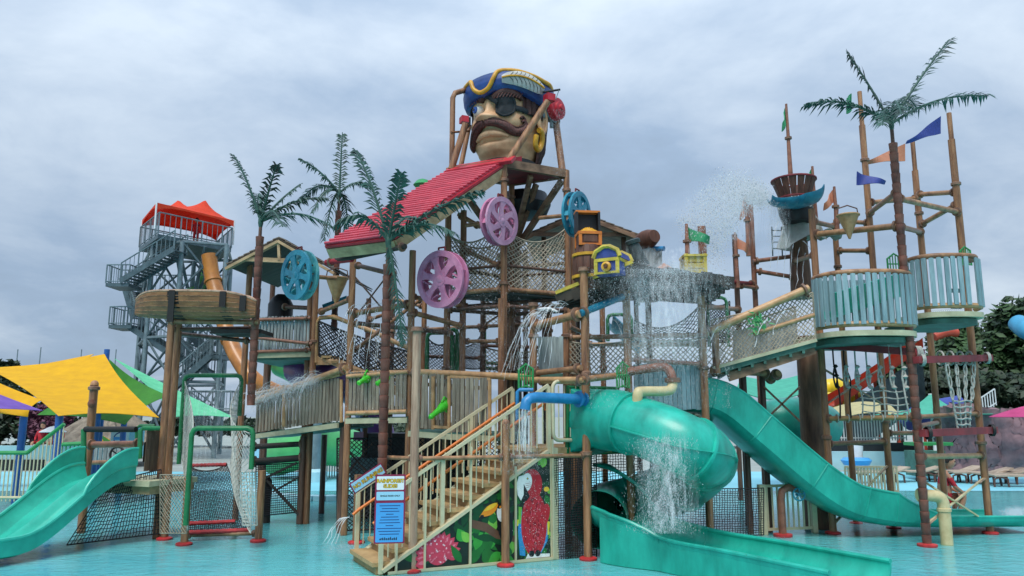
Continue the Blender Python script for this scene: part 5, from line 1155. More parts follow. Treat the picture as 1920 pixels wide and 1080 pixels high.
# red pivot drums
for label, q, ax, r_ in (('red round bearing drum on the right side of the pirate head', P(1048, 203, 16.6), V((.75, -.65, 0)), .26),):
    o = T('bearing_drum', label, 'bearing', q); MB().lathe(q, [(r_ * .5, -.3), (r_, -.28), (r_, -.04), (r_ * .95, .0), (r_ * .6, .01), (r_ * .55, .06), (r_ * .3, .07), (r_ * .25, .12)], ax, 24).build('drum', 'red_paint', o)
    MB().lathe(q - ax.normalized() * .18, [(r_ * 1.02, -.1), (r_ * 1.08, -.09), (r_ * 1.08, .02), (r_ * 1.02, .03)], ax, 24).build('housing', 'steel_dark', o)
    for k in range(6): an = 2 * PI * k / 6; s_ = ax.normalized().orthogonal(); u_ = ax.normalized().cross(s_); MB().box(q - ax.normalized() * .25 + (s_ * math.cos(an) + u_ * math.sin(an)) * r_, .08, .12, .12).build('bolt_block', 'steel', o)
o = T('pivot_bracket', 'red pivot bracket with black arm at the brim of the pirate hat', 'bracket', P(1030, 188, 16.0)); MB().box(P(1030, 184, 16.0), .2, .2, .16, .5).build('bracket', 'red_paint', o, smooth=False); MB().tube([P(1018, 173, 16.1), P(1050, 168, 15.9)], .025, 8).build('arm', 'black', o); MB().tube([P(1048, 169, 15.9), P(1042, 186, 15.9)], .01, 6).build('rod', 'steel', o)
o = T('pivot_bracket', 'red pivot bracket at the left cheek of the pirate head', 'bracket', P(871, 226, 16.2)); MB().box(P(870, 225, 16.2), .16, .2, .14, .4).build('bracket', 'red_paint', o, smooth=False); MB().box(P(876, 230, 16.5), .1, .2, .2, .4).build('hinge', 'black', o, smooth=False)
o = MB(); q = P(968, 300, 15.75); o.prism([q + V((-.1, 0, -.12)), q + V((.12, .1, -.1)), q + V((.12, .1, .12)), q + V((-.08, 0, .05))], V((-.08, .1, 0))); tag(o.build('corner_plate', 'red_paint', smooth=False), 'red upright plate at the front corner of the pirate platform', 'plate')

# ================================================================ WATER WHEELS
def wheel(label, px, py, d, rpx, ax, mf, mb_, th=.28, ns=6, sw=.3, curved=False):
    c = P(px, py, d); ax = V(ax).normalized(); R_ = rpx * d / F; a = ax.cross(Z).normalized(); b = a.cross(ax); b = b if b.z > 0 else -b
    o = T('wheel_fountain', label, 'water wheel', c - Z * R_, 'painted water wheels')
    def pt(r_, q, h): return c + (a * math.cos(q) + b * math.sin(q)) * r_ + ax * h
    for h, mt, nm in ((th / 2, mf, 'front_disc'), (-th / 2, mb_, 'back_disc')):
        m = MB(); tk = .05
        def ring(r0, r1, n=48):
            o_ = len(m.v)
            for k in range(n):
                q = 2 * PI * k / n
                for rr_, hh in ((r0, h - tk / 2), (r1, h - tk / 2), (r1, h + tk / 2), (r0, h + tk / 2)): m.v.append(pt(rr_, q, hh))
            for k in range(n):
                k2 = (k + 1) % n
                for e in range(4): m.f.append((o_ + k * 4 + e, o_ + k2 * 4 + e, o_ + k2 * 4 + (e + 1) % 4, o_ + k * 4 + (e + 1) % 4)); m.mi.append(0)
        ring(R_ * .8, R_); ring(.0 + R_ * .02, R_ * .24)
        for k in range(ns):
            q = 2 * PI * (k + .25) / ns; pf = []; pb = []
            n = 6
            for s_ in (-1, 1):
                for i in range(n + 1):
                    t = i / n if s_ < 0 else 1 - i / n; r_ = R_ * (.15 + .7 * t); wdt = sw * (.75 + .9 * (2 * t - 1) ** 2) * R_ / 2; an = q + s_ * wdt / max(r_, .12) * .9 + (.35 * t * t if curved else 0)
                    pf.append(pt(r_, an, h + tk * .35)); pb.append(pt(r_, an, h - tk * .35))
            L2 = len(pf); o_ = len(m.v); m.v += pf + pb
            for i in range(n):
                A1, A2, B1, B2 = i, i + 1, L2 - 1 - i, L2 - 2 - i
                m.f += [(o_ + A1, o_ + A2, o_ + B2, o_ + B1), (o_ + L2 + A1, o_ + L2 + B1, o_ + L2 + B2, o_ + L2 + A2), (o_ + A1, o_ + L2 + A1, o_ + L2 + A2, o_ + A2), (o_ + B1, o_ + B2, o_ + L2 + B2, o_ + L2 + B1)]; m.mi += [0] * 4
        dsc = m.build(nm, mt, o, ang=30, norm=True)
    MB().lathe(c, [(R_ * .09, -th * .6), (R_ * .15, -th * .5), (R_ * .15, th * .62), (R_ * .1, th * .72)], ax, 18).build('hub', mf, o)
    for k in range(ns):
        q = 2 * PI * (k + .75) / ns; MB().slab(lambda u, v: pt(R_ * (.55 + .4 * u), q + .25 * math.sin(PI * u), th * (v - .5) * .95), 5, 2, .015).build('paddle', mb_, o)
    m = MB(); 
    for k in (.04, -.04): m.tube([pt(R_ * .98, PI / 2, th * 0) + a * k * 2, pt(R_ * 1.12, PI / 2, 0) + a * k * 2], .018, 6)
    m.tube([pt(R_ * 1.12, PI / 2, 0) + a * .08, pt(R_ * 1.12, PI / 2, 0) - a * .08], .018, 6); m.build('hanger', 'red_beam', o)
    MB().tube([c, c - ax * .9], .045, 8).build('axle', 'pipe', o)
wheel('teal water wheel on the left beside the gable hut', 562, 516, 15.3, 48, (-.85, -1, -.08), 'teal_wheel', 'teal_wheel_worn', .17)
wheel('largest pink water wheel at the centre behind the pale post', 830, 524, 14.8, 55, (-.66, -1, -.08), 'pink_wheel', 'pink_wheel', .17)
wheel('lilac-pink water wheel hanging below the pirate platform corner', 936, 415, 15.2, 47, (1.25, -1, -.1), 'pink_wheel_lav', 'pink_wheel', .15, 6, .32, True)
wheel('teal water wheel right of the tower seen nearly edge-on', 1081, 402, 15.6, 44, (1.6, -1, -.1), 'teal_wheel', 'teal_wheel', .16)
# ================================================================ CENTRE RIGHT: pipe frame, canopy with props
cr = T('pipe_frame', 'brown pipe and log frame holding nets and spouts right of the tower', 'post frame', P(1170, 900, 14))
for px, pyr, d, tp_, cp_, mt in ((1000, 640, 13.9, 572, 'flange', 'post'), (1177, 680, 13.6, 545, None, 'post'), (1318, 660, 14.3, 553, 'flange', 'post'), (1100, 640, 15.8, 590, None, 'post'), (1216, 600, 15.5, 560, None, 'post_dark'), (1130, 620, 17, 575, None, 'post'), (1385, 600, 17, 440, None, 'post_dark'), (1412, 480, 17.5, 385, None, 'pipe_rust'), (1062, 680, 14.6, 600, None, 'post')):
    x, y = XY(px, pyr, d); post(cr, (x, y), 0, ZY(tp_, d), .085 if d < 15 else .075, mt, disc=False, cap=cp_, collars=[ZY(q, d) for q in (630, 690) if ZY(q, d) < ZY(tp_, d) - .2])
def cpipe(a, b, r=.055, mat='pipe', fl=True, mid=()): return pipe(cr, P(*a), P(*b), r, mat, fl, mid=[P(*q) for q in mid])
cpipe((1000, 612, 13.9), (1088, 588, 12.9), .085); cpipe((1088, 588, 12.9), (1175, 553, 13.6), .075, 'teal_bowl')
cpipe((1062, 633, 14.6), (1318, 628, 14.3), .055); cpipe((1100, 646, 15.6), (1318, 646, 14.6), .05, 'pipe_tan'); cpipe((1190, 675, 13.6), (1318, 683, 14.3), .045, 'pipe_rust')
cpipe((1000, 700, 13.8), (1090, 690, 12.9), .06); cpipe((1090, 712, 12.6), (1177, 702, 13.5), .065, 'pipe'); cpipe((1010, 715, 13.6), (1092, 716, 12.7), .05, 'pipe_tan')
cpipe((1318, 575, 14.4), (1385, 580, 17), .06); cpipe((1385, 535, 17), (1420, 540, 17.4), .055, 'pipe_rust'); cpipe((1360, 528, 16.5), (1412, 532, 17.4), .055, 'red_beam')
cpipe((1062, 610, 15.0), (1130, 640, 17), .055); cpipe((1412, 490, 17.4), (1505, 478, 17.4), .06, 'pipe_rust'); cpipe((1418, 508, 17.4), (1490, 520, 17.4), .06, 'pipe_rust')
MB().tube([P(1003, 588, 14.0), P(1005, 580, 14.0), P(1030, 578, 14.0), P(1045, 585, 14.0)], .025, 8).build('drip_pipe', 'white_paint', cr)
def cnet(a, b, c, d, nu, nv, r=.011, mat='net_grey', sag=(0, 0, -.06), dm=True):
    m = net(P(*a), P(*b), P(*c), P(*d), nu, nv, r, sag, dm); m.build('net', mat, cr, smooth=False)
cnet((1066, 700, 14.6), (1172, 700, 13.9), (1172, 640, 13.9), (1066, 640, 14.6), 12, 6); cnet((1182, 676, 13.7), (1312, 684, 14.3), (1312, 634, 14.3), (1182, 632, 13.7), 14, 5)
cnet((1190, 640, 16.2), (1310, 640, 16.2), (1310, 575, 16.2), (1190, 600, 16.2), 11, 7, .012, 'net_black', (0, 0, -.3))
pickets(cr, [P(1010, 696, 14.2), P(1056, 696, 14.2)], ZY(632, 14.2) - ZY(696, 14.2), 7, .075, 'picket_grey')
pickets(cr, [P(1190, 768, 14.0), P(1322, 768, 14.4)], ZY(684, 14.2) - ZY(768, 14.2), 15, .082, 'picket_blue', tilt=.004)
for a, b in (((1192, 760, 14.05), (1320, 760, 14.45)), ((1192, 690, 14.05), (1320, 692, 14.45))): MB().bar(P(*a), P(*b), .05, .06).build('fence_rail', 'picket_blue', cr, smooth=False)
MB().prism([P(1100, 845, 13.0), P(1330, 790, 14.4), P(1330, 790, 17), P(1060, 830, 16.5)], V((0, 0, -.1))).build('floor', 'deck_green', cr, smooth=False)
hoop2 = T('hoop_climb', 'dark green tube hoop with net left of the ramp', 'net climb', P(1400, 640, 16))
hoop(hoop2, 1330, 1366, 558, 650, 15.6, .035); hoop(hoop2, 1140, 1185, 590, 640, 16.4, .04)
m = net(P(1325, 640, 15.6), P(1368, 640, 16.6), P(1368, 565, 16.6), P(1325, 565, 15.6), 8, 12, .012, (0, 0, -.1)); m.build('net', 'net_black', hoop2, smooth=False)
# small green valve cages
def cage(label, px, py, d, wpx, hpx):
    c = P(px, py, d); w_, h = wpx * d / F, hpx * d / F; o = T('valve_cage', label, 'cage', c - Z * h / 2, 'small green bar cages')
    MB().tube([c + V((-w_ / 2, 0, -h / 2)), c + V((-w_ / 2, 0, h * .25)), c + V((0, 0, h / 2)), c + V((w_ / 2, 0, h * .3)), c + V((w_ / 2, 0, -h / 2)), c + V((0, 0, -h * .42))], .022, 6, closed=True).build('frame', 'green_rail', o)
    for k in range(1, 5): MB().tube([c + V((-w_ / 2 + w_ * k / 5, 0, -h / 2)), c + V((-w_ / 2 + w_ * k / 5, 0, h * .4))], .012, 5).build('bar', 'green_rail', o)
    MB().tube([c + V((-w_ / 2, 0, 0)), c + V((w_ / 2, 0, 0))], .014, 5).build('bar', 'green_rail', o)
cage('green bar cage left of the tall centre post', 986, 705, 13.3, 26, 44); cage('green bar cage above the tube slide entry', 1168, 703, 13.2, 22, 48)
cage('green guard frame at the back of the lower blue balcony', 1677, 495, 15.2, 26, 40); cage('green guard frame at the corner of the upper blue balcony', 1810, 480, 15.4, 20, 36)

# canopy roof deck with dark underside
cn_ = T('prop_canopy', 'dark flat canopy with stepped shingle edges carrying pirate props', 'roof', P(1200, 550, 14.5))
zc_ = ZY(499, 12.9); zl = ZY(555, 13.0)
L0, L1 = P(1042, 556, 13.4), PZ(1075, 566, P(1042, 556, 13.4).z); R0, R1 = P(1186, 498, 12.8), P(1195, 562, 16.2); R1 = V((R1.x, R1.y, R0.z)); X0 = P(1376, 520, 13.4); X1 = V((P(1330, 552, 16).x, 16.2, X0.z))
for a0, a1, b0, b1 in ((L0, L1, R0, R1), (R0, R1, X0, X1)):
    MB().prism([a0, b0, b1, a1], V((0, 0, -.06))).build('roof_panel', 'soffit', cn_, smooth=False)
    n = 9
    for k in range(n):
        t0, t1 = k / n, (k + 1) / n; e = .03 * (k % 3); p, q = lerp(a0, b0, t0), lerp(a0, b0, t1); m = MB(); m.box((p + q) / 2 - Z * (.04 + e), (q - p).length * .98, .05, .16 + e, ax=((q - p).normalized(), V((0, 1, 0)), (q - p).normalized().cross(V((0, 1, 0))))); m.build('edge_shingle', 'beam_dark' if a0 is R0 else 'soffit', cn_, smooth=False)
    for k in range(1, 6): MB().bar(lerp(a0, a1, k / 6) - Z * .1, lerp(b0, b1, k / 6) - Z * .1, .08, .1).build('rafter', 'beam_dark', cn_, smooth=False)
MB().bar(L0 + V((0, -.04, .06)), R0 + V((0, -.04, .06)), .04, .06).build('edge_trim', 'chest_yellow', cn_, smooth=False)
MB().bar(R0 - Z * .12, R1 - Z * .12, .12, .16).build('ridge_beam', 'beam_dark', cn_, smooth=False)
for px, d in ((1216, 15.8), (1318, 14.6)): MB().lathe(P(px, 565, d), [(.2, 0), (.34, .12), (.36, .3)], n=14).build('post_head', 'beam_dark', cn_)
def zroof(x): 
    if x < R0.x: t = (x - L0.x) / (R0.x - L0.x); return L0.z + (R0.z - L0.z) * t
    t = (x - R0.x) / (X0.x - R0.x); return R0.z + (X0.z - R0.z) * t
# barrel carrying an open chest
def at(px, d): x = P(px, 500, d).x; return V((x, d, zroof(x)))
b_ = at(1104, 13.3); br_ = T('prop_barrel', 'brown wooden barrel prop with yellow hoops on the canopy', 'barrel', b_)
h = .68; bm_ = []
for k in range(14):
    q = 2 * PI * k / 14; w_ = PI / 14 * .94
    def stv(u, v, q=q, w_=w_): rr_ = .2 + .075 * math.sin(PI * v); an = q + (u - .5) * 2 * w_; return b_ + V((rr_ * math.cos(an), rr_ * math.sin(an), -.1 + (h + .1) * v))
    MB().slab(stv, 2, 6, .03).build('stave', 'barrel', br_)
for v in (.28, .78): rr_ = .22 + .075 * math.sin(PI * v); MB().lathe(b_ + Z * (-.1 + (h + .1) * v), [(rr_, -.03), (rr_ + .025, -.025), (rr_ + .025, .025), (rr_, .03)], n=22, cap=False).build('hoop', 'gold', br_)
MB().lathe(b_ + Z * (h - .04), [(.19, 0), (.19, .02)], n=20).build('lid', 'barrel', br_)
def chest(label, c, wx, wy, hz, rz, body, trim, openl):
    o = T('treasure_chest', label, 'treasure chest', c); ax = (V((math.cos(rz), math.sin(rz), 0)), V((-math.sin(rz), math.cos(rz), 0)), Z)
    def bx(nm, x, y, z, sx, sy, sz, mt): MB().box(c + ax[0] * x + ax[1] * y + ax[2] * z, sx, sy, sz, ax=ax).build(nm, mt, o, smooth=False)
    bx('body', 0, 0, hz / 2, wx, wy, hz, body)
    for sx in (-1, 1): bx('corner_band', sx * wx * .44, -wy / 2 - .01, hz / 2, wx * .14, .03, hz * 1.01, trim)
    bx('top_band', 0, -wy / 2 - .015, hz * .9, wx * .98, .03, hz * .2, trim); bx('bottom_band', 0, -wy / 2 - .012, hz * .08, wx * .96, .03, hz * .14, trim)
    for sx in (-1, 1): bx('side_band', sx * wx / 2, 0, hz * .9, .03, wy * .98, hz * .2, trim)
    for sx in (-1, 1): bx('side_band', sx * (wx / 2 + .004), wy * .42 * 1, hz / 2, .03, wy * .14, hz, trim)
    n = 10
    if not openl:
        prof = [(-wy * .54, 0), (-wy * .46, hz * .42), (0, hz * .78), (wy * .46, hz * .42), (wy * .54, 0)]; prof = [(x, y) for x, y in prof]
        # gable-ended lid, its ridge running back from the viewer
        pr = [(-wx * .54, 0), (-wx * .44, hz * .4), (-.05, hz * .68), (.05, hz * .68), (wx * .44, hz * .4), (wx * .54, 0)]
        poly = [c + ax[0] * x + ax[1] * (-wy * .5) + ax[2] * (hz + .01 + z) for x, z in pr]; MB().prism(poly, ax[1] * wy).build('lid', body, o, smooth=False)
        for yy in (-wy * .52, wy * .46): MB().tube([c + ax[0] * x + ax[1] * (yy - .0) + ax[2] * (hz + .015 + z * 1.02) for x, z in pr], .04, 6).build('lid_band', trim, o)
        MB().tube([c + ax[1] * -wy * .5 + ax[2] * (hz * 1.7), c + ax[1] * wy * .5 + ax[2] * (hz * 1.7)], .03, 6).build('lid_ridge', trim, o)
        q = c + ax[1] * (-wy / 2 - .03) + ax[2] * hz * .45; MB().lathe(q, [(.09, 0), (.085, .02), (.05, .035), (.045, .02)], -ax[1], 16).build('lock', 'gold', o); MB().lathe(q - ax[1] * .03, [(.035, 0), (.03, .02)], -ax[1], 10).build('keyhole', 'barrel', o)
    else:
        bx('panel', 0, -wy / 2 - .005, hz * .5, wx * .6, .02, hz * .5, 'barrel')
        MB().grid(lambda u, v: c + ax[0] * ((u - .5) * wx * .9) + ax[1] * ((v - .5) * wy * .9) + Z * (hz + .1 * math.sin(PI * u) * math.sin(PI * v) + .02 * math.sin(31 * u) * math.sin(27 * v)), 18, 14).build('gold_heap', 'gold', o)
        lc = c + ax[1] * wy * .5 + Z * (hz + .2); MB().box(lc, wx * 1.04, .05, .38, ax=(ax[0], ax[1], Z)).build('lid', 'hull_black', o, smooth=False)
        for sx in (-1, 1): MB().box(lc + ax[0] * sx * wx * .5 - ax[1] * .08, .04, .2, .38, ax=(ax[0], ax[1], Z)).build('lid_side', 'hull_black', o, smooth=False)
        MB().box(lc + Z * .2 - ax[1] * .06, wx * 1.1, .22, .04, ax=(ax[0], ax[1], Z)).build('lid_top', 'chest_orange', o, smooth=False)
    return o
chest('open chest heaped with gold standing on the brown barrel', b_ + Z * (h - .01), .4, .32, .25, .1, 'barrel', 'chest_orange', True)
chest('closed blue and yellow treasure chest on the canopy', at(1150, 12.95) - Z * .06, .44, .6, .27, -.5, 'chest_blue', 'chest_yellow', False)
k_ = at(1195, 13.4); ca_ = T('prop_cannon', 'dark cannon prop pointing up beside the blue chest', 'cannon', k_)
MB().lathe(k_ + V((.08, 0, .02)), [(.1, -.05), (.17, .0), (.17, .1), (.13, .3), (.1, .5), (.13, .52), (.14, .58), (.1, .6), (.08, .5)], (-.3, -.1, 1), 18, False).build('barrel', 'cannon', ca_); MB().box(k_ + V((.05, 0, .05)), .3, .3, .12).build('carriage', 'barrel', ca_, smooth=False)
k_ = P(1212, 450, 15.0); MB_ = T('prop_keg', 'round keg lying on a grey drum behind the cannon', 'barrel', k_ - Z * .2); MB().lathe(k_, [(.13, -.28), (.19, -.1), (.2, .0), (.19, .1), (.13, .28)], (.5, -1, .1), 18).build('keg', 'barrel', MB_); MB().lathe(k_ + V((.1, .1, -.7)), [(.22, 0), (.22, .5), (.2, .52)], n=18).build('drum', 'picket_grey', MB_); MB().tube([k_ + V((.1, 0, -.18)), P(1245, 466, 14.8)], .05, 10).build('spout', 'blue_spout', MB_)
k_ = at(1243, 14.2); o = T('prop_tent', 'low orange cloth-covered mound on the wet canopy', 'mound', k_); MB().slab(lambda u, v: k_ + V(((u - .5) * .8, (v - .5) * .8, .34 * (1 - abs(2 * u - 1)) ** .8 * (.6 + .4 * math.sin(PI * v)))), 14, 10, .03).build('cover', 'tent_orange', o)
k_ = at(1300, 13.6); o = T('prop_crate', 'yellow slatted crate prop on the right of the canopy', 'crate', k_)
for sx, sy, rz in ((0, -1, 0), (0, 1, 0), (1, 0, PI / 2), (-1, 0, PI / 2)):
    for j in range(3): MB().box(k_ + V((sx * .16, sy * .16, .08 + j * .11)), .34, .025, .095, rz).build('slat', 'crate', o, smooth=False)
for sx in (-1, 1):
    for sy in (-1, 1): MB().box(k_ + V((sx * .17, sy * .17, .2)), .06, .06, .4).build('corner', 'crate', o, smooth=False)
MB().box(k_ + Z * .37, .42, .42, .04).build('lid', 'crate', o, smooth=False)

# ---------------------------------------------------------------- grey roofed hut behind the tower
h2 = T('grey_roof_hut', 'open hut with dark grey shingle roof behind the tower on the right', 'hut', P(1110, 600, 19))
ap, le, re = P(1085, 398, 18), P(985, 442, 18.5), P(1200, 442, 18.2); bkv = V((.3, 3, 0))
for a, b in ((ap, le), (ap, re)):
    for k in range(7):
        p0, p1 = lerp(a, b, k / 7), lerp(a, b, (k + 1.1) / 7); MB().prism([p0 + Z * .03, p1 + Z * .05, p1 + bkv + Z * .05, p0 + bkv + Z * .03], V((0, 0, -.025))).build('shingle_course', 'shingle', h2, smooth=False)
    MB().prism([a, b, b + bkv, a + bkv], V((0, 0, -.06))).build('soffit', 'beam_wood', h2, smooth=False); MB().bar(a - Z * .1, b - Z * .1, .06, .14, V((0, 1, 0))).build('bargeboard', 'beam_wood', h2, smooth=False)
MB().bar(P(1000, 440, 18.3), P(1190, 440, 18.2), .08, .1).build('tie_beam', 'beam_wood', h2, smooth=False)
for px, d in ((1020, 18.8), (1170, 18.6), (1082, 21), (1190, 21)): x, y = XY(px, 480, d); post(h2, (x, y), 0, ZY(440, d), .08, 'post_dark', disc=False)
pipe(h2, P(1060, 480, 18.5), P(1175, 485, 18.4), .06); m = net(P(1065, 545, 18), P(1180, 545, 18), P(1180, 480, 18), P(1065, 480, 18), 14, 8, .013, (0, 0, -.1)); m.build('net', 'net_grey', h2, smooth=False)
MB().prism([P(1060, 552, 17.8), P(1190, 552, 17.8), P(1190, 552, 21), P(1060, 552, 21)], V((0, 0, -.15))).build('floor', 'deck_dark', h2, smooth=False)
o = MB(); o.slab(lambda u, v: lerp(P(1150, 612, 17), P(1205, 660, 17), u) + V((0, 0, 0)) + V((0, 1.1 * v, .25 * (2 * v - 1) ** 2)), 10, 10, .03); tag(o.build('teal_chute', 'teal_bowl'), 'short teal chute visible under the canopy behind the nets', 'slide')

# ================================================================ RAMP and BLUE BALCONIES on the right
rp_ = T('net_ramp', 'sloping walkway with netted sides climbing to the blue balcony', 'walkway', P(1430, 700, 15))
ra0, ra1 = P(1338, 692, 14.5), P(1530, 640, 14.4); bk = V((.35, 1.9, 0))
MB().prism([ra0, ra1, ra1 + bk, ra0 + bk], V((0, 0, -.1))).build('floor', 'deck_green', rp_, smooth=False); MB().bar(ra0 + V((0, -.03, .02)), ra1 + V((0, -.03, .02)), .05, .06).build('edge_board', 'deck_cream', rp_, smooth=False)
MB().bar(ra0 + V((.3, .12, -.15)), ra1 + V((0, .12, -.15)), .1, .16).build('floor_beam', 'beam_wood', rp_, smooth=False)
for k in range(1, 8): MB().bar(lerp(ra0, ra1, k / 8) - Z * .13, lerp(ra0, ra1, k / 8) + bk - Z * .13, .05, .06).build('floor_rib', 'deck_green', rp_, smooth=False)
hN = .93
m = net(ra0 + Z * .05, ra1 + Z * .05, ra1 + Z * hN, ra0 + Z * hN, 22, 9, .0105, (0, 0, -.04)); m.build('net', 'net_grey', rp_, smooth=False)
m = net(ra0 + bk + Z * .05, ra1 + bk + Z * .05, ra1 + bk + Z * hN, ra0 + bk + Z * hN, 16, 7, .011, (0, 0, -.04)); m.build('net', 'net_grey', rp_, smooth=False)
pickets(rp_, [lerp(ra0, ra1, .3) + bk, ra1 + bk], .75, 17, .09, 'picket_grey')
pipe(rp_, P(1322, 625, 14.4), P(1516, 540, 14.3), .085, 'pipe_tan'); pipe(rp_, lerp(ra0, ra1, .4) + Z * .45 + V((0, -.02, 0)), ra1 + Z * .5, .05, 'pipe_tan', False)
for t_ in (.03,): q = lerp(ra0, ra1, t_); MB().tube([q - Z * .1, q + Z * .75], .07, 10).build('rail_post', 'post', rp_)
pipe(rp_, P(1335, 695, 14.6), P(1440, 700, 15.6), .075, 'pipe'); pipe(rp_, P(1440, 712, 15.8), P(1460, 700, 15.4), .08, 'pipe')
for px, d in ((1395, 15.8), (1430, 16)): x, y = XY(px, 740, d); post(rp_, (x, y), 0, ZY(700, d), .075, 'post_dark', disc=False)
for a, b in (((1432, 725, 15.9), (1500, 790, 15.9)), ((1500, 725, 15.9), (1432, 790, 15.9))): MB().bar(P(*a), P(*b), .035, .035).build('brace', 'post', rp_, smooth=False)
rc = P(1522, 760, 16.6); MB().lathe((rc.x, rc.y, 0), [(.3, 0), (.27, 1), (.25, 3.2), (.25, 4)], n=18).build('column', 'column', rp_)
gb = T('green_plant_bunch', 'bunch of green rope-like leaves caught on the ramp net', 'plant', P(1420, 610, 14.2)); m = MB()
for k in range(60):
    q = P(random.gauss(1420, 9), random.gauss(606, 9), 14.25); d = V((random.gauss(0, 1), random.gauss(0, .3), random.gauss(.2, 1))).normalized() * .1; s_ = V((.015, 0, .015)); m.add([q - s_, q + s_, q + d + s_ * .4, q + d * 1.2], [(0, 1, 2, 3)])
m.build('leaves', 'green_rail', gb, smooth=False)
# frame posts of the right tower (bases on the pool floor)
rt = T('rope_tower_frame', 'tall brown log posts and crossbars of the right tower with red foot plates', 'post frame', G(1700, 1000))
P1, P2, P4 = G(1562, 1001), G(1676, 991), G(1857, 1001); P3 = V((*XY(1750, 700, 17.0), 0)); P5 = V((*XY(1585, 700, 17.3), 0)); TR = V((*XY(1706, 640, 14.3), 0))
post(rt, P1.xy, .02, ZY(392, P1.y), .088, collars=(ZY(640, P1.y), ZY(820, P1.y))); post(rt, P2.xy, .02, ZY(235, P2.y), .085, collars=(ZY(300, P2.y), ZY(430, P2.y), ZY(790, P2.y))); post(rt, P4.xy, .02, ZY(262, P4.y), .088, collars=(ZY(345, P4.y), ZY(600, P4.y), ZY(830, P4.y)))
post(rt, P3.xy, 0, ZY(320, P3.y), .085, collars=(ZY(400, P3.y), ZY(620, P3.y))); post(rt, P5.xy, 0, ZY(420, P5.y), .08, collars=(ZY(500, P5.y),))
# slim flag-pole tops
for q, z0, z1 in ((P2, 235, 172), (P4, 262, 212), (P3, 320, 262)): MB().tube([(q.x, q.y, ZY(z0, q.y) - .05), (q.x, q.y, ZY(z1, q.y))], .05, 10).build('pole_top', 'post', rt)
def at3(q, py): return V((q.x, q.y, ZY(py, q.y)))
def rpipe(a, b, r=.065, mat='pipe'): pipe(rt, a, b, r, mat)
rpipe(at3(P2, 400), at3(TR, 360)); rpipe(at3(P2, 380), at3(P3, 372)); rpipe(at3(TR, 372), at3(P4, 398)); rpipe(at3(P3, 365), at3(P4, 360)); rpipe(at3(P3, 422), at3(P4, 382)); rpipe(at3(P1, 440), at3(TR, 423), .075); rpipe(at3(P2, 418), at3(P5, 414), .06); rpipe(at3(P1, 415), at3(P5, 425)); rpipe(at3(TR, 425), at3(P3, 435)); rpipe(at3(P5, 470), at3(P2, 470), .06); rpipe(at3(P1, 478), at3(V((P5.x - 1, P5.y, 0)), 490), .06)
rpipe(at3(P1, 785), at3(TR, 782), .06, 'pipe_tan'); rpipe(at3(TR, 782), at3(P4, 775), .05); rpipe(at3(P1, 832), at3(P2, 828), .055); rpipe(at3(P2, 812), at3(P3, 812), .055); rpipe(at3(TR, 856), at3(P4, 854), .06, 'pipe_tan'); rpipe(at3(TR, 800), at3(P3, 792), .055)
for a, b in (((P1, 885), (P2, 980)), ((P1, 985), (P2, 870)), ((TR, 900), (P4, 982)), ((TR, 985), (P4, 895)), ((P1, 690), (P2, 760)), ((P1, 760), (P2, 690))):
    p_, q_ = at3(*a), at3(*b); MB().bar(p_, q_, .035, .03).build('brace', 'cream_pipe' if a[1] > 800 else 'post_pale', rt, smooth=False)
    for e, o_ in ((p_, q_), (q_, p_)): d = (o_ - e).normalized(); MB().bar(e + d * .08, e + d * .36, .1, .02, V((0, 1, 0)).cross(d)).build('brace_plate', 'post_pale', rt, smooth=False)
# red beams, lashed
def beam(label, a, b):
    o = T('red_beam', label, 'beam', lerp(a, b, .5), 'red beams of the rope frame'); MB().bar(a, b, .12, .13).build('timber', 'red_beam', o, smooth=False); d = (b - a).normalized()
    for e in (.06, .94):
        q = lerp(a, b, e)
        for k in range(4): MB().tube([q + d * (k * .025) + V((0, .1 * math.cos(2 * PI * j / 10), .11 * math.sin(2 * PI * j / 10))) for j in range(10)], .016, 5, closed=True).build('lashing', 'rope' if a.z > 2.8 else 'black', o)
    return o
beam('long red beam under the lower blue balcony with hanging ropes', at3(P1, 645) + V((-.45, -.05, 0)), at3(TR, 652) + V((.2, -.08, -.1)))
beam('upper red beam right of the ringed palm trunk', at3(TR, 676) + V((0, -.16, 0)), at3(P4, 672) + V((.25, -.16, 0)))
beam('lower faded red beam at the bottom of the rope ladder', at3(TR, 812) + V((0, -.16, 0)), at3(P4, 806) + V((.2, -.16, 0)))
# hanging ropes with knots
rn = T('rope_net_climb', 'white knotted ropes and rungs hanging under the lower balcony', 'net climb', at3(P1, 785))
for k in range(7):
    t_ = .12 + .83 * k / 6.6; a = lerp(at3(P1, 640), at3(TR, 648), t_) - V((0, .1, 0)); b = lerp(at3(P1, 785), at3(TR, 782), t_ + .04) - V((0, .07, 0)); L_ = a.z - b.z
    pts = [a, a - Z * L_ * .3, lerp(a, b, .5) + V((random.gauss(0, .03), 0, 0)), lerp(a, b, .75) + V((random.gauss(0, .05), -.05, 0)), b]
    MB().tube(bez(pts, 4), .017, 6).build('hanging_rope', 'rope' if k > 1 else 'black', rn)
    for s_ in (-1, 1): MB().tube([a + V((s_ * .035 * math.sin(PI * j / 8), -.03, -L_ * (.33 + .27 * j / 8))) for j in range(9)], .018, 6).build('rope_loop', 'rope' if k > 0 else 'black', rn)
    for f_ in (.33, .45, .6): MB().lathe(lerp(a, b, f_) - V((0, .03, .03)), [(.02, 0), (.055, .03), (.02, .07)], n=8).build('knot', 'rope' if k > 0 else 'black', rn)
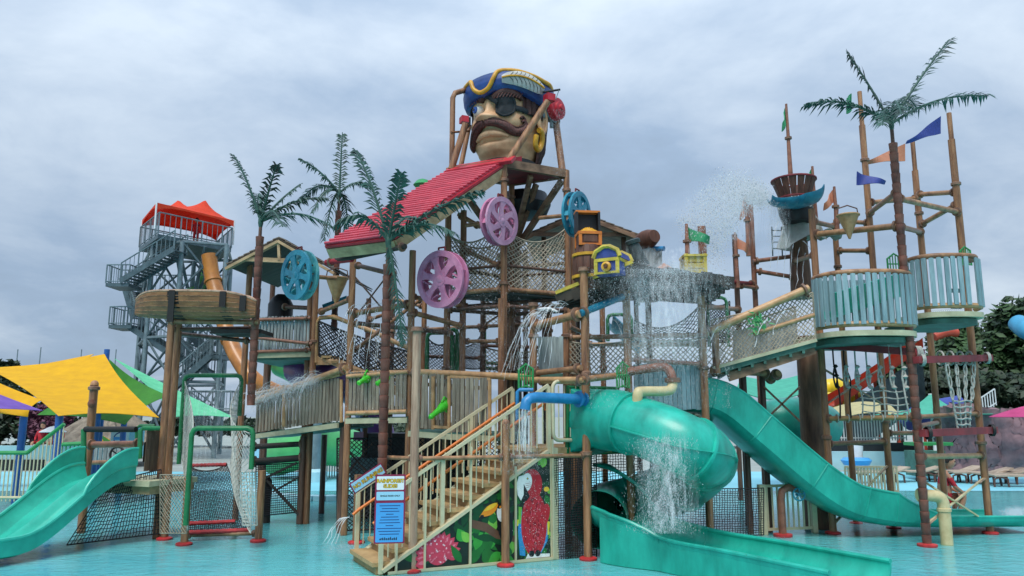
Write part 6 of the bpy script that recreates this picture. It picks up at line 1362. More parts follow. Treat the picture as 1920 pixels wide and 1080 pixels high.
for r_ in range(4):
    z_ = .64 + .09 * r_; pts = []
    for k in range(2, 7): t_ = .12 + .83 * k / 6.6; a = lerp(at3(P1, 640), at3(TR, 648), t_); b = lerp(at3(P1, 785), at3(TR, 782), t_ + .04); pts.append(lerp(a, b, z_) - V((0, .1, .03 * (k % 2)))) 
    MB().tube(bez(pts, 4), .013, 5).build('rung_rope', 'rope', rn)
for k in range(7): q = lerp(at3(P1, 785), at3(TR, 782), .14 + .8 * k / 6.4); MB().tube([q + V((.02 * s_, .075 * math.cos(2 * PI * j / 10), .075 * math.sin(2 * PI * j / 10))) for s_ in (0,) for j in range(10)], .014, 5, closed=True).build('tie_loop', 'rope', rn)
rl = T('rope_ladder', 'grey rope ladder narrowing between the two red beams on the right', 'net climb', at3(TR, 810) + V((.6, 0, 0)))
for k in range(4):
    a = lerp(at3(TR, 672), at3(P4, 672), .4 + .16 * k) - V((0, .26, 0)); b = lerp(at3(TR, 806), at3(P4, 806), .5 + .06 * k) - V((0, .26, 0)); L_ = a.z - b.z
    MB().tube(bez([a, a - Z * .25, lerp(a, b, .55), b], 5), .02, 6).build('hanging_rope', 'rope', rl)
    for f_ in (.18, .34, .5): 
        q = lerp(a, b, f_)
        for s_ in (-1, 1): MB().tube([q + V((s_ * .032 * math.sin(PI * j / 8), -.02, .13 - .26 * j / 8)) for j in range(9)], .013, 6).build('rope_loop', 'rope', rl)
    MB().tube([a + V((0, .16 + .13 * math.cos(2 * PI * j / 12), .13 * math.sin(2 * PI * j / 12))) for j in range(12)], .02, 6, closed=True).build('tie_loop', 'rope', rl)
for f_ in (.6, .68, .76, .84, .92):
    pts = [lerp(lerp(at3(TR, 672), at3(P4, 672), .4 + .16 * k), lerp(at3(TR, 806), at3(P4, 806), .5 + .06 * k), f_) - V((0, .29, .02 * (k % 2))) for k in range(4)]; MB().tube(bez(pts, 4), .016, 5).build('rung_rope', 'rope', rl)
# balconies
def sup(x): return math.copysign(abs(x) ** .72, x)
def balcony(label, px, d, rad, a0, a1, yf, yt, npk, group, skip=()):
    c = P(px, yf, d); o = T('blue_balcony', label, 'balcony', c, group); h = ZY(yt, d - rad) - ZY(yf - 10, d - rad)
    arc = lambda r_, k=0.: [c + V((r_ * sup(math.cos(a0 + (a1 - a0) * i / 18)), r_ * sup(math.sin(a0 + (a1 - a0) * i / 18)), k)) for i in range(19)]
    def sq(pts): return pts
    fl_ = arc(rad + .06); MB().prism(fl_ + [fl_[-1] + V((0, 1.2, 0)), fl_[0] + V((0, 1.2, 0))], V((0, 0, -.1))).build('floor', 'deck_cream', o, smooth=False)
    f2 = arc(rad - .05, -.12); MB().prism(f2 + [f2[-1] + V((0, 1.2, 0)), f2[0] + V((0, 1.2, 0))], V((0, 0, -.1))).build('floor_underside', 'deck_green', o, smooth=False)
    MB().tube(arc(rad + .02, .12), .055, 8).build('bottom_rail', 'pipe_tan', o); MB().tube(arc(rad + .01, h + .16), .055, 10).build('top_rail', 'pipe', o)
    pickets(o, arc(rad + .075, .12), h, npk, .085, 'picket_blue', th=.03, tilt=.006, skip=skip); return o
balcony('lower left blue picket balcony with rounded front', 1612, 15.0, .86, PI * 1.02, PI * 1.98, 628, 524, 22, 'blue picket balconies')
balcony('upper right blue picket balcony beside the ringed palm trunk', 1764, 15.3, .62, PI * 1.0, PI * 1.97, 592, 492, 17, 'blue picket balconies', skip=(11,))
x0 = P(1790, 545, 14.7); MB().box(x0, .2, .03, .08).build('patch_board', 'picket_blue', bpy.data.objects['blue_balcony.001'], smooth=False); MB().box(x0 - Z * .32, .2, .03, .07).build('patch_board', 'picket_blue', bpy.data.objects['blue_balcony.001'], smooth=False)
pickets(rt, [P(1545, 605, 16.3), P(1690, 600, 16.4)], .9, 14, .09, 'teal_inner' if False else 'picket_blue')
o = MB(); o.slab(lambda u, v: lerp(P(1550, 600, 16.0), P(1690, 555, 16.6), u) + V((0, .9 * (v - .5), .5 * (2 * v - 1) ** 2)), 14, 12, .03); tag(o.build('upper_chute', 'teal_slide'), 'green slide entry seen behind the lower balcony pickets', 'slide')
# cream bent outlet pipe in the pool
op = T('cream_outlet_pipe', 'cream elbow pipe rising from the water in front of the ringed palm', 'pipe', G(1778, 1022)); gq = G(1776, 1022)
MB().tube(bez([gq, gq + Z * .55, gq + V((-.02, 0, .78)), gq + V((-.14, 0, .86)), gq + V((-.42, .02, .87))], 5), .105, 16).build('pipe_body', 'cream_pipe', op); MB().tube([gq + V((-.40, .02, .87)), gq + V((-.44, .02, .87))], .118, 16).build('pipe_lip', 'cream_pipe', op); MB().lathe(gq + Z * .58, [(.11, 0), (.122, .01), (.122, .06), (.11, .07)], n=16).build('pipe_joint', 'cream_pipe', op)

# ================================================================ BASKET, BOWL, FLAGS
bk_ = T('crow_nest_basket', 'brown slatted crow-nest basket with red rims on the tall column', 'basket', P(1490, 375, 16.5)); bc = P(1490, 372, 16.5)
for k in range(16):
    q = 2 * PI * k / 16
    MB().slab(lambda u, v: bc + V(((.32 + .14 * v) * math.cos(q + (u - .5) * .34), (.32 + .14 * v) * math.sin(q + (u - .5) * .34), .4 * v)), 2, 2, .02).build('slat', 'barrel', bk_, smooth=False)
for r_, z_ in ((.47, .41), (.33, 0)): MB().tube([bc + V((r_ * math.cos(2 * PI * k / 24), r_ * math.sin(2 * PI * k / 24), z_)) for k in range(24)], .025, 6, closed=True).build('rim', 'red_beam', bk_)
x, y = XY(1500, 500, 17.4); MB().lathe((x, y, ZY(560, 17.4)), [(.24, 0), (.23, .6), (.2, 1.2), (.22, 1.7)], n=18).build('column', 'column', bk_)
MB().lathe((bc.x, bc.y, bc.z - .55), [(.3, 0), (.36, .2), (.34, .5), (.2, .55)], n=18).build('cup', 'hull_black', bk_)
m = MB()
for k in range(9): 
    q0 = 2 * PI * k / 9; MB().tube([bc + V((.36 * math.cos(q0 + .15 * j), .36 * math.sin(q0 + .15 * j), -.05 - .22 * math.sin(PI * j / 6))) for j in range(7)], .012, 5).build('rope_swag', 'rope', bk_)
tg = T('grey_tarp', 'crumpled grey tarp tied round the column below the basket', 'tarp', P(1500, 450, 16.6)); tc_ = P(1500, 430, 16.9)
MB().grid(lambda u, v: tc_ + V(((.3 + .22 * v + .05 * math.sin(u * 44 + v * 4)) * math.cos(2 * PI * u), (.3 + .2 * v + .05 * math.sin(u * 37)) * math.sin(2 * PI * u), .3 - .62 * v + .07 * math.sin(u * 19 + v * 6) + .12 * math.cos(2 * PI * u))), 60, 14, True).build('cloth', 'tarp', tg)
MB().slab(lambda u, v: P(1520, 428, 16.6) + V((.75 * u, .3 * v, -.05 + .06 * math.sin(14 * u + 5 * v) - .1 * v)), 20, 6, .02).build('cloth_tail', 'tarp', tg)
tb = T('teal_scoop', 'teal shallow scoop spilling water beside the basket', 'scoop', P(1490, 378, 15.8)); s0, s1 = P(1444, 378, 15.8), P(1538, 372, 15.8)
MB().slab(lambda u, v: lerp(s0, s1, u) + V((0, (.2 + .16 * math.sin(PI * u)) * math.sin((v - .5) * PI) * (1.2 if u > .5 else .8), .2 * (.5 + .7 * u) * (1 - math.cos((v - .5) * PI)) - .16 * math.sin(PI * min(1, u)) ** .5 + .0)), 20, 14, .025).build('scoop', 'teal_bowl', tb)
x, y = XY(1518, 420, 15.8); 
ld = T('rung_ladder', 'thin rope-rung ladder dangling left of the tarp', 'ladder', P(1455, 478, 17.2))
for px in (1447, 1465): MB().tube([P(px, 425, 17.2), P(px + 2, 480, 17.2)], .016, 6).build('side_rope', 'steel_dark', ld)
for py in (432, 443, 454, 466): MB().tube([P(1447, py, 17.2), P(1466, py, 17.2)], .014, 6).build('rung', 'steel_dark', ld)
cone('tan cone bucket hanging under the right tower crossbars', (1590, 404), (1590, 448), 40, 14.7, 'pipe_tan')
def flag(label, px, ytop, ybase, d, tipx, tipy, hpx, mat, r=.05, pole=True, wav=.08, tail=.35):
    x, y = XY(px, ytop, d); zt_ = ZY(ytop, d); zb_ = ZY(ybase, d); o = T('flag', label, 'flag', (x, y, zb_), 'plastic flags on poles')
    if pole: 
        MB().tube([(x, y, zb_), (x, y, lerp(V((0, 0, zb_)), V((0, 0, zt_)), .6).z), (x, y, zt_)], r, 10, True, [r * 1.2, r * .8, r * .55]).build('pole', 'pipe_rust', o); MB().lathe((x, y, lerp(V((0, 0, zb_)), V((0, 0, zt_)), .55).z), [(r, 0), (r * 1.6, .01), (r * 1.6, .06), (r, .07)], n=12).build('pole_collar', 'flange', o)
    h = hpx * d / F; tip = P(tipx, tipy, d); a = V((x, y, zt_ - .04)); L_ = (tip.x - x)
    def fn(u, v): top = a.z * (1 - u) + (tip.z + h * tail * .5) * u - .1 * math.sin(PI * u) * h; hh = h * (1 - u * (1 - tail)); return V((x + L_ * u, y + wav * math.sin(6 * u + v), top - hh * v + .08 * h * math.sin(5 * u)))
    MB().slab(fn, 16, 6, .02).build('cloth', mat, o); return o
flag('dark blue swallow-shaped flag at the top right pole', 1764, 214, 262, 15.0, 1700, 264, 34, 'flag_blue', pole=False, tail=.1)
flag('faded orange flag left of the ringed palm top', 1697, 266, 320, 17.0, 1620, 303, 34, 'flag_orange', pole=False, tail=.1)
flag('small dark blue pennant pointing right on the second tall pole', 1607, 318, 345, 15.7, 1660, 340, 26, 'flag_blue', pole=False, tail=.2)
flag('narrow green flag at the top of the second tall pole', 1596, 172, 236, 15.7, 1588, 196, 34, 'flag_green', pole=False, tail=.9)
flag('green flag on the lone thin pole left of the big palm', 1474, 195, 345, 17, 1467, 236, 32, 'flag_green', tail=.5)
flag('green flag just right of the crow-nest basket', 1523, 312, 440, 16.9, 1515, 345, 36, 'flag_green', tail=.7)
flag('orange flag on the short pole between basket and cone bucket', 1564, 350, 440, 16.4, 1545, 386, 26, 'flag_orange', tail=.5)
flag('green flag over the yellow crate on the canopy', 1287, 420, 500, 14.3, 1330, 448, 28, 'flag_green', tail=.5)
flag('orange flag on the wet thin pole beside the canopy tip', 1378, 436, 540, 16.8, 1402, 466, 26, 'flag_orange', tail=.6)
flag('orange flag lost in the spray on the tallest wet pole', 1398, 365, 480, 17.3, 1388, 402, 30, 'flag_orange', tail=.6)
x, y = XY(1316, 440, 14.6); o = T('prop_mast', 'short reddish mast post standing behind the yellow crate', 'post', (x, y, ZY(500, 14.6))); MB().tube([(x, y, ZY(500, 14.6)), (x, y, ZY(425, 14.6))], .08, 12).build('post', 'pipe_rust', o)
# ================================================================ TREES
def tree(label, px, pyc, d, rx, rz, mat, n=5000, group=None, trunk=True, name='tree', cat='tree', ls=.16, seed=1):
    rg = random.Random(seed); c = P(px, pyc, d); RX = rx * d / F; RZ = rz * d / F
    o = T(name, label, cat, (c.x, c.y, 0), group)
    if trunk:
        m = MB(); zb = max(.4, c.z - RZ * .4); m.tube([(c.x, c.y, 0), (c.x + .1, c.y, zb * .5), (c.x, c.y, zb)], .2, 8, True, [.28, .2, .13])
        for k in range(6): q = 2 * PI * k / 6; m.tube([(c.x, c.y, zb * .8), (c.x + RX * .35 * math.cos(q), c.y + RX * .35 * math.sin(q), c.z), (c.x + RX * .6 * math.cos(q), c.y + RX * .6 * math.sin(q), c.z + RZ * .35)], .08, 6, True, [.12, .07, .03])
        m.build('trunk', 'bark', o)
    m = MB(); cl = []
    for k in range(26):
        q = rg.uniform(0, 2 * PI); e = rg.uniform(-.7, 1); s_ = rg.uniform(.55, 1); cl.append((V((math.cos(q) * math.sqrt(1 - e * e * .8) * s_ * RX, math.sin(q) * math.sqrt(1 - e * e * .8) * s_ * RX, e * s_ * RZ)), rg.uniform(.22, .42)))
    for k in range(n):
        cc, sr = rg.choice(cl); v = V((rg.gauss(0, 1), rg.gauss(0, 1), rg.gauss(0, 1))).normalized() * (rg.random() ** .35); p = c + cc + V((v.x * sr * RX, v.y * sr * RX, v.z * sr * RZ * .9))
        if p.z < .15: continue
        a = V((rg.gauss(0, 1), rg.gauss(0, 1), rg.gauss(0, .6))).normalized() * ls * rg.uniform(.6, 1.3); b = a.orthogonal().normalized() * ls * .55; m.add([p - a, p + b, p + a, p - b], [(0, 1, 2, 3)])
    m.build('crown', mat, o, smooth=False); return o
tr_g = 'trees behind the right side'
tree('big dark tree behind the rope ladder on the right', 1850, 690, 48, 95, 85, 'leaf', 9000, tr_g, ls=.3, seed=2)
tree('dark tree cut by the right picture edge', 1925, 665, 46, 70, 100, 'leaf', 6000, tr_g, ls=.3, seed=3)
tree('mid-sized tree between the two balconies legs', 1735, 700, 52, 62, 70, 'leaf', 6000, tr_g, ls=.3, seed=4)
tree('small rounded tree low behind the red slide', 1680, 735, 55, 45, 45, 'leaf', 3500, tr_g, ls=.3, seed=5)
tree('low spreading dark tree filling under the big dark tree', 1840, 740, 45, 110, 45, 'leaf_dark', 6000, tr_g, ls=.3, seed=6)
tl_g = 'trees behind the left terrace'
tree('dark tree under the left yellow sail', 40, 790, 48, 75, 60, 'leaf_dark', 6000, tl_g, ls=.28, seed=7)
tree('reddish purple shrub tree beside the white parasol', 85, 800, 43, 38, 42, 'leaf_red', 3000, tl_g, ls=.2, seed=8)
tree('dark tree behind the thatched roof', 150, 790, 52, 60, 50, 'leaf_dark', 4000, tl_g, ls=.28, seed=9)
tree('tree top poking above the yellow sail at the left edge', 8, 705, 60, 22, 30, 'leaf_dark', 1500, tl_g, ls=.3, seed=10)
for px, py, rx, sd in ((20, 848, 35, 11), (75, 846, 30, 12)): tree('rounded clipped hedge bush on the ' + ('far left' if px < 50 else 'right of the pair') + ' below the trees', px, py, 36, rx, 17, 'leaf_dark', 2500, 'hedge bushes', False, 'hedge_bush', 'bush', .1, sd)
# ================================================================ LEFT BACKGROUND
hutt = T('thatched_hut', 'round thatched roof hut behind the blue posts', 'hut', P(205, 850, 38)); hc_ = P(205, 812, 38)
def th_(u, v): q = 2 * PI * u; rr_ = (.15 + 2.6 * v ** .85); return hc_ + V((rr_ * math.cos(q), rr_ * math.sin(q), 1.35 - 1.75 * v ** .9 + .06 * math.sin(q * 23) * v + .05 * math.sin(q * 57)))
MB().grid(th_, 90, 10, True).build('thatch_roof', 'thatch', hutt)
for k in range(6): q = 2 * PI * k / 6; MB().tube([(hc_.x + 2 * math.cos(q), hc_.y + 2 * math.sin(q), 0), (hc_.x + 2 * math.cos(q), hc_.y + 2 * math.sin(q), hc_.z - .1)], .09, 8).build('post', 'bark', hutt)
def parasol(label, px, py, d, wpx, mats, hpx=22, cat='parasol'):
    c = P(px, py, d); r_ = wpx * d / F / 2; h = hpx * d / F; o = T('parasol', label, cat, (c.x, c.y, 0)); n = 8
    for k in range(n):
        def gore(u, v, k=k): q = 2 * PI * (k + u) / n; rr_ = r_ * v * (1 - .06 * v * math.sin(PI * u)); return V((c.x + rr_ * math.cos(q), c.y + rr_ * math.sin(q), c.z + h * (1 - v ** 1.2)))
        MB().slab(gore, 4, 5, .02).build('gore', mats[k % len(mats)], o)
    MB().tube([(c.x, c.y, 0), (c.x, c.y, c.z + h)], .035, 8).build('pole', 'white_paint', o); return o
parasol('white parasol over the seated lifeguards', 99, 810, 33, 46, ['umbrella_white'], 11)
parasol('small yellow and green striped parasol behind the double slide', 187, 828, 33, 42, ['sail_yellow', 'sail_green'], 12)
nb__ = T('notice_board', 'white notice board with a round blue emblem under the sails', 'sign', P(227, 850, 27)); q = P(225, 822, 27); MB().box(q, .62, .06, .75).build('board', 'sign_white', nb__, smooth=False); MB().box(q + V((.55, .05, -.1)), .5, .06, 1.0).build('side_panel', 'sign_sky', nb__, smooth=False)
MB().lathe(q - V((0, .032, 0)), [(.21, 0), (.21, .004)], (0, -1, 0), 24).build('emblem', 'ink_navy', nb__); MB().lathe(q - V((0, .037, 0)), [(.17, 0), (.17, .004)], (0, -1, 0), 24).build('emblem', 'sign_white', nb__); MB().box(q - V((0, .044, 0)), .4, .006, .1, 0).build('emblem_band', 'sign_blue', nb__, smooth=False); MB().tube([(q.x, q.y + .06, 0), (q.x, q.y + .06, q.z)], .04, 8).build('post', 'steel', nb__)
pe_ = T('far_pool_wall', 'pale blue pool wall with dark panel beyond the green fence', 'wall', P(40, 868, 26)); MB().box(P(30, 850, 26), 5.6, .3, .5).build('wall', 'deckfloor', pe_, smooth=False); MB().box(P(20, 872, 25.8), 2.2, .1, .35).build('panel', 'black', pe_, smooth=False)
for px, tp_ in ((30, 655), (73, 651), (150, 655), (215, 655)): x, y = XY(px, 690, 70); tag(MB().tube([(x, y, 0), (x, y, ZY(tp_, 70))], .05, 6).build('thin_mast', 'steel'), {30: 'leftmost', 73: 'second from left', 150: 'third from left', 215: 'rightmost'}[px] + ' thin grey mast standing above the yellow sail', 'mast', 'thin masts on the horizon')
# ================================================================ PEOPLE
def person(label, base, joints, radii, edges, s, cloth, hairc, headp, face, name='person', top=(), extra=None):
    """continuous skinned body; cloth(p) -> material index for a face centre (0 skin, 1 clothing)"""
    o = T(name, label, 'person', base); me = bpy.data.meshes.new('body'); me.from_pydata([tuple(V(j) * s) for j in joints], edges, []); b = bpy.data.objects.new('body', me); col.objects.link(b)
    md = b.modifiers.new('s', 'SKIN'); 
    for i, sv in enumerate(me.skin_vertices[0].data): sv.radius = (radii[i] * s, radii[i] * s); sv.use_root = (i == 0)
    md2 = b.modifiers.new('u', 'SUBSURF'); md2.levels = 2; dg = bpy.context.evaluated_depsgraph_get(); m2 = bpy.data.meshes.new_from_object(b.evaluated_get(dg)); bpy.data.objects.remove(b)
    m2.materials.clear()
    for q in ('skin', cloth[1]): m2.materials.append(MATS[q])
    for f in m2.polygons: f.material_index = 1 if cloth[0](f.center / s) else 0; f.use_smooth = True
    b = bpy.data.objects.new('body', m2); col.objects.link(b); b.parent = o
    hp_ = V(headp) * s; fd = V(face).normalized(); m = MB(); wb = wloc(o)
    up = Z - fd * Z.dot(fd); up.normalize(); sd = fd.cross(up)
    def hf(u, v):
        q = u * 2 * PI; ph = (v - .5) * PI; x, y, z = math.cos(q) * math.cos(ph), math.sin(q) * math.cos(ph), math.sin(ph)
        r_ = .105; k = 1 + (.12 if x > .93 and abs(z) < .25 else 0) ; return wb + hp_ + (fd * (x * 1.08 * k) + sd * (y * .86) + up * (z * 1.28)) * r_ * s
    m.grid(hf, 20, 14, True); m.build('head', 'skin', o)
    m = MB(); m.grid(lambda u, v: wb + hp_ + (lambda p: p * (1 - .0))((fd * (math.cos(u * 2 * PI) * math.cos(v * PI / 2 * 1.0) * 1.08 - .28 * (1 - v)) + sd * (math.sin(u * 2 * PI) * math.cos(v * PI / 2) * .95) + up * (.1 - .25 * (1 if math.cos(u * 2 * PI) < .2 else -1) * (1 - v) + 1.28 * math.sin(v * PI / 2))) * .118 * s), 20, 8, True); m.build('hair', hairc, o)
    for sg in (-1, 1): MB().lathe(wb + hp_ + (fd * .95 + sd * sg * .4 + up * .12) * .105 * s, [(.012 * s, -.004), (.012 * s, .01 * s)], fd, 8).build('eye', 'black', o)
    return o
# child crouching at the end of the slide, looking right
J = [(0, 0, .32), (.02, 0, .5), (.07, 0, .72), (.1, 0, .84), (.04, -.13, .74), (.14, -.2, .52), (.3, -.15, .42), (.04, .13, .74), (.16, .2, .52), (.32, .15, .44), (.05, -.09, .28), (.34, -.12, .4), (.22, -.12, .08), (.36, -.12, .04), (.05, .09, .28), (.36, .12, .36), (.24, .12, .08), (.38, .12, .04), (.36, -.14, .4), (.38, .14, .42)]
E = [(0, 1), (1, 2), (2, 3), (2, 4), (4, 5), (5, 6), (6, 18), (2, 7), (7, 8), (8, 9), (9, 19), (0, 10), (10, 11), (11, 12), (12, 13), (0, 14), (14, 15), (15, 16), (16, 17)]
RD = [.13, .12, .13, .055, .055, .042, .032, .055, .042, .032, .09, .07, .045, .035, .09, .07, .045, .035, .03, .03]
g = G(1772, 966); person('child in red swimwear crouching in the shallow water on the right', g, J, RD, E, 1.25, (lambda p: p.z < .42 and p.x < .16 or (.55 < p.z < .7 and p.x < .2), 'cloth_red'), 'hair_dark', (.15, 0, .98), (1, -.25, -.05))
# seated lifeguards under the white parasol, and attendants on the tower
JS = [(0, 0, .5), (0, 0, .7), (0, 0, .92), (0, 0, 1.05), (-.18, 0, .92), (-.24, -.05, .68), (-.12, -.25, .6), (.18, 0, .92), (.24, -.05, .68), (.12, -.25, .6), (-.1, -.05, .48), (-.12, -.45, .5), (-.12, -.45, .08), (-.12, -.58, .04), (.1, -.05, .48), (.12, -.45, .5), (.12, -.45, .08), (.12, -.58, .04), (-.1, -.32, .6), (.1, -.32, .6)]
RS = [.14, .13, .14, .055, .06, .048, .036, .06, .048, .036, .09, .065, .048, .038, .09, .065, .048, .038, .035, .035]
lgc = P(91, 852, 33)
plat = T('lifeguard_bench', 'low white lifeguard bench under the white parasol', 'bench', V((lgc.x, lgc.y, 0))); MB().box(V((lgc.x, lgc.y + .05, lgc.z + .38)), 1.3, .5, .06).build('seat', 'white_paint', plat, smooth=False)
for sx in (-.6, .6):
    for sy in (-.2, .25): MB().box(V((lgc.x + sx, lgc.y + sy, (lgc.z + .36) / 2)), .06, .06, lgc.z + .36).build('leg', 'white_paint', plat, smooth=False)
for dx, lab in ((-.35, 'left seated lifeguard in red shirt under the white parasol'), (.35, 'right seated lifeguard in red shirt under the white parasol')): person(lab, lgc + V((dx, 0, 0)), JS, RS, E, 1.0, (lambda p: p.z > .42 and abs(p.x) < .3 and p.y > -.42 and p.z < 1.0, 'cloth_red'), 'hair_dark', (0, 0, 1.2), (.2, -1, 0))
JT = [(0, 0, .95), (0, 0, 1.15), (0, 0, 1.42), (0, 0, 1.52), (-.2, 0, 1.4), (-.26, 0, 1.12), (-.22, -.1, .88), (.2, 0, 1.4), (.26, 0, 1.12), (.22, -.1, .88), (-.1, 0, .9), (-.11, 0, .5), (-.11, .02, .1), (-.11, -.1, .04), (.1, 0, .9), (.11, 0, .5), (.11, .02, .1), (.11, -.1, .04), (-.21, -.13, .8), (.21, -.13, .8)]
person('attendant in red shirt standing under the red tower tent', V((TP(372, 467).x, td - .5, ZY(467, td))), JT, RS, E, 1.0, (lambda p: p.z > .55 and abs(p.x) < .3, 'cloth_red'), 'hair_dark', (0, 0, 1.68), (-.5, -1, 0))
# ================================================================ MIDDLE BACKGROUND, seen under the decks
wf = T('white_far_fence', 'white bar fence far behind the dark posts', 'fence', P(625, 905, 30))
def barfence(o, a, b, h, n, mat, r=.02):
    a, b = V(a), V(b); bmx = MB().box((0, 0, h / 2), .045, .03, h).mesh('fence_bar', mat, smooth=False)
    for k in range(n + 1): inst('fence_bar', bmx, o, lerp(a, b, k / n))
    for z in (h, .12): MB().bar(a + Z * z, b + Z * z, .05, .05).build('fence_rail', mat, o, smooth=False)
barfence(wf, P(612, 908, 30), P(660, 908, 30), 1.15, 10, 'white_fence')
fs = T('sponsor_board', 'blue and white banner board far behind the dark gate', 'sign', P(535, 870, 33)); MB().box(P(520, 850, 33), 1.9, .08, .55).build('board', 'sign_sky', fs, smooth=False); MB().box(P(513, 850, 32.95), .8, .04, .25).build('logo_block', 'ink_navy', fs, smooth=False); MB().tube([P(500, 900, 33), P(500, 850, 33)], .05, 6).build('post', 'steel', fs)
tubething('far_green_flume', 'pale green flume curving on the ground far behind the deck', [(520, 855, 30), (560, 842, 29), (600, 835, 29), (640, 838, 30), (680, 850, 31)], .75, 'lime_tube')
fc_ = T('far_pillar', 'grey concrete pillar with pale base behind the deck', 'pillar', P(590, 905, 28)); x, y = XY(591, 850, 28); MB().tube([(x, y, 0), (x, y, 3.2)], .2, 12).build('shaft', 'steel', fc_); MB().lathe((x, y, 0), [(.42, 0), (.42, .35), (.3, .45)], n=14).build('base', 'deckfloor', fc_)
ep = T('pool_edge_step', 'pale raised pool edge curving behind the dark gate', 'kerb', P(600, 945, 23)); pts = [P(q, 938, 21.8 + .0001 * (q - 600) ** 2) for q in range(470, 700, 20)]; pts = [V((p.x, p.y, 0)) for p in pts]
for a, b in zip(pts, pts[1:]): MB().bar(a + Z * .07, b + Z * .07, .4, .14).build('edge_stone', 'deckfloor', ep, smooth=False)
# dark boarding under the middle decks
db = T('equipment_box', 'dark equipment cabinet under the middle walkway', 'cabinet', P(800, 960, 18.5)); MB().box(V((P(790, 900, 18.5).x, 18.7, .95)), 2.6, .9, 1.9).build('cabinet', 'hull_black', db, smooth=False); MB().box(V((P(700, 880, 18.4).x, 18.3, 1.1)), .9, .6, .5).build('pump_box', 'steel_dark', db, smooth=False); MB().box(P(672, 818, 18.0), .22, .02, .2).build('label_plate', 'pink_wheel', db, smooth=False)
# ================================================================ RIGHT BACKGROUND
rw = T('rock_wall', 'purple-brown artificial rock wall behind the sun loungers', 'wall', P(1880, 890, 31))
def rock(u, v): p = lerp(P(1772, 892, 33), P(2060, 892, 29), u); bl = 1 + .12 * math.sin(7 * u + 3 * v) + .07 * math.sin(19 * u + 11 * v); return V((p.x, p.y + .8 * v * 0 + .22 * math.sin(5 * u + 2.2 * v) + .45 * (noise.fractal(V((u * 5, v * 1.6, 1)), .8, 2, 4)), 2.75 * v * (.96 + .05 * math.sin(9 * u))))
MB().slab(rock, 60, 20, .5).build('rock_face', 'rock', rw)
def lounger(label, px, py, rz):
    q = G(px, py); q.z = .0; o = T('sun_lounger', label, 'sun lounger', q, 'sun loungers along the far pool edge'); c, s = math.cos(rz), math.sin(rz)
    def lp2(x, y, z): return q + V((c * x - s * y, s * x + c * y, z))
    MB().prism([lp2(-.95, -.3, .34), lp2(.45, -.3, .34), lp2(.45, .3, .34), lp2(-.95, .3, .34)], Z * .05).build('seat', 'lounger', o, smooth=False); MB().prism([lp2(.45, -.3, .34), lp2(1.0, -.3, .5), lp2(1.0, .3, .5), lp2(.45, .3, .34)], Z * .05).build('backrest', 'lounger', o, smooth=False)
    for x in (-.75, .55):
        for y in (-.26, .26): MB().tube([lp2(x - .22, y, 0), lp2(x - .2, y, .26), lp2(x, y, .33), lp2(x + .2, y, .26), lp2(x + .22, y, 0)], .035, 6).build('leg', 'lounger_leg', o)
for i, (px, py, lab) in enumerate(((1650, 905, 'sun lounger farthest left, seen through the rope frame'), (1705, 903, 'second sun lounger from the left behind the ringed palm'), (1790, 903, 'sun lounger just right of the teal seat'), (1838, 906, 'sun lounger in front of the middle of the rock wall'), (1880, 908, 'sun lounger second from the right picture edge'), (1918, 913, 'sun lounger cut by the right picture edge'))): lounger(lab, px, py, .15 * (-1) ** i)
sun_d = 40
sail_cnt = T('mint_canopy', 'mint green pointed canopy behind the rope ladder', 'canopy', P(1770, 770, 34)); cs = [P(1640, 778, 33), P(1862, 776, 31), P(1800, 770, 38), P(1690, 770, 38)]; ctr = P(1745, 738, 35)
for a, b in zip(cs, cs[1:] + cs[:1]): MB().slab(lambda u, v: lerp(lerp(a, b, u), ctr, v) - Z * (.35 * math.sin(PI * v)), 10, 8, .02).build('canopy_panel', 'sail_teal', sail_cnt)
MB().tube([(ctr.x, ctr.y, 0), ctr], .1, 10).build('mast', 'white_paint', sail_cnt)
cs2 = [P(1560, 790, 36), P(1690, 780, 34), P(1670, 760, 40), P(1560, 765, 40)]
o = MB(); o.slab(lambda u, v: lerp(lerp(cs2[0], cs2[1], u), lerp(cs2[3], cs2[2], u), v) + Z * (.25 * math.sin(PI * u)), 14, 10, .02); tag(o.build('cream_awning', 'sail_cream'), 'cream awning low behind the hanging ropes', 'awning')
parasol('bright pink parasol at the right picture edge', 1935, 782, 27, 140, ['sail_pink'], 22)
wf2 = T('white_deck_railing', 'white railing of a raised deck behind the rope frame', 'railing', P(1630, 830, 36)); barfence(wf2, P(1562, 826, 36), P(1700, 826, 36), .95, 26, 'white_fence')
wf3 = T('cream_slide_fence', 'cream bar fence beside the foot of the long slide', 'fence', P(1640, 930, 20)); barfence(wf3, P(1588, 930, 20), P(1685, 930, 20), .72, 16, 'cream_rail')
wf4 = T('white_stair_railing', 'white stair railing rising left of the rock wall', 'railing', P(1840, 770, 38)); barfence(wf4, P(1830, 785, 38), P(1868, 760, 38), .8, 8, 'white_fence')
dk = T('teal_pool_block', 'teal lifeguard platform block beyond the rope frame', 'platform', P(1735, 890, 29)); MB().box(P(1735, 868, 29), 1.1, .8, .9).build('block', 'deck_green', dk, smooth=False); MB().box(P(1740, 832, 29.5), 1.5, .7, .12).build('green_shelf', 'green_rail', dk, smooth=False); MB().tube([P(1755, 895, 29), P(1755, 835, 29)], .09, 10).build('white_post', 'white_paint', dk)
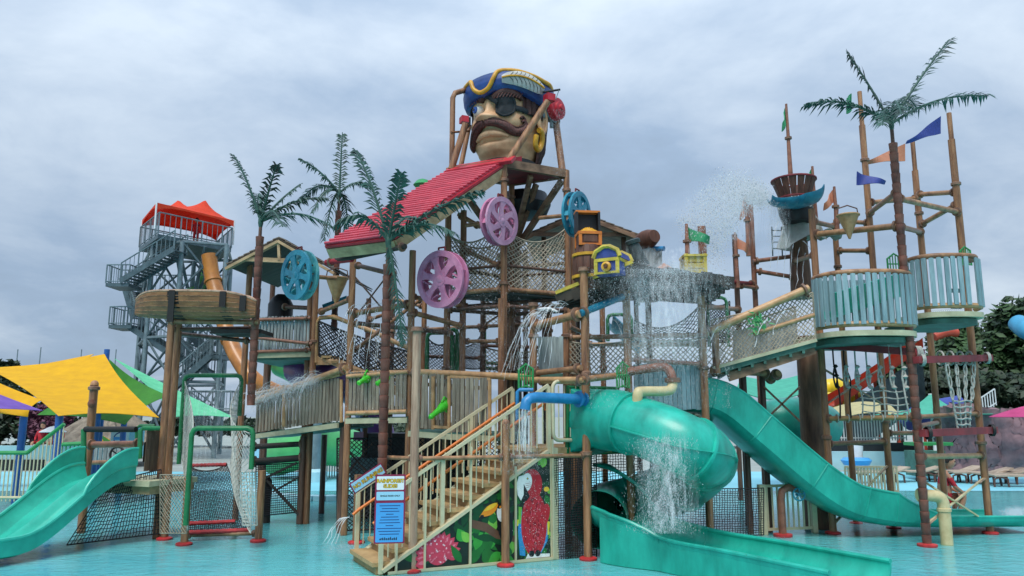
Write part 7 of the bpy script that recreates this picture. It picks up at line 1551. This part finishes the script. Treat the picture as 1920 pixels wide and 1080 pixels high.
fb = T('far_blue_pool_wall', 'blue far pool structure behind the loungers', 'wall', P(1660, 880, 34)); MB().box(P(1640, 868, 35), 8, .5, 1.0).build('wall', 'deckfloor', fb, smooth=False); MB().box(P(1620, 845, 35.5), 5, .4, .7).build('recess_shade_block', 'hull_black', fb, smooth=False); MB().tube([P(1605, 885, 34), P(1605, 835, 34)], .28, 12).build('pillar', 'white_paint', fb); MB().lathe(P(1606, 872, 33), [(.5, 0), (.62, .2), (.5, .3)], n=18).build('tub', 'sign_blue', fb)  # the black block stands in for the shade of a recess
# red flume on lattice
rs = T('red_slide', 'long red open slide descending on a lattice behind the hanging ropes', 'slide', P(1620, 790, 44)); sp_ = [P(1720, 655, 46), P(1690, 678, 45), P(1640, 712, 44), P(1590, 745, 43), P(1555, 765, 42)]
for off in (-.7, .7): MB().slab(lambda u, v: (lambda q: q + V((0, off, .1 + .5 * v)))(bez(sp_, 6)[min(24, round(u * 24))]), 24, 2, .06).build('side_wall', 'red_slide', rs)
MB().slab(lambda u, v: (lambda q: q + V((0, -.7 + 1.4 * v, .1)))(bez(sp_, 6)[min(24, round(u * 24))]), 24, 3, .06).build('bed', 'red_slide', rs)
MB().slab(lambda u, v: (lambda q: V((q.x, q.y - .5, q.z - .3 - v * min(2.6, q.z - .4) )))(bez(sp_, 6)[min(24, round(u * 24))]), 24, 3, .05).build('grey_side_net', 'steel_dark', rs)
for k in range(7): q = bez(sp_, 6)[k * 4]; MB().tube([(q.x, q.y, 0), q], .09, 8).build('leg', 'red_slide', rs)
tubething('yellow_tube_slide', 'yellow tube slide looping behind the brown column', [(1530, 735, 47), (1560, 725, 47), (1590, 728, 46), (1600, 745, 45), (1560, 752, 44), (1530, 750, 44)], .5, 'yellow_slide')
tubething('blue_tube_slide', 'blue tube slide entering at the right picture edge among the trees', [(1908, 606, 42), (1930, 622, 41), (1975, 632, 40)], .5, 'blue_tube')
tubething('orange_flume', 'short orange flume visible under the upper balcony', [(1752, 632, 42), (1775, 624, 42), (1795, 624, 42)], .22, 'red_slide')
tubething('dark_blue_flume', 'dark blue flume on the ground behind the rope ladder', [(1700, 790, 40), (1740, 772, 39), (1800, 760, 39)], .5, 'flag_blue')
bl = T('white_tower_railings', 'white railed tower deck behind the upper balcony', 'platform', P(1790, 622, 60)); barfence(bl, P(1750, 622, 60), P(1835, 612, 58), 1.2, 26, 'white_fence'); barfence(bl, P(1750, 605, 62), P(1835, 600, 60), 1.0, 22, 'white_fence'); MB().bar(P(1750, 624, 60), P(1835, 614, 58), 1.5, .2).build('deck', 'steel', bl, smooth=False)
for px in (1760, 1825): x, y = XY(px, 640, 60); MB().tube([(x, y, 0), (x, y, ZY(620, 60))], .2, 8).build('leg', 'steel', bl)
ms_ = T('mint_far_canopy', 'large mint flume canopy behind the ramp', 'canopy', P(1440, 740, 24)); q0, q1, q2, q3 = P(1380, 730, 22), P(1500, 740, 22), P(1510, 700, 27), P(1390, 705, 27)
MB().slab(lambda u, v: lerp(lerp(q0, q1, u), lerp(q3, q2, u), v) - Z * (.2 * math.sin(PI * u)), 12, 8, .03).build('canopy', 'sail_teal', ms_); 
for q in (q0, q1): MB().tube([(q.x, q.y, 0), q], .07, 8).build('leg', 'post_dark', ms_)
tubething('rear_green_flume', 'dark green flume wall behind the ramp braces', [(1430, 800, 18.5), (1470, 790, 18.2), (1510, 790, 18.5), (1540, 800, 19)], .55, 'teal_slide')
# low shrubs and far tree line
for i, (px, py, rx, rz, lab) in enumerate(((640, 812, 60, 20, 'far tree line left of the middle decks'), (760, 815, 70, 22, 'far tree line behind the middle decks'), (1320, 800, 80, 25, 'far tree line behind the tube slide'), (1520, 800, 60, 25, 'far tree line behind the brown column'), (330, 800, 60, 22, 'far tree line below the steel tower'), (450, 805, 60, 20, 'far tree line below the canoe'))): tree(lab, px, py, 60, rx, rz, 'leaf_dark', 3000, 'far tree line clumps', False, 'tree_clump', 'trees', .3, 40 + i)
# ================================================================ WATER: jets and spray (countless drops, so stuff)
rw_ = random.Random(21)
def drops(name, label, pts, mat='drop'):
    m = MB(); vs = []; fs = []
    for p, r, st_ in pts:
        o = len(vs); z = r * st_; vs += [p + V((r, 0, 0)), p + V((-r * .5, r * .87, 0)), p + V((-r * .5, -r * .87, 0)), p + V((0, 0, z)), p + V((0, 0, -z))]
        fs += [(o, o + 1, o + 3), (o + 1, o + 2, o + 3), (o + 2, o, o + 3), (o + 1, o, o + 4), (o + 2, o + 1, o + 4), (o, o + 2, o + 4)]
    m.v = vs; m.f = fs; m.mi = [0] * len(fs); ob = m.build(name, mat, smooth=True, ang=180); ob['kind'] = 'stuff'; ob['label'] = label; return ob
def cloud(n, pf, r0=.004, r1=.011, st_=(1, 2.2)):
    o = []; r0 *= .45; r1 *= .5
    for k in range(int(n * 3.6)): p = pf(); o.append((p, r0 + (r1 - r0) * rw_.random() ** 3, rw_.uniform(*st_)))
    return o
gs = rw_.gauss; un = rw_.uniform
# the big fan of spray from the teal scoop, arching left to the canopy
def fan():
    t = rw_.random() ** .9; k = un(.1, 1); x = 1440 - 175 * t * (.5 + .5 * k); y = 372 + 20 * t - 55 * math.sin(PI * min(1, t * 1.1)) * k + 95 * t * t * (1.2 - k) + gs(0, 11); return P(x + gs(0, 7), y, 15.8 - 1.2 * t + gs(0, .3))
def veil(): x = un(1440, 1475) + gs(0, 4); return P(x, 380 + 90 * rw_.random() ** 1.4, 16 + gs(0, .25))
drops('water_spray', 'fan of water drops arching from the teal scoop to the canopy', cloud(4200, fan, .011, .026) + cloud(1500, veil, .005, .012))
drops('water_spray', 'drops in the fan of spray coloured dark to look backlit', cloud(500, fan, .01, .022), 'drop_dark')
# curtain falling over the canopy edge
def curtain(): x = 1235 + gs(0, 1) * (42 if rw_.random() < .6 else 85); x = min(1365, max(1110, x)); y = 505 + 260 * rw_.random() ** 1.2; return P(x + gs(0, 4), y, 12.7 + gs(0, .25))
def mist(): return P(1245 + gs(0, 45), 502 + abs(gs(0, 9)) * -1 + un(0, 14), 12.8 + gs(0, .3))
drops('water_curtain', 'curtain of drops falling from the wet canopy edge', cloud(7500, curtain, .004, .011, (1.2, 3.2)) + cloud(2600, mist, .004, .009))
def tubefall(): x = 1245 + gs(0, 26); return P(x, un(820, 1000), 11.75 + gs(0, .2))
drops('water_fall', 'white water pouring over the green tube slide', cloud(3200, tubefall, .004, .012, (1.4, 3.5)))
def stairmist(): return P(982 + gs(0, 26), 770 + 120 * rw_.random(), 12.3 + gs(0, .3))
drops('stair_splash', 'fine splash on the stair landing under the blue spout', cloud(1600, stairmist, .004, .009))
def leftspray(): t = rw_.random(); return P(475 + 120 * t + gs(0, 9), 757 - 42 * t - abs(gs(0, 11)) + un(-4, 40) * (rw_.random() ** 2), 17.2 - 1.3 * t + gs(0, .2))
drops('pipe_spray', 'white splashing spray along the perforated left pipe', cloud(2800, leftspray, .006, .014))
def pinkdrip(): return P(900 + gs(0, 60), un(540, 700), 15.0 + gs(0, .4))
drops('tower_drips', 'scattered drips falling through the tower nets', cloud(900, pinkdrip, .005, .011, (1.5, 3)))
def headdrip(): return P(1038 + gs(0, 9) + 10 * rw_.random(), un(205, 360), 16.3 + gs(0, .2))
drops('bucket_drips', 'drips falling off the back of the pirate head', cloud(500, headdrip, .005, .012, (1.5, 3)))
def midrain(): return P(un(640, 900), un(590, 800), 14.7 + gs(0, .4))
drops('walkway_rain', 'scattered falling drops in front of the picket walkway', cloud(900, midrain, .005, .011, (1.5, 3.5)))
def mural_wet(): return P(1010 + gs(0, 22), un(900, 1040), 12.0 + gs(0, .1))
drops('panel_drips', 'drips in front of the macaw panel', cloud(260, mural_wet, .004, .01))
def netwet(): return P(410 + gs(0, 45), un(720, 900), 14.8 + gs(0, .5))
drops('net_drips', 'drips sparkling in the left rope nets', cloud(900, netwet, .004, .01))
def jets(label, specs, r=.011):
    o = T('water_jets', label, 'water jets', specs[0][0])
    for a, v, g_, n in specs:
        L_ = []; ph = rw_.uniform(0, 6)
        for k in range(n): t = k / (n - 1); p = a + v * t - Z * (g_ * t * t); L_.append(p + V((gs(0, .012), gs(0, .012), 0)) * t)
        MB().tube(L_, r, 5, True, [r * (1 + .5 * math.sin(k * 1.9 + ph) + .35 * math.sin(k * 4.3)) * (1 - .25 * k / n) for k in range(n)]).build('jet', 'jet', o)
    return o
sp = []
for k in range(22):
    q = P(1003 + 62 * k / 21, 603 - 22 * k / 21, 13.8 - .7 * k / 21) + V((0, -.06, .08)); v = V((-.3 - .45 * rw_.random(), -.2 - .25 * rw_.random(), .3 + .35 * rw_.random())); sp.append((q, v, 1.25 + .4 * rw_.random(), 15))
jets('arching white jets from the perforated pipe left of the centre post', sp, .004)
sp = []
for k in range(12):
    q = P(664 + 70 * k / 11, 580 - 6 * k / 11, 15.5 - .3 * k / 11) + V((0, -.06, .06)); sp.append((q, V((-.2 + .1 * gs(0, 1), -.35, .25)), 1.2 + .4 * rw_.random(), 12))
jets('thin jets falling from the pipe beside the ringed palm trunk', sp, .006)
sp = [(P(1460 + 10 * k, 415 + 12 * k, 16.6), V((-.35 + .02 * k, -.3, -.35)), .75, 12) for k in range(6)] + [(P(1505, 452, 16.3), V((.35, -.2, -.2)), .9, 14)]
jets('thin slanting jets below the crow-nest basket', sp, .009)
sp = [(P(1118, 600, 14.0) + V((.3 + 0 * k, 0, 0)), V((.25, -.2, .05)), .9, 10) for k in range(2)] + [(P(1478, 582, 13.9), V((-.35, -.1, .05)), .5, 10), (P(1440, 600, 13.9), V((-.3, -.1, .0)), .5, 10), (P(1352, 612, 13.9), V((-.3, -.1, .05)), .55, 10)]
jets('small curving jets from the ramp rail and teal pipe', sp, .008)
q = P(984, 770, 12.2); sp = [(q + V((gs(0, .035), gs(0, .035), 0)), V((-.02 + gs(0, .03), gs(0, .03), -.2)), .42, 8) for k in range(14)]
jets('water pouring from the mouth of the blue spout', sp, .005)
sp = []
for k in range(26):
    t = k / 25; q = P(485 + 120 * t, 748 - 42 * t, 17.6 - 1.5 * t) + V((0, -.08, .05)); sp.append((q, V((-.35 + .15 * gs(0, 1), -.35, .35 + .1 * gs(0, 1))), .75, 9))
jets('short splashing jets along the left spray pipe', sp, .005)
sp = [(P(1735, 925, 13.6) + V((0, gs(0, .02), gs(0, .02))), V((-.05, 0, -.02)), .1, 4) for k in range(2)]
sp = [(G(650 + 3 * k, 960) * 0 + P(655 - 2 * k, 970, 12.9), V((-.18 - .05 * k, -.1, .05)), .45, 8) for k in range(4)]
jets('small jets squirting beside the stair foot', sp, .008)
# foam where the slide enters the pool
def foam(): return G(1905 + gs(0, 12), 968 + gs(0, 4)) + Z * (.03 + .14 * rw_.random() ** 2)
drops('slide_splash', 'white splash at the end of the long slide run-out', cloud(900, foam, .008, .03, (.5, .9)))

# thin falling sheets of water, broken into streaks
mv = bpy.data.materials.new('veil'); mv.use_nodes = True; t = mv.node_tree; b = t.nodes['Principled BSDF']; b.inputs['Base Color'].default_value = (.92, .95, .97, 1); b.inputs['Roughness'].default_value = .5; MATS['veil'] = mv
tc_ = t.nodes.new('ShaderNodeTexCoord'); mp_ = t.nodes.new('ShaderNodeMapping'); mp_.inputs['Scale'].default_value = (9, 9, 1.1); nz = t.nodes.new('ShaderNodeTexNoise'); nz.inputs['Scale'].default_value = 2.2; nz.inputs['Detail'].default_value = 6; nz.inputs['Roughness'].default_value = .7
t.links.new(tc_.outputs['Object'], mp_.inputs[0]); t.links.new(mp_.outputs[0], nz.inputs['Vector']); mr = t.nodes.new('ShaderNodeMapRange'); mr.inputs[1].default_value = .45; mr.inputs[2].default_value = .8; mr.inputs[4].default_value = .42; t.links.new(nz.outputs[0], mr.inputs[0])
ge = t.nodes.new('ShaderNodeSeparateXYZ'); t.links.new(tc_.outputs['Generated'], ge.inputs[0])
def vm(op, a, b_=None):
    n = t.nodes.new('ShaderNodeMath'); n.operation = op
    for i, x in enumerate((a, b_)):
        if x is None: continue
        if isinstance(x, (int, float)): n.inputs[i].default_value = x
        else: t.links.new(x, n.inputs[i])
    return n.outputs[0]
ex = vm('MULTIPLY', vm('MULTIPLY', ge.outputs[0], vm('SUBTRACT', 1.0, ge.outputs[0])), 4.0); ez = vm('MINIMUM', vm('MULTIPLY', vm('MULTIPLY', ge.outputs[2], vm('SUBTRACT', 1.02, ge.outputs[2])), 7.0), 1.0)
tr = t.nodes.new('ShaderNodeBsdfTransparent'); ms = t.nodes.new('ShaderNodeMixShader'); t.links.new(vm('MULTIPLY', mr.outputs[0], vm('MULTIPLY', ex, ez)), ms.inputs[0]); t.links.new(tr.outputs[0], ms.inputs[1]); t.links.new(b.outputs[0], ms.inputs[2]); t.links.new(ms.outputs[0], t.nodes['Material Output'].inputs[0])
def veil_(label, x0, x1, y0, y1, d, bow=.12):
    m = MB(); a, c = P(x0, y0, d), P(x1, y0, d); z1 = ZY(y1, d)
    m.grid(lambda u, v: (lambda p: V((p.x + .05 * math.sin(9 * u + 3 * v), p.y - bow * v - .09 * math.sin(11 * u + 2 * v) - .05 * math.sin(27 * u), p.z + (z1 - p.z) * v)))(lerp(a, c, u)), 40, 14)
    o = m.build('water_veil', 'veil'); o['kind'] = 'stuff'; o['label'] = label
for k in range(3): veil_('streaky sheet of water pouring over the tube slide', 1195 - 8 * k, 1300 + 6 * k, 800 + 12 * k, 1005, 11.7 - .14 * k)
for k in range(3): veil_('streaky sheet of water below the canopy edge', 1125 + 20 * k, 1375 - 30 * k, 498 + 4 * k, 700 - 20 * k, 12.62 - .12 * k)
veil_('thin sheet of water drifting above the canopy', 1160, 1350, 462, 520, 13.2); veil_('thin sheet of water drifting above the canopy', 1270, 1460, 350, 470, 15.2)
veil_('pale sheet of spray at the tarp below the teal scoop', 1438, 1482, 380, 480, 15.9); veil_('pale sheet of water under the blue spout', 958, 1012, 765, 875, 12.05)
veil_('white sheet of splashing along the left spray pipe', 470, 600, 705, 775, 16.1)
veil_('pale sheet of water inside the left net climb', 355, 440, 720, 880, 15.0)

def foamat(px, py, sx, sy): 
    q = G(px + gs(0, sx), py + gs(0, sy)); return V((q.x, q.y, .018 + .02 * rw_.random() ** 3))
drops('pool_foam', 'small bubbles and ripples of foam below the spouts and jets', cloud(500, lambda: foamat(1000, 1075, 60, 3), .008, .02, (.3, .6)) + cloud(400, lambda: foamat(645, 1030, 22, 6), .008, .02, (.3, .6)) + cloud(350, lambda: foamat(560, 1000, 50, 10), .008, .018, (.3, .6)) + cloud(400, lambda: foamat(1380, 1010, 50, 5), .008, .02, (.3, .6)))
